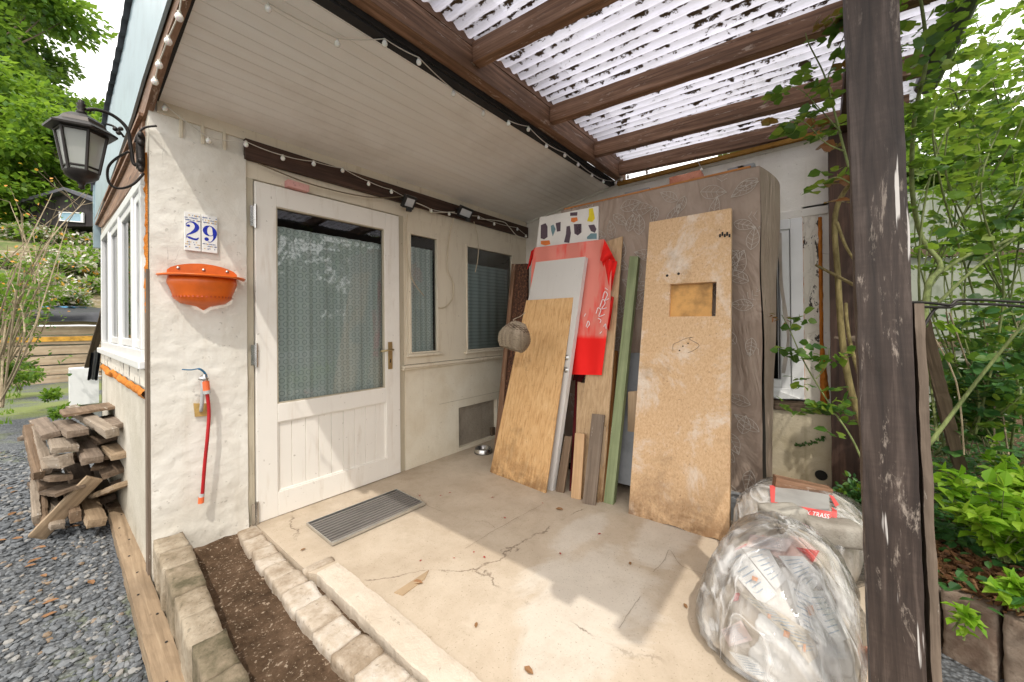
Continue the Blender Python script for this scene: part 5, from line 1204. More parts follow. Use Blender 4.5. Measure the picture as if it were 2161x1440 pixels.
g = MB(); g.tube(catmull([ap(272, 320, .9), ap(245, 335, .8), ap(228, 355, .7), ap(230, 385, .7), ap(250, 398, .8), ap(280, 390, .9), ap(304, 366, 1)], 8), .0055, 8); g.tube(catmull([ap(285, 300, .9), ap(290, 285, .93), ap(305, 270, .97), ap(330, 266, 1.0)], 6), .005, 6); g.build('scroll', m_iron, lan, smooth=True)
g = MB(); g.tube(catmull([ap(225, 262, .55), ap(238, 266, .6), ap(250, 275, .65), ap(262, 290, .75)], 5), .005, 6)
for u, v in ((243, 273), (255, 272), (250, 281)): g.blob(ap(u, v, .6), (.010, .010, .010), 8, 6, 0)
g.build('ornament', m_iron, lan, smooth=True)
mwp = frame(ap(296, 325, 1.0)+V((.0, -.004, -.08)), (0, 0, 1), (1, 0, 0)); g = MB(); g.rbox((.035, .022, .17), mwp, seg=.02, amp=.003); 
for z in (.0, .04, .13, .17): g.blob(mwp @ V((0, -.012, z)), (.013, .013, .016), 10, 8, 0)
g.build('wall_plate', m_iron, lan, smooth=True)
# wall planter
pc = (PY(-.02, 332, 580)+PY(-.02, 513, 592))/2; hwid = .188
pl = thing('wall_planter', 'orange plastic half round planter screwed to the pier under the house number', 'wall planter', pc+V((0, 0, -.17)))
pm = Matrix.Translation(V((pc.x, -.022, pc.z)))
def half(prof, name, mat, n=40, parent=pl, ky=.82, fl=0):
    g = MB(); g.lathe([(r, z) for r, z in prof], n=n, mat=pm @ Matrix.Diagonal((1, ky, 1, 1)), a0=pi, a1=2*pi); return g.build(name, mat, parent, smooth=True, sol=.003)
half([(.188, .004), (.190, .0), (.182, -.006), (.150, .006), (.140, .004)], 'rim', m_orange)
half([(.145, .0), (.150, -.035), (.140, -.060), (.128, -.095), (.124, -.115), (.095, -.140), (.030, -.155), (.006, -.172), (.0, -.175)], 'bowl', m_orange)
g = MB(); g.prism([pm @ V((x, -.006, z)) for x, z in ([(-.150, .0)]+[(-.150+.30*t/20, .028+.045*sin(pi*t/20)**.6) for t in range(21)]+[(.150, .0)])], (0, -.006, 0)); bk = g.build('back_plate', m_orange, pl)
g = MB()
for x in (-.105, 0, .105): g.lathe([(0, .004), (.006, .003), (.008, 0)], n=12, mat=pm @ Matrix.Translation(V((x, -.0125, .040))) @ Matrix.Rotation(pi/2, 4, 'X'))
g.build('screw', m_steel, bk, smooth=True)
g = MB()
for i in range(22):
    a = pi+pi*(i+.5)/22; p = pm @ V((.127*cos(a), .82*.127*sin(a), -.108)); g.lathe([(0, 0), (.006, .0)], n=6, mat=Matrix.Translation(p+V((.004*cos(a), .003*sin(a), 0))) @ V((cos(a), sin(a)*.82, 0)).to_track_quat('Z', 'Y').to_matrix().to_4x4())
g.build('embossed_pattern', m_inkr if False else simple('dark_orange', (.50, .07, .008), .5), pl)
# number tiles
def ribbon(g, pts, org, w_=1, flip=1, dep=.0006, sc1=1):
    q = [(V((p[0], 0, p[1])), p[2]) for p in pts]; out = []
    P = catmull([V((a.x, b, a.z)) for a, b in q], 6)
    l = []; r = []
    for i, p in enumerate(P):
        t = P[min(i+1, len(P)-1)]-P[max(i-1, 0)]; t = V((t.x, 0, t.z)).normalized(); n_ = V((-t.z, 0, t.x)); c_ = V((p.x, 0, p.z)); l.append(org+(c_+n_*p.y*.5)*sc1); r.append(org+(c_-n_*p.y*.5)*sc1)
    n = len(l); g.add(l+r, [(i, i+1, n+i+1, n+i) for i in range(n-1)])
def disc(g, c, r, org, sc1=1): 
    g.add([org+V((c[0]+r*cos(k*pi/8), 0, c[1]+r*sin(k*pi/8)))*sc1 for k in range(16)], [tuple(range(16))])
for k, (u0, u1, dg) in enumerate(((390, 423, '2'), (424, 461, '9'))):
    A = PY(-.030, u0, 452 if k == 0 else 455); Bp = PY(-.030, u1, 534)
    cxt = (A.x+Bp.x)/2; zt_, zb_ = 1.776, 1.572; wd = .069
    nt_ = thing('number_tile', 'glazed house number tile with a blue figure '+dg+' on the pier', 'house number', (cxt, -.022, zb_), 'two house number tiles')
    g = MB(); g.box((cxt-wd/2, -.029, zb_), (cxt+wd/2, -.019, zt_)); g.build('tile', m_tile, nt_, bevel=.002)
    org = V((cxt, -.0298, (zt_+zb_)/2)); g = MB()
    if dg == '2':
        ribbon(g, [(-.012, .024, .0), (-.024, .026, .003), (-.026, .038, .003), (-.012, .050, .004), (.006, .048, .010), (.018, .030, .019), (.012, .010, .017), (-.006, -.008, .010), (-.022, -.020, .004), (-.027, -.036, .002)], org)
        disc(g, (-.017, .029), .0065, org); ribbon(g, [(-.024, -.030, .003), (-.014, -.033, .011), (.002, -.038, .010), (.016, -.038, .010), (.025, -.028, .003)], org)
    else:
        ribbon(g, [(.0, .045, .003), (-.014, .036, .013), (-.021, .018, .019), (-.016, .0, .014), (-.002, -.010, .004)], org)
        ribbon(g, [(-.002, .045, .003), (.012, .038, .008), (.021, .018, .019), (.022, -.004, .017), (.018, -.024, .008), (.006, -.042, .003), (-.008, -.044, .003)], org)
        disc(g, (-.014, -.030), .010, org); ribbon(g, [(-.002, -.010, .003), (.008, -.008, .003), (.016, .0, .003)], org)
    g.build('numeral', m_cobalt, nt_)
    rr = random.Random(k+2); g1 = MB(); g2 = MB()
    for zc_, n_ in ((.085, 9), (.072, 11), (.060, 12), (-.056, 10), (-.068, 9), (-.082, 9)):
        for j in range(n_):
            if rr.random() < .72 and rr.random() < (1 if abs(zc_) < .08 else .6):
                (g1 if rr.random() < .78 else g2).add([org+V(((j+.5)/n_*wd*.92-wd*.46+rr.uniform(-.002, .002)+rr.uniform(.002, .0046)*cos(a), 0.0001, zc_+rr.uniform(-.003, .003)*0+rr.uniform(.002, .0052)*sin(a))) for a in (0, 1.2, 2.4, 3.6, 4.9)], [(0, 1, 2, 3, 4)])
    g1.build('ornament', m_tileblue, nt_)
    if g2.v: g2.build('ornament', m_tileyel, nt_)
# outside tap with short red hose
tp_ = thing('garden_tap', 'outdoor tap with blue lever and a short red hose hanging down the pier', 'garden tap', PY(-.02, 428, 868))
P_ = lambda u, v, y=-.055: PY(y, u, v)
g = MB(); g.prism([PY(-.024, 409, 852), PY(-.024, 412, 880), PY(-.024, 437, 878), PY(-.024, 436, 852)], (0, .01, 0)); g.build('wall_rosette', simple('ochre_patch', (.50, .32, .10), .7, var=.3), tp_)
g = MB(); g.tube(catmull([PY(-.015, 424, 868), P_(425, 862, -.045), P_(427, 835), P_(428, 800)], 5), .0085, 10); g.build('riser_pipe', m_grey_pl, tp_, smooth=True)
g = MB(); g.tube([P_(421, 797, -.05), P_(438, 803, -.06)], .013, 10); g.tube([P_(431, 790, -.055), P_(434, 808, -.058)], [.011, .014], 10); g.build('valve_body', m_iron if False else m_steel, tp_, smooth=True)
g = MB(); g.tube(catmull([P_(384, 780, -.075), P_(402, 781, -.075), P_(420, 779, -.07), P_(431, 786, -.06), P_(436, 796, -.06)], 5), [.003]*10+[.0055]*11, 8); g.build('lever', m_blue, tp_, smooth=True)
g = MB(); g.tube([P_(434, 805, -.06), P_(436, 826, -.062)], .016, 12); g.build('connector', m_orange2, tp_, smooth=False)
g = MB(); g.tube([P_(436, 824, -.062), P_(437, 831, -.062)], .017, 12); g.build('collar', m_grey_pl, tp_)
g = MB(); g.tube(catmull([P_(437, 829, -.062), P_(441, 870, -.065), P_(438, 920, -.07), P_(432, 980, -.07), P_(427, 1045, -.06)], 8), .0085, 10); g.build('hose', m_redhose, tp_, smooth=True)
g = MB(); g.tube([P_(426, 1042, -.06), P_(425, 1050, -.06)], .012, 12); g.build('collar', m_grey_pl, tp_); g = MB(); g.tube([P_(425, 1049, -.06), P_(424, 1062, -.06)], .013, 12); g.build('connector', m_orange2, tp_)

# ================================================================ FLOODLIGHTS, PINK BLOCK, CABLES
for k, (u, v, w_, h_, lab) in enumerate(((865, 428, .112, .102, 'small black floodlight on the wall beam, left one above the narrow window'), (983, 450, .150, .098, 'larger black floodlight on the wall beam, right one with a tilted head'))):
    c = PY(-.10, u, v); fl = thing('floodlight', lab, 'floodlight', c, 'two floodlights on the wall beam')
    fm = frame(c, (-.15 if k else .05, -.8, -.55), (1, -.1 if k else .05, -.12 if k else .0))
    g = MB(); g.box((-w_/2, -h_/2, -.03), (w_/2, h_/2, 0), fm); g.build('housing', m_black_pl, fl, bevel=.004)
    g = MB(); g.box((-w_/2+.019, -h_/2+.019, .0), (w_/2-.019, h_/2-.019, .002), fm); g.build('lens', m_lens, fl)
    g = MB(); a = fm @ V((-w_/2-.006, 0, -.015)); b = fm @ V((w_/2+.006, 0, -.015)); bk_ = V((c.x, -.035, c.z+.03)); g.tube([a, fm @ V((-w_/2-.006, .0, -.05)), bk_+V((-.02, 0, 0)), bk_+V((.02, 0, 0)), fm @ V((w_/2+.006, 0, -.05)), b], .005, 6); g.build('bracket', m_black_pl, fl)
    g = MB(); s = fm @ V((-.02 if k == 0 else .01, h_/2+.0, -.02)); s = V((s.x, s.y, c.z-.065)); g.box((s.x-.02, s.y-.014, s.z-.012), (s.x+.02, s.y+.014, s.z+.016)); g.build('sensor', m_black_pl, fl, bevel=.003)
def cable(name, px, r, mat, label, group=None):
    g = MB(); pts = [PY(y, u, v) for u, v, y in px]; g.tube(catmull(pts, 8), r, 6); o = g.build(name, mat, smooth=True); tag(o, label, 'cable', group)
cable('cable', [(860, 452, -.07), (857, 490, -.035), (859, 540, -.03), (870, 590, -.02), (895, 625, -.015)], .004, m_cable, 'thin cable hanging from the left floodlight across the narrow window')
cable('cable', [(958, 460, -.06), (950, 490, -.03), (945, 530, -.025), (945, 570, -.025), (957, 600, -.025), (955, 630, -.02), (940, 648, -.02), (925, 650, -.015)], .0045, m_cable, 'pale cable looping down between the two windows')
cable('cable', [(1000, 468, -.06), (1008, 500, -.03), (1009, 540, -.03), (1003, 575, -.03)], .004, m_cable, 'short cable hanging from the right floodlight over the wide window')
cable('cable', [(545, 345, -.05), (600, 368, -.05), (660, 390, -.045), (740, 410, -.04), (800, 418, -.045), (850, 415, -.06)], .004, m_cable_d, 'dark slack cable running above the door to the left floodlight')
cable('cable', [(878, 428, -.08), (905, 440, -.07), (912, 448, -.06), (960, 448, -.05)], .004, m_wirew, 'pale cable joining the two floodlights')
cable('cable', [(1010, 462, -.07), (1060, 468, -.05), (1075, 480, -.05), (1090, 497, -.045), (1108, 503, -.04)], .0045, m_wirew, 'pale cable leaving the right floodlight towards the corner')
g = MB(); A = PY(-.03, 605, 384); Bq = PY(-.03, 648, 408); mw = Matrix.Translation(V(((A.x+Bq.x)/2, -.028, 2.035))) @ Matrix.Rotation(radians(2), 4, 'Y'); g.rbox((.13, .055, .045), mw, seg=.02, amp=.002); tag(g.build('pink_block', m_brick_p, mw=mw), 'pink block resting on the ledge above the door', 'brick')

# ================================================================ FAIRY LIGHTS
def lights(name, label, pts, mk, group='festoon lights around the porch', sag=.006, droop=.03):
    t = thing(name, label, 'string lights', mk(*pts[0]), group); P = [mk(*p) for p in pts]
    g = MB(); cab = []
    for a, b in zip(P, P[1:]):
        for i in range(6): s = i/6; cab.append(a.lerp(b, s)+V((0, 0, droop*.55-sag*4*s*(1-s))))
    cab.append(P[-1]+V((0, 0, droop*.55))); g.tube(cab, .0026, 5); g.build('cable', m_wirew, t, smooth=True)
    proto = None
    for p in P:
        if proto is None:
            g = MB(); g.lathe([(.0, -.016), (.008, -.014), (.0125, -.006), (.013, .0), (.010, .008), (.006, .013), (.0, .0135)], org=p, n=12); proto = g.build('bulb', m_bulb, t, smooth=True, origin=p)
            g = MB(); g.lathe([(.006, .011), (.0065, .020), (.0, .021)], org=p, n=8); sk = g.build('socket', m_wirew, proto, origin=p)
        else: copy_tree(proto, t, Matrix.Translation(p))
    return t
oncl = lambda u, v, off=.03: (lambda d: CAM+d*((2.322-off-CAM.z-.165*(0-0)+.165*(-CAM.y)*1.0)/(d.z+.165*d.y)) )(ray(u, v))
def onceil(u, v, off=.03):          # plane z + .165 y = 2.322 - off
    d = ray(u, v); return CAM+d*((2.322-off-CAM.z-.165*CAM.y)/(d.z+.165*d.y))
lights('string_lights', 'white bulbs strung along the sloping left verge board', [(385, -10), (378, 36), (355, 87), (336, 137), (327, 172)], lambda u, v: PX(-.03, u, v), sag=.002, droop=.02)
lights('string_lights', 'white bulbs strung across the pier and along the wall beam', [(348, 228), (440, 297), (519, 305), (597, 334), (662, 346), (723, 360), (778, 388), (826, 405), (910, 446), (948, 452), (1010, 460), (1043, 473), (1092, 484), (1110, 499)], lambda u, v: PY(-.06 if u > 500 else -.045, u, v))
lights('string_lights', 'white bulbs strung under the outer edge of the boarded soffit', [(566, 18), (712, 92), (812, 92), (884, 131), (957, 198), (1020, 240)], lambda u, v: onceil(u, v, .035), droop=.04)
lights('string_lights', 'white bulbs strung along the main roof beam to the side wall', [(1073, 261), (1115, 273), (1153, 309), (1192, 328), (1220, 348), (1249, 371), (1273, 384), (1299, 386), (1312, 379)], lambda u, v: PY(-1.10, u, v) if u < 1290 else PX(3.08, u, v), droop=.035)
lights('string_lights', 'white bulbs strung along the top of the side wall', [(1325, 374), (1365, 364), (1405, 347), (1465, 326), (1480, 359)], lambda u, v: PX(3.09, u, v))

# ================================================================ WOODPILE
rr = random.Random(21); mats = [m_old_wood, m_grey_wood, m_dark_wood, m_white_wood, m_timber]
items = [  # near end px, far end px, near depth, far depth, width, thickness, material, label
 ((200, 868, 2.75), (185, 858, 3.05), .30, .022, 0, 'flat brown board lying across the very top of the woodpile', 1),
 ((238, 915, 2.45), (150, 862, 3.05), .065, .075, 3, 'whitish squared baulk slanting over the top of the woodpile', 0),
 ((262, 898, 2.55), (225, 880, 2.95), .11, .03, 1, 'pale short board poking out right below the top board', 0),
 ((165, 915, 2.50), (130, 893, 2.85), .10, .06, 1, 'greyish offcut in the upper middle of the woodpile', 0),
 ((138, 950, 2.42), (118, 900, 2.9), .12, .05, 3, 'broad pale board with a square end in the upper left of the pile', 0),
 ((108, 920, 2.55), (80, 888, 2.9), .09, .04, 1, 'grey curved offcut in the upper left of the pile', 0),
 ((58, 925, 2.75), (90, 908, 3.0), .10, .045, 1, 'grey board end sticking out leftmost at the top', 0),
 ((82, 1005, 2.42), (62, 918, 2.65), .05, .06, 0, 'narrow brown slat standing steeply on the left of the pile', 0),
 ((100, 995, 2.45), (74, 905, 2.7), .05, .05, 3, 'narrow pale slat standing steeply beside the leftmost one', 0),
 ((196, 972, 2.42), (170, 925, 2.85), .10, .06, 1, 'grey brown board with a sawn end in the middle right', 0),
 ((262, 962, 2.46), (228, 935, 2.85), .12, .05, 4, 'tan board with a clean sawn end on the right of the pile', 0),
 ((140, 972, 2.40), (95, 975, 2.55), .07, .10, 3, 'wide pale block lying sideways in the middle', 0),
 ((130, 1010, 2.38), (85, 1000, 2.75), .10, .035, 2, 'dark rotten board in the lower left of the pile', 0),
 ((200, 1008, 2.45), (168, 1050, 2.42), .09, .03, 4, 'dark board tilted on edge in the lower middle', 0),
 ((262, 1022, 2.42), (218, 1040, 2.6), .10, .045, 4, 'short board with pale end at the lower right', 0),
 ((150, 1035, 2.36), (100, 1030, 2.7), .13, .025, 2, 'thin dark board resting flat near the bottom left', 0),
 ((78, 1098, 2.36), (72, 1020, 2.7), .04, .06, 3, 'whitish slat at the lower left corner of the pile', 0),
 ((92, 1112, 2.34), (88, 1030, 2.68), .03, .08, 0, 'thin brown slat next to the whitish one at the bottom', 0),
 ((122, 1112, 2.34), (102, 1040, 2.7), .065, .05, 3, 'pale squared batten with a white sawn end at the bottom', 0),
 ((160, 1092, 2.36), (140, 1030, 2.75), .05, .07, 0, 'brown batten at the bottom middle of the pile', 0),
 ((205, 1105, 2.36), (172, 1030, 2.8), .09, .065, 4, 'mossy ochre block at the bottom right of the pile', 0),
 ((240, 1000, 2.5), (215, 950, 2.95), .11, .05, 2, 'dark board deep in the right of the pile', 0),
 ((175, 1015, 2.6), (150, 960, 3.0), .12, .05, 2, 'dark board deep in the middle of the pile', 0),
 ((110, 1030, 2.6), (95, 960, 3.0), .12, .05, 2, 'dark board deep in the left of the pile', 0),
 ((225, 930, 2.7), (195, 900, 3.1), .12, .05, 2, 'dark board deep under the whitish baulk', 0),
 ((150, 1075, 2.6), (125, 1010, 3.0), .14, .06, 2, 'dark board deep at the bottom of the pile', 0),
 ((215, 1060, 2.65), (190, 1000, 3.05), .14, .06, 2, 'dark board deep at the bottom right of the pile', 0),
]
_r = random.Random(77)
for k in range(16):
    u0 = _r.uniform(75, 250); v0 = _r.uniform(905, 1100); items.append(((u0, v0, 2.52+_r.uniform(0, .12)), (u0-_r.uniform(5, 45)+_r.choice((0, 0, 60)), v0-_r.uniform(-20, 70), 2.9+_r.uniform(0, .3)), _r.uniform(.05, .10), _r.uniform(.02, .035), _r.choice((0, 1, 2, 2)), 'dark splintered slat wedged among the boards of the woodpile', 0))
for i, (a, b, wd, th, mi, lab, flat) in enumerate(items):
    th *= .78 if th > .04 and wd > .06 else 1
    pa, pb_ = PD(a[2], a[0], a[1]), PD(b[2], b[0], b[1])
    dr = (pb_-pa); 
    if dr.length < .5 and not flat: pb_ = pa+dr.normalized()*rr.uniform(.45, .65)
    if pa.z < gz(pa.x, pa.y)+.03: pa.z = gz(pa.x, pa.y)+.03
    if pb_.z < -.11: pb_.z = -.11
    mw = frame(pa, pb_-pa, (1, 0, rr.uniform(-.25, .25))); g = MB()
    if flat: mw = frame(pa, pb_-pa, (1, .15, .05)); 
    g.rbox((wd, th, (pb_-pa).length), mw, seg=.02, amp=.0035, sc_=14, seed=i+30); tag(g.build('wood_offcut', mats[mi], mw=mw), lab, 'wood offcut', 'old boards and offcuts in the woodpile')

# ================================================================ AC UNIT, TARP, PLANK, far left
ac = thing('ac_unit', 'white outdoor air conditioning box beyond the end of the house', 'air conditioner', PD(6.4, 178, 852))
p0 = PD(6.2, 146, 850); p1 = PD(6.2, 214, 778); g = MB(); g.box((p0.x, p0.y, -.10), (p1.x, p0.y+.28, p1.z)); g.build('casing', m_pvc, ac, bevel=.01)
g = MB(); g.tube([V((p0.x+.2, p0.y-.03, .35)), V((p0.x+.5, p0.y-.03, .35)), V((p0.x+.45, p0.y-.03, .05))], .02, 8); g.build('pipe', m_grey_pl, ac)
g = MB(); g.grid(10, 14, lambda a, b: PD(5.6+.08*sin(a*9), 188+22*a+8*(b-.5)*(-1), 742+60*b+6*noise.noise(V((a*4, b*3, 0))))); tag(g.build('black_tarp', m_tarp, smooth=True), 'crumpled black sheet hanging above the air conditioning box', 'tarp')
pa, pb_ = PD(5.9, 186, 775), PD(5.3, 222, 655); g = MB(); mw = frame(pa, pb_-pa, (1, 0, 0)); g.rbox((.09, .04, (pb_-pa).length), mw, seg=.08, amp=.004); tag(g.build('leaning_plank', m_dark_wood, mw=mw), 'dark plank leaning on the far end of the house', 'plank')
# ================================================================ LEAVES
def leaf(g, p, d, s, n_, w=.32, fold=.12, cup=0):
    """one pointed leaf: starts at p, runs along d, faces n_"""
    d = d.normalized(); n_ = (n_-d*n_.dot(d))
    if n_.length < 1e-4: n_ = d.orthogonal()
    n_.normalize(); b = d.cross(n_)
    g.add([p, p+d*s*.28+b*s*w*.85+n_*s*fold, p+d*s*.65+b*s*w*.75+n_*s*fold*.8, p+d*s-n_*s*cup, p+d*s*.65-b*s*w*.75+n_*s*fold*.8, p+d*s*.28-b*s*w*.85+n_*s*fold, p+d*s*.45], [(0, 6, 1), (1, 6, 2), (2, 6, 3), (3, 6, 4), (4, 6, 5), (5, 6, 0)])
def quadleaf(g, p, d, s, n_, w=.35):
    d = d.normalized(); b = d.cross(n_).normalized()
    g.add([p, p+d*s*.5+b*s*w, p+d*s, p+d*s*.5-b*s*w], [(0, 1, 2, 3)])
def rv(rr): 
    while 1:
        v = V((rr.uniform(-1, 1), rr.uniform(-1, 1), rr.uniform(-1, 1)))
        if .05 < v.length < 1: return v
# ---------------------------------------------------------------- far trees
def make_tree(seed, h, R_, nl, ls, mat, trunk_h=.3, clumps=34):
    rr = random.Random(seed); g = MB(); base = V((0, 0, 0))
    t = MB(); top = V((rr.uniform(-.3, .3), 0, h*.8)); tp = catmull([base, V((rr.uniform(-.2, .2), 0, h*.3)), V((rr.uniform(-.3, .3), .2, h*.55)), top], 5); t.tube(tp, [h*.022*(1-.8*i/(len(tp)-1)) for i in range(len(tp))], 8)
    cl = []
    for i in range(clumps):
        a = rr.uniform(0, 6.28); z = h*rr.uniform(trunk_h, 1.0); k = sqrt(max(.05, 1-((z/h-.55)/.5)**2)); r = R_*k*rr.uniform(.35, 1.0)
        c = V((cos(a)*r, sin(a)*r, z)); cl.append((c, R_*rr.uniform(.22, .42)))
        s_ = tp[int(min(len(tp)-1, (z/h)*len(tp)*.7))]; t.tube(catmull([s_, s_.lerp(c, .5)+V((0, 0, -.2)), c], 3), [h*.006, h*.005, h*.004, h*.003, h*.002, h*.0015, h*.001], 5)
    for i in range(nl):
        c, r = cl[rr.randrange(len(cl))]; v = rv(rr).normalized()*(rr.random()**.45); v.z *= .62; p = c+v*r
        d = (v+rv(rr)*.9); d.z -= .25; quadleaf(g, p, d, ls*rr.uniform(.6, 1.3), (rv(rr)+V((0, 0, 1.3))).normalized(), .34)
    return g, t, mat
def put_tree(nm, spec, loc, label, group, rot=0, s=1, cat='tree'):
    g, t, mat = spec; th_ = thing(nm, label, cat, loc, group)
    key = id(spec)
    if key not in _proto:
        c = g.build('crown', mat, th_, mw=Matrix.Translation(V((0, 0, 0)))); tk = t.build('trunk', m_bark, th_, mw=Matrix.Identity(4)); _proto[key] = (c.data, tk.data)
        for o in (c, tk): bpy.data.objects.remove(o)
    cd, td = _proto[key]
    for n_, d in (('crown', cd), ('trunk', td)):
        o = bpy.data.objects.new(n_, d); COL.objects.link(o); place(o, th_, Matrix.Translation(V(loc)) @ Matrix.Rotation(rot, 4, 'Z') @ Matrix.Diagonal((s, s, s, 1)))
    return th_
_proto = {}
TA = make_tree(1, 15, 5.0, 15000, .42, m_leaf_tree, .12); TB = make_tree(2, 13, 5.0, 13000, .42, m_leaf_tree2, .10); TC = make_tree(3, 9, 4.0, 12000, .36, m_leaf_yel, .08)
def gxy(D_, u): p = PD(D_, u, 681); return p.x, p.y
def hillz(x, y): return max(0, (y-11.6))*.30-(0.0) + 1.35 if y > 11.6 else -.15
G_ = 'trees on the wooded hillside'
for (u, D_, vt, sp_, lab, rot) in ((-70, 26, -180, TA, 'tall broad tree at the far left edge of the hillside', 0), (-60, 32, -60, TB, 'darker tall tree behind the others, left of the sky gap', 1), (120, 26, 175, TA, 'mid green tree behind the lantern reaching the sky gap', 2.2), (30, 20, 190, TC, 'light yellow green tree in front, left of the lantern', .5), (165, 19.5, 250, TC, 'light green tree directly behind the lantern glass', 3), (-120, 19, 100, TC, 'light green tree cut by the left edge of the view', 4), (225, 23, 230, TB, 'dark tree crown touching the pale blue cladding', 2), (-110, 24, 40, TB, 'dark tree between the tall ones on the hillside', 5), (-150, 30, -140, TB, 'dark tree top high on the hillside at far left', 3.3), (-30, 17, 330, TC, 'bright low tree just above the hedge at far left', 1.1)):
    x, y = gxy(D_, u); top = PD(D_, u, vt).z; hgt = {id(TA): 15.5, id(TB): 13.5, id(TC): 9.3}[id(sp_)]
    z = max(hillz(x, y)-1, top-hgt) if top-hgt > hillz(x, y)-1 else hillz(x, y)-1; s = (top-z)/hgt
    if s > 1.6: s = 1.6
    z = min(z, hillz(x, y)-.2); s = (top-z)/hgt
    put_tree('broadleaf_tree', sp_, (x, y, z), lab, G_, rot, s)
# trees in the neighbouring gardens, seen mirrored in the door glass
for i, (x, y, s, sp_, lab) in enumerate(((4.5, -12, .62, TA, 'tree in the garden behind the viewer, mirrored in the door glass'), (9, -10, .62, TB, 'dark tree in the garden beyond the rose bushes, behind the viewer'), (8.5, -6.5, .42, TC, 'light green tree beyond the climbing roses on the right'), (13, -2.5, .55, TA, 'broad tree beyond the pale fence on the far right'), (12, -6, .6, TC, 'yellow green tree behind the fence at the right edge'), (9.6, .5, .5, TC, 'light tree rising behind the end of the side wall'))):
    put_tree('broadleaf_tree', sp_, (x, y, -.2), lab, 'trees in the gardens on the right', i, s)
# hillside
g = MB(); g.grid(60, 60, lambda a, b: (lambda x, y: V((x, y, (hillz(x, y) if y > 11.6 else 1.3)+.5*noise.noise(V((x*.5, y*.5, 0)))*min(1, (y-11.6)*.5))))(-30+75*a, 11.6+60*b*b)); tag(g.build('hillside', m_hill, smooth=True, origin=(0, 0, 0)), kind='structure')
# ---------------------------------------------------------------- retaining wall of sleepers
rw_ = thing('sleeper_wall', 'long terrace wall of stacked weathered timber sleepers across the yard', 'retaining wall', (0, 11.2, -.15))
rr = random.Random(4); zc_ = -.15
for i in range(7):
    hh_ = .23; g = MB(); mw = frame(V((-9, 11.35-.0+i*.03, zc_+hh_/2)), (1, 0, 0), (0, 0, 1)); g.rbox((hh_-.012, .22, 13), mw, seg=.25, amp=.012, sc_=3, seed=i); o = g.build('sleeper', m_sleeper, rw_, mw=mw)
    if i == 4:
        g = MB(); g.box((-9, 11.35+i*.03-.125, zc_+.09), (4, 11.35+i*.03-.11, zc_+.20)); g.build('yellow_stripe', simple('yellow_stripe', (.72, .38, .06), .8, var=.3), o)
    zc_ += hh_
g = MB(); g.grid(60, 8, lambda a, b: V((-6+9*a, 11.15+1.1*b, 1.50+.22*b+.08*noise.noise(V((a*14, b*3, 0)))-(.18*(1-b*6) if b < .16 else 0)))); tag(g.build('black_tarp', m_tarp, smooth=True), 'long black tarp lying on top of the sleeper wall', 'tarp')
g = MB(); g.grid(14, 5, lambda a, b: V((-.55+.9*a, 11.05+.3*b, 1.66+.05*noise.noise(V((a*9, b*3, 5)))))); tag(g.build('blue_sheet', m_blue, smooth=True), 'scrap of blue sheeting on the black tarp', 'sheet')
# white flowering shrubs and pale stones on the terrace
GS = 'white flowering shrubs on the terrace'
def shrub(nm, c, rad, nl, ls, mats, label, cat, group=None, seed=0, flat=.7, leaf_fn=None, stems=5, w=.34):
    rr = random.Random(seed); t = thing(nm, label, cat, V(c)-V((0, 0, rad*flat)), group)
    tot = sum(m[1] for m in mats)
    sub = [(V((rr.uniform(-.7, .7)*rad, rr.uniform(-.7, .7)*rad, rr.uniform(-.5, .6)*rad*flat)), rad*rr.uniform(.3, .55)) for _ in range(9)]
    for mt_, wt_ in mats:
        g = MB()
        for i in range(int(nl*wt_/tot)):
            o_, r_ = sub[rr.randrange(9)]; v = rv(rr).normalized()*rr.random()**.5; v.z *= flat; p = V(c)+o_+v*r_
            (leaf_fn or quadleaf)(g, p, v+rv(rr)*.8, ls*rr.uniform(.6, 1.3), (rv(rr)+V((0, 0, 1))).normalized(), w)
        g.build('foliage' if 'blossom' not in mt_.name else 'blossom', mt_, t)
    g = MB(); b = V(c)-V((0, 0, rad*flat*1.1))
    for i in range(stems): o_, r_ = sub[i % 9]; g.tube(catmull([b+rv(rr)*.1*rad, V(c)+o_*.5, V(c)+o_], 3), rad*.012, 5)
    g.build('stem', m_bark, t); return t
labs = ['low at the far left above the tarp', 'between the middle and the house edge', 'just above the pale log', 'left of the middle one', 'touching the pale blue cladding', 'lowest left on the slope', 'highest left under the black shed', 'in the middle of the slope', 'right half near the house edge', 'low right just above the tarp', 'high right below the shed window', 'at the left edge of the view']
for i, ((u, v), la) in enumerate(zip(((20, 640), (150, 575), (110, 630), (95, 540), (200, 520), (60, 600), (75, 500), (125, 560), (180, 545), (165, 610), (170, 498), (10, 560)), labs)):
    D_ = 9.5
    while D_ < 22 and PD(D_, u, v).z > hillz(PD(D_, u, v).x, PD(D_, u, v).y)+.2: D_ += .1
    c = PD(D_, u, v); shrub('flowering_shrub', c, .062*D_, 1500, .012*D_, [(m_blossom, .9), (m_leaf_yel, .8), (m_leaf_tree, .4), (m_orange_fl, .06)], 'white blossoming shrub on the terrace, '+la, 'shrub', GS, seed=i+50, flat=.55)
# pale log / pipe on the terrace
g = MB(); a, b = PD(12.9, 60, 612), PD(12.9, 205, 607); g.tube([a, a.lerp(b, .5), b], [.14, .15, .13], 12); tag(g.build('pale_log', m_white_wood, smooth=True), 'pale round log lying along the top of the terrace', 'log')
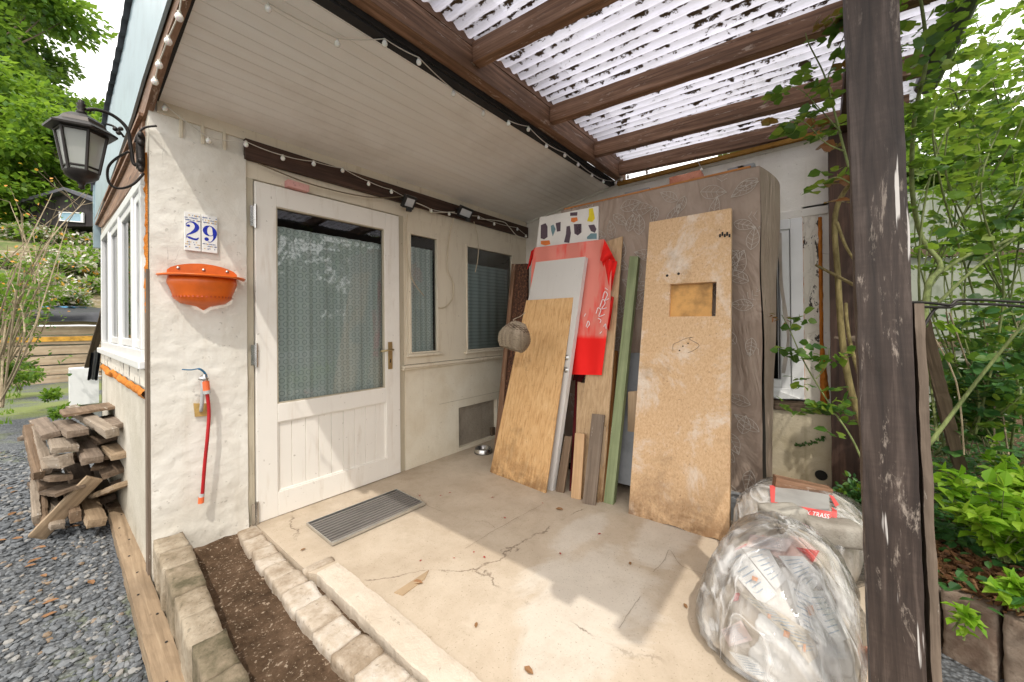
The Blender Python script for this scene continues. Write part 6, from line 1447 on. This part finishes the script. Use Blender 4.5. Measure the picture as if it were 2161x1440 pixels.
# black shed
sh = thing('black_shed', 'black boarded garden shed with a low gable and small white framed window on the hill', 'shed', PD(17.5, 150, 475))
def SP(u, v, d=17.5): return PD(d, u, v)
bl, br, tl, tr, ap_ = SP(60, 478), SP(235, 478), SP(60, 432), SP(235, 440), SP(150, 406)
off = cF*3+cR*-.0; off.z = 0
M_ = Mt('black_boards'); x_ = M_.sep(); st = M_.ma('FRACT', M_.ma('MULTIPLY', M_.noise(1, 3, .5, M_.map((9, 9, .2))), 1.0)); m_blackb = M_.done(M_.ramp(M_.noise(1, 4, .6, M_.map((20, 20, .6))), [(.3, (.010, .008, .009)), (.7, (.045, .036, .036))]), .8)
g = MB(); g.prism([bl, br, tr, ap_, tl], off); g.build('wall', m_blackb, sh)
g = MB(); e = (tl-ap_).normalized()*.35; f_ = (tr-ap_).normalized()*.35; up_ = V((0, 0, .13)); fo_ = -off.normalized()*.3
for p_, q_ in ((tl+e, ap_), (ap_, tr+f_)): g.prism([p_+fo_, q_+fo_, q_+fo_+up_, p_+fo_+up_], off*1.2)
g.build('roof', simple('grey_roof_felt', (.10, .10, .12), .8), sh)
g = MB(); wq = [SP(124, 447, 17.38), SP(175, 449, 17.38), SP(175, 470, 17.38), SP(124, 466, 17.38)]; cq = sum(wq, V((0, 0, 0)))/4
for i in range(4): a, b = wq[i], wq[(i+1) % 4]; g.prism([a, b, b.lerp(cq, .18), a.lerp(cq, .18)], off.normalized()*.06)
wn = g.build('window', m_pvc, sh); g = MB(); g.quad(*[a.lerp(cq, .15)+off.normalized()*.02 for a in wq]); g.build('pane', simple('sky_pane', (.22, .36, .45), .1), wn)
# left foreground: straggly bush with bare canes
bb = thing('straggly_bush', 'straggly rose bush with bare canes at the left edge beside the gravel', 'bush', PD(4.6, -10, 850))
rr = random.Random(9); g = MB(); lf = MB(); tips = []
for i in range(22):
    a = PD(rr.uniform(4.2, 5.2), rr.uniform(-60, 10), 860); b = PD(rr.uniform(3.8, 5.4), rr.uniform(-40, 90), rr.uniform(560, 760)); c = PD(rr.uniform(3.8, 5.6), rr.uniform(0, 200), rr.uniform(400, 700))
    P = catmull([a, b, c], 7); g.tube(P, [.012*(1-.75*k/(len(P)-1)) for k in range(len(P))], 5)
    for k in range(5):
        s = P[rr.randrange(5, len(P))]; e = s+V((rr.uniform(-.3, .35), rr.uniform(-.2, .2), rr.uniform(-.1, .35))); g.tube([s, s.lerp(e, .5)+rv(rr)*.03, e], [.004, .003, .0015], 4); tips += [e, s.lerp(e, .6)]
        tips.append(s)
g.build('stem', m_dry, bb)
for tpt in tips:
    for k in range(rr.choice((1, 3, 6)) if tpt.z < 1.5 else rr.choice((0, 1, 3))): leaf(lf, tpt+rv(rr)*.16, rv(rr), rr.uniform(.03, .065), rv(rr)+V((0, 0, 1)), .36)
lf.build('foliage', m_leaf_tree, bb)
lf = MB()
for tpt in tips[::6]:
    for k in range(2): leaf(lf, tpt+rv(rr)*.12, rv(rr), rr.uniform(.02, .04), rv(rr)+V((0, 0, 1)), .5)
lf.build('blossom', m_orange_fl, bb)
shrub('green_shrub', PD(4.9, -35, 640), .55, 3500, .07, [(m_leaf_tree, 1), (m_leaf_yel, .5)], 'dense green shrub at the far left edge above the gravel', 'shrub', seed=77, flat=1.1, leaf_fn=leaf)
for i, (u, v, D_, r_, lab) in enumerate(((-20, 790, 4.6, .32, 'low green plant at the left edge of the gravel path'), (40, 800, 7.0, .35, 'low weedy plant on the gravel in front of the sleeper wall'), (100, 835, 6.2, .16, 'small dark green weed on the gravel left of the air conditioning box'), (135, 870, 4.3, .10, 'tiny yellow green weed between gravel and woodpile'))):
    shrub('weed', PD(D_, u, v), r_, int(700*(1 if i < 2 else .4)), .06, [(m_leaf_yel, 1), (m_leaf_tree, .7)], lab, 'weed', seed=90+i, flat=.6, leaf_fn=leaf)
# grass on the far gravel
g = MB(); rr = random.Random(12)
for i in range(9000):
    y = rr.uniform(5.0, 11.0); x = rr.uniform(-6, -.6); 
    if noise.noise(V((x*.7, y*1.4, 3)))+.25*(y-8)/3 < .04: continue
    p = V((x, y, gz(x, y)-.01)); g.add([p, p+V((rr.uniform(-.02, .02), 0, 0))+V((.012, 0, 0)), p+V((rr.uniform(-.04, .04), rr.uniform(-.04, .04), rr.uniform(.04, .12)))], [(0, 1, 2)])
tag(g.build('grass', m_leaf_yel, origin=(0, 0, 0)), 'thin grass and moss growing through the far gravel', 'grass', kind='stuff')

# ================================================================ RIGHT-HAND GARDEN
# garden ground
g = MB()
def gard(x, y):
    return .06+.10*max(0, min(1, (-3.0-y)/2))+.05*noise.noise(V((x*2, y*2, 4)))
_A = PZ(.10, 1968, 1222); _B = PZ(.10, 2161, 1304); _d = (_B-_A); _PL = [V((3.9, -2.87, 0)), V((_A.x, _A.y, 0)), V((_B.x, _B.y, 0)), V((_B.x+_d.x*2.5, _B.y+_d.y*2.5, 0)), V((_B.x+_d.x*9, _B.y+_d.y*9, 0))]
g.grid(80, 40, lambda a, b: (lambda p: V((p.x, p.y, gard(p.x, p.y) if b > 0 else -.16)))(_PL[min(3, int(a*4))].lerp(_PL[min(3, int(a*4))+1], a*4-min(3, int(a*4)))+V((.95, -.45, 0))*(9*b*b)+V((.03*(b > .01), 0, 0))))
tag(g.build('garden_bed', m_soil, smooth=True, origin=(0, 0, 0)), kind='structure')
# palisade blocks
zp = .10; A = PZ(zp, 1968, 1222); Bq = PZ(zp, 2161, 1304); dvec = (Bq-A); bl_ = .155; n_ = 9; ang = atan2(dvec.y, dvec.x)
for i in range(n_):
    c = A+dvec.normalized()*(bl_*(i-.8+.5)); mw = Matrix.Translation(V((c.x, c.y, -.22))) @ Matrix.Rotation(ang, 4, 'Z')
    g = MB(); nn_ = V((-dvec.y, dvec.x, 0)).normalized()
    g.rbox((bl_-.012, .09, .32), mw, seg=.015, amp=.005, sc_=14, seed=i+60); tag(g.build('palisade_block', m_pal, mw=mw, smooth=True), ['brown concrete palisade block nearest the post', 'second', 'third', 'fourth', 'fifth', 'sixth', 'seventh', 'eighth', 'ninth'][i]+(' brown concrete palisade block from the post' if i else ''), 'palisade block', 'palisade blocks edging the garden')
mw = Matrix.Translation(PZ(-.17, 2080, 1425)-V((0, 0, .06))) @ Matrix.Rotation(radians(-35), 4, 'Z'); g = MB(); g.rbox((.5, .25, .05), mw, seg=.03, amp=.004); tag(g.build('paving_slab', m_slabg, mw=mw, smooth=True), 'pale greenish slab below the palisade blocks', 'slab')
g = MB(); q = PD(1.75, 1995, 1195); g.rbox((.16, .08, .10), Matrix.Translation(q-V((0, 0, .04))) @ Matrix.Rotation(-.6, 4, 'Z'), seg=.02, amp=.006, seed=71); tag(g.build('rough_stone', m_block, smooth=True), 'rough grey stone on top of the palisade edge near the post', 'stone')
# pale fence behind the roses
fc = thing('panel_fence', 'weathered pale panel fence with brown rails behind the roses', 'fence', PD(4.3, 2050, 900))
def FP(u, v, d=4.3): return PD(d, u, v)
nF = V((cF.x, cF.y, 0)).normalized()*.03
for k, (v0, v1) in enumerate(((400, 520), (543, 712), (735, 900), (912, 1010))):
    g = MB(); g.prism([FP(1880, v1), FP(2560, v1+8), FP(2560, v0+8), FP(1880, v0)], nF); g.build('panel', m_fence, fc)
for v in (532, 724, 905):
    g = MB(); a, b = FP(1880, v, 4.27), FP(2560, v+8, 4.27); mw = frame(a, b-a, (0, 0, 1)); g.rbox((.09, .05, (b-a).length), mw, seg=.12, amp=.005, seed=v); g.build('rail', m_dark_wood, fc)
# leaning dark timber and bent steel rod
pa, pb_ = PD(1.95, 2005, 905), PD(1.75, 1938, 640); g = MB(); mw = frame(pa-(pb_-pa)*.35, pb_-pa, (1, 0, 0)); g.rbox((.055, .05, (pb_-pa).length*1.35), mw, seg=.05, amp=.003); tag(g.build('leaning_timber', m_dark_wood, mw=mw), 'dark slanting timber strut in the rose bed behind the near post', 'timber strut')
g = MB(); q = lambda u, v, d=1.15: PD(d, u, v)
g.tube(catmull([q(1922, 638, 1.12), q(1965, 640), q(2003, 644), q(2012, 640), q(2022, 634), q(2060, 633), q(2120, 636), q(2200, 641), q(2330, 650)], 6), .0042, 8)
g.tube(catmull([q(1922, 647, 1.12), q(1990, 649), q(2006, 648), q(2015, 643), q(2026, 641), q(2070, 642), q(2130, 645), q(2330, 660)], 6), .0042, 8)
g.tube(catmull([q(1982, 648), q(1972, 654), q(1962, 668), q(1952, 685), q(1944, 697)], 5), .0042, 8)
tag(g.build('bent_steel_rod', m_iron, smooth=True), 'thin bent grey steel rods sticking out sideways from the near post', 'steel rod')

# roses: canes with compound leaves
def cane(g, pts, r0, r1, k=8, n=6):
    P = catmull(pts, k); N = len(P); g.tube(P, [r0+(r1-r0)*i/(N-1) for i in range(N)], n); return P
def spray(gl, p, d, rr, s=.045, n=5, L=.11):
    """a compound rose leaf: rachis with 5 or 7 leaflets"""
    d = d.normalized(); side_ = d.cross(V((0, 0, 1))); side_ = side_.normalized() if side_.length > .01 else V((1, 0, 0)); up_ = side_.cross(d)+rv(rr)*.9
    for k in range(n//2):
        q = p+d*L*(.35+.35*k)-V((0, 0, .01*k))
        for sg_ in (1, -1): leaf(gl, q, side_*sg_*.9+d*.5+rv(rr)*.25, s*rr.uniform(.7, 1.15), up_+rv(rr)*1.0, .52, .06, .08)
    leaf(gl, p+d*L*.95, d+rv(rr)*.2-V((0, 0, .2)), s*rr.uniform(.9, 1.3), up_+rv(rr)*1.0, .50, .06, .08)
def rose(nm, label, canes, seed, dens, s, mats, group=None, rad=.0, sm=m_stem, extra=None, L=.11):
    rr = random.Random(seed); base = canes[0][0][0]; t = thing(nm, label, 'rose', base, group)
    gs_ = MB(); gls = [MB() for _ in mats]; allp = []
    for pts, r0, r1, t0 in canes:
        P = cane(gs_, pts, r0, r1); N = len(P)
        for i in range(int(N*t0), N):
            allp.append(P[i])
            for _ in range(dens if rr.random() < (.45 if dens == 1 else .8) else 0):
                d = rv(rr); d.z = abs(d.z)*.4; spray(rr.choice(gls), P[i]+rv(rr)*rad, d, rr, s, rr.choice((5, 5, 7)), L)
    gs_.build('stem', sm, t, smooth=True)
    for g_, mt_ in zip(gls, mats): 
        if g_.v: g_.build('foliage', mt_, t)
    return t
Q = PD
# shoot in front of the side window
rose('rose_shoot', 'young rose shoot with reddish tips in front of the white side window',
     [([Q(1.65, 1835, 1010), Q(1.75, 1800, 930), Q(1.85, 1755, 860), Q(1.95, 1700, 770), Q(2.0, 1668, 700), Q(2.05, 1650, 665)], .005, .002, .0), ([Q(1.8, 1770, 880), Q(1.85, 1740, 865), Q(1.9, 1700, 865), Q(1.9, 1670, 880)], .003, .0015, .3), ([Q(1.9, 1722, 800), Q(1.9, 1745, 770), Q(1.9, 1750, 735)], .0025, .0015, .4)], 3, 1, .045, [m_leaf_rose], L=.10)
rr = random.Random(2); g = MB()
for k in range(9): leaf(g, Q(2.05, 1640+rr.uniform(-14, 22), 668+rr.uniform(-8, 14)), rv(rr), .032, rv(rr)+V((0, 0, 1)), .3)
tag(g.build('rose_tip', m_leaf_red), 'reddish young leaves at the tip of the window rose shoot', 'leaves')
# shoot hanging under the clear roof left of the post
rose('rose_shoot', 'rose shoot arching under the clear roof left of the near post',
     [([Q(1.5, 1812, 420), Q(1.6, 1785, 330), Q(1.7, 1762, 240), Q(1.75, 1740, 160), Q(1.75, 1708, 95), Q(1.75, 1700, 70)], .006, .002, .02), ([Q(1.65, 1775, 280), Q(1.7, 1730, 230), Q(1.75, 1690, 190), Q(1.8, 1655, 180)], .003, .0015, .3), ([Q(1.6, 1782, 320), Q(1.65, 1740, 300), Q(1.7, 1700, 260), Q(1.75, 1660, 250)], .003, .0015, .3), ([Q(1.72, 1745, 170), Q(1.72, 1775, 90), Q(1.72, 1790, 60)], .003, .0015, .2), ([Q(1.5, 1812, 400), Q(1.5, 1770, 375), Q(1.55, 1735, 385)], .003, .0015, .4)], 4, 1, .050, [m_leaf_rose, m_leaf_rose, m_leaf_rose, m_leaf_rose, m_leaf_red], L=.10)
# thick old canes behind the post
rose('climbing_rose', 'old climbing rose with thick yellowish canes on the dark back post',
     [([Q(2.2, 1845, 960), Q(2.25, 1800, 840), Q(2.3, 1778, 720), Q(2.35, 1768, 580), Q(2.4, 1762, 460), Q(2.35, 1785, 400), Q(2.2, 1820, 370)], .020, .012, .92), ([Q(2.3, 1766, 470), Q(2.2, 1785, 520), Q(2.1, 1810, 560)], .010, .006, 1.0), ([Q(2.5, 1722, 560), Q(2.3, 1770, 585), Q(2.0, 1812, 607)], .008, .010, 1.0), ([Q(1.9, 1850, 880), Q(2.0, 1810, 780), Q(2.1, 1790, 700), Q(2.15, 1785, 640)], .011, .008, 1.0)], 5, 1, .05, [m_leaf_rose], sm=m_vine)
# the big tangle right of the post
rr = random.Random(31); cs = []
root = lambda: Q(rr.uniform(1.9, 2.6), rr.uniform(1960, 2120), rr.uniform(900, 980))
for i in range(13):
    a = root(); b = Q(rr.uniform(1.7, 2.8), rr.uniform(1930, 2160), rr.uniform(560, 760)); c = Q(rr.uniform(1.6, 2.9), rr.uniform(1940, 2240), rr.uniform(200, 420)); d = Q(rr.uniform(1.6, 3.0), rr.uniform(1925, 2300), rr.uniform(-60, 230))
    cs.append(([a, b, c, d], .0065, .0022, .48))
cs.append(([Q(1.6, 1950, 690), Q(1.65, 1960, 600), Q(1.7, 1985, 560), Q(1.8, 1945, 500), Q(1.7, 1925, 400), Q(1.6, 1930, 250), Q(1.5, 1955, 120), Q(1.5, 1940, -20)], .013, .005, .55))
cs.append(([Q(1.9, 1985, 575), Q(1.9, 2040, 540), Q(1.95, 2110, 515), Q(2.0, 2200, 470)], .011, .006, .5)); cs.append(([Q(1.8, 1980, 640), Q(1.8, 2060, 565), Q(1.9, 2161, 490)], .008, .005, .7)); cs.append(([Q(1.5, 1960, 940), Q(1.5, 2050, 820), Q(1.45, 2130, 720), Q(1.4, 2200, 640)], .008, .004, .7))
rose('climbing_rose', 'large tangled climbing rose filling the right side beyond the near post', cs, 6, 2, .046, [m_leaf_rose, m_leaf_rose, m_leaf_yel, m_leaf_rose], rad=.17, L=.11)
cs = []
for i in range(12):
    a = Q(rr.uniform(2.6, 3.4), rr.uniform(1960, 2200), 900); b = Q(rr.uniform(2.6, 3.6), rr.uniform(1930, 2200), rr.uniform(420, 640)); c = Q(rr.uniform(2.6, 3.8), rr.uniform(1900, 2260), rr.uniform(-80, 350)); cs.append(([a, b, c], .006, .002, .40))
rose('climbing_rose', 'second climbing rose growing behind the tangle against the pale fence', cs, 8, 4, .055, [m_leaf_yel, m_leaf_rose, m_leaf_rose], rad=.28, L=.14)
cs = []
for i in range(12):
    a = Q(rr.uniform(1.9, 2.5), rr.uniform(1960, 2150), 960); b = Q(rr.uniform(1.7, 2.5), rr.uniform(1960, 2200), rr.uniform(760, 900)); c = Q(rr.uniform(1.7, 2.5), rr.uniform(1980, 2240), rr.uniform(640, 860)); cs.append(([a, b, c], .006, .003, .3))
rose('rose_bush', 'lower leafy rose bush in front of the fence at the right edge', cs, 9, 3, .050, [m_leaf_ivy, m_leaf_rose], rad=.14, L=.11)
# dry stalks
g = MB()
for i in range(16): a = Q(rr.uniform(1.8, 2.6), rr.uniform(1960, 2140), 960); b = Q(rr.uniform(1.7, 2.6), rr.uniform(1950, 2161), rr.uniform(650, 800)); g.tube(catmull([a, a.lerp(b, .5)+rv(rr)*.06, b], 4), [.0035]*9, 5)
tag(g.build('dry_stalks', m_dry, kind=None) if False else g.build('dry_stalks', m_dry), 'bundle of thin dry stalks standing in the rose bed', 'stalks', kind='stuff')
# ground cover
g = MB(); g2 = MB(); rr = random.Random(41)
for i in range(15000):
    x = 1.75+3.2*rr.random()**1.4; y = -2.93-2.4*rr.random()**1.3
    hgt = rr.random()*.20*(1+.6*noise.noise(V((x*3, y*3, 0))))
    if (V((x, y, 0))-V((A.x, A.y, 0))).dot(V((-dvec.y, dvec.x, 0)).normalized()*-1) > 0 and False: continue
    # keep clear strip of bare litter right behind the palisade
    dd_ = (V((x, y, 0))-V((A.x, A.y, 0))).dot(V((dvec.y, -dvec.x, 0)).normalized()); dd_ = abs(dd_)
    if dd_ < .22: 
        if rr.random() < .93: continue
    p = V((x, y, gard(x, y)+.01+hgt)); leaf(g, p, rv(rr)*V((1, 1, .3)) if False else V((rr.uniform(-1, 1), rr.uniform(-1, 1), rr.uniform(-.3, .3))), rr.uniform(.025, .05), V((rr.uniform(-.5, .5), rr.uniform(-.5, .5), 1)), .42)
tag(g.build('ground_cover', m_leaf_ivy, origin=(2.5, -3.5, 0)), 'dense small leaved green ground cover under the roses', 'ground cover', kind='stuff')
g = MB()
for i in range(2600):
    t = rr.random(); p = A+dvec*(t*2.2-.4); q = V((dvec.y, -dvec.x, 0)).normalized(); q = q if q.dot(V((1, -.3, 0))) > 0 else -q
    p = p+q*rr.uniform(-.0, .32); p.z = max(gard(p.x, p.y), .06)+.02+rr.random()*.05
    leaf(g, p, V((rr.uniform(-1, 1), rr.uniform(-1, 1), rr.uniform(-.3, .3))), rr.uniform(.02, .05), V((rr.uniform(-.8, .8), rr.uniform(-.8, .8), 1)), .3, .2)
tag(g.build('leaf_litter', m_leaf_dead, origin=(2.0, -3.1, 0)), 'brown dead leaf litter behind the palisade blocks', 'leaf litter', kind='stuff')
# bright green young plants
def leafy(nm, label, base, n, h, s, mat, seed, spread=.12):
    rr = random.Random(seed); t = thing(nm, label, 'plant', base); g = MB(); gl = MB()
    for i in range(n):
        e = V(base)+V((rr.uniform(-1, 1)*spread, rr.uniform(-1, 1)*spread, h*rr.uniform(.55, 1.1))); P = catmull([V(base)+V((rr.uniform(-.02, .02), rr.uniform(-.02, .02), 0)), V(base).lerp(e, .5)+V((0, 0, .03)), e], 5); g.tube(P, [.003-.002*k/(len(P)-1) for k in range(len(P))], 5)
        for k in range(2, len(P)):
            for _ in range(2):
                d = V((rr.uniform(-1, 1), rr.uniform(-1, 1), rr.uniform(-.2, .5))); leaf(gl, P[k], d, s*rr.uniform(.7, 1.2), V((0, 0, 1))+rv(rr)*.5, .34, .12, .15)
        leaf(gl, e, V((rr.uniform(-.5, .5), rr.uniform(-.5, .5), 1)), s, rv(rr), .34)
    g.build('stem', m_stem, t); gl.build('foliage', mat, t)
leafy('garden_plant', 'bright yellow green broad leaved plant at the right edge above the palisade', PD(1.55, 2110, 1180), 26, .30, .065, m_leaf_bright, 5, .20)
leafy('garden_plant', 'bright green plant at the right edge below the roses', PD(1.7, 2190, 1100), 20, .28, .06, m_leaf_bright, 6, .18)
leafy('weed', 'small bright weed growing out of the joint between palisade blocks', PD(1.22, 2032, 1345), 2, .07, .045, m_leaf_bright, 7, .02)
leafy('garden_plant', 'fresh green sprig hanging over the palisade at the right edge', PD(1.35, 2150, 1290), 4, .10, .05, m_leaf_bright, 8, .06)
leafy('garden_plant', 'low light green seedlings on the leaf litter behind the palisade', PD(1.9, 2040, 1120), 16, .10, .04, m_leaf_yel, 9, .16)
# plants at the foot of the side wall, behind the bags
shrub('ivy_patch', V((2.62, -2.86, .16)), .22, 1500, .038, [(m_leaf_ivy, 1), (m_leaf_yel, .25)], 'dark green small leaved plant between the bags and the back post', 'plant', seed=101, flat=.9, leaf_fn=leaf)
shrub('ivy_patch', V((2.05, -2.86, .10)), .14, 500, .035, [(m_leaf_ivy, 1), (m_leaf_yel, .3)], 'small low plant just behind the near post at the slab edge', 'plant', seed=102, flat=.7, leaf_fn=leaf)
g = MB(); rr = random.Random(6); P = catmull([PX(3.13, 1680, 940), PX(3.10, 1710, 935), PX(3.10, 1740, 925)], 6); g.tube(P, .002, 4); gl = MB()
for p in P:
    for _ in range(3): leaf(gl, p, rv(rr), .022, rv(rr)+V((-1, 0, 0)), .4)
t = thing('creeper', 'tiny leaved creeper sprig on the damp plinth below the side window', 'plant', P[0]); g.build('stem', m_stem, t); gl.build('foliage', m_leaf_ivy, t)
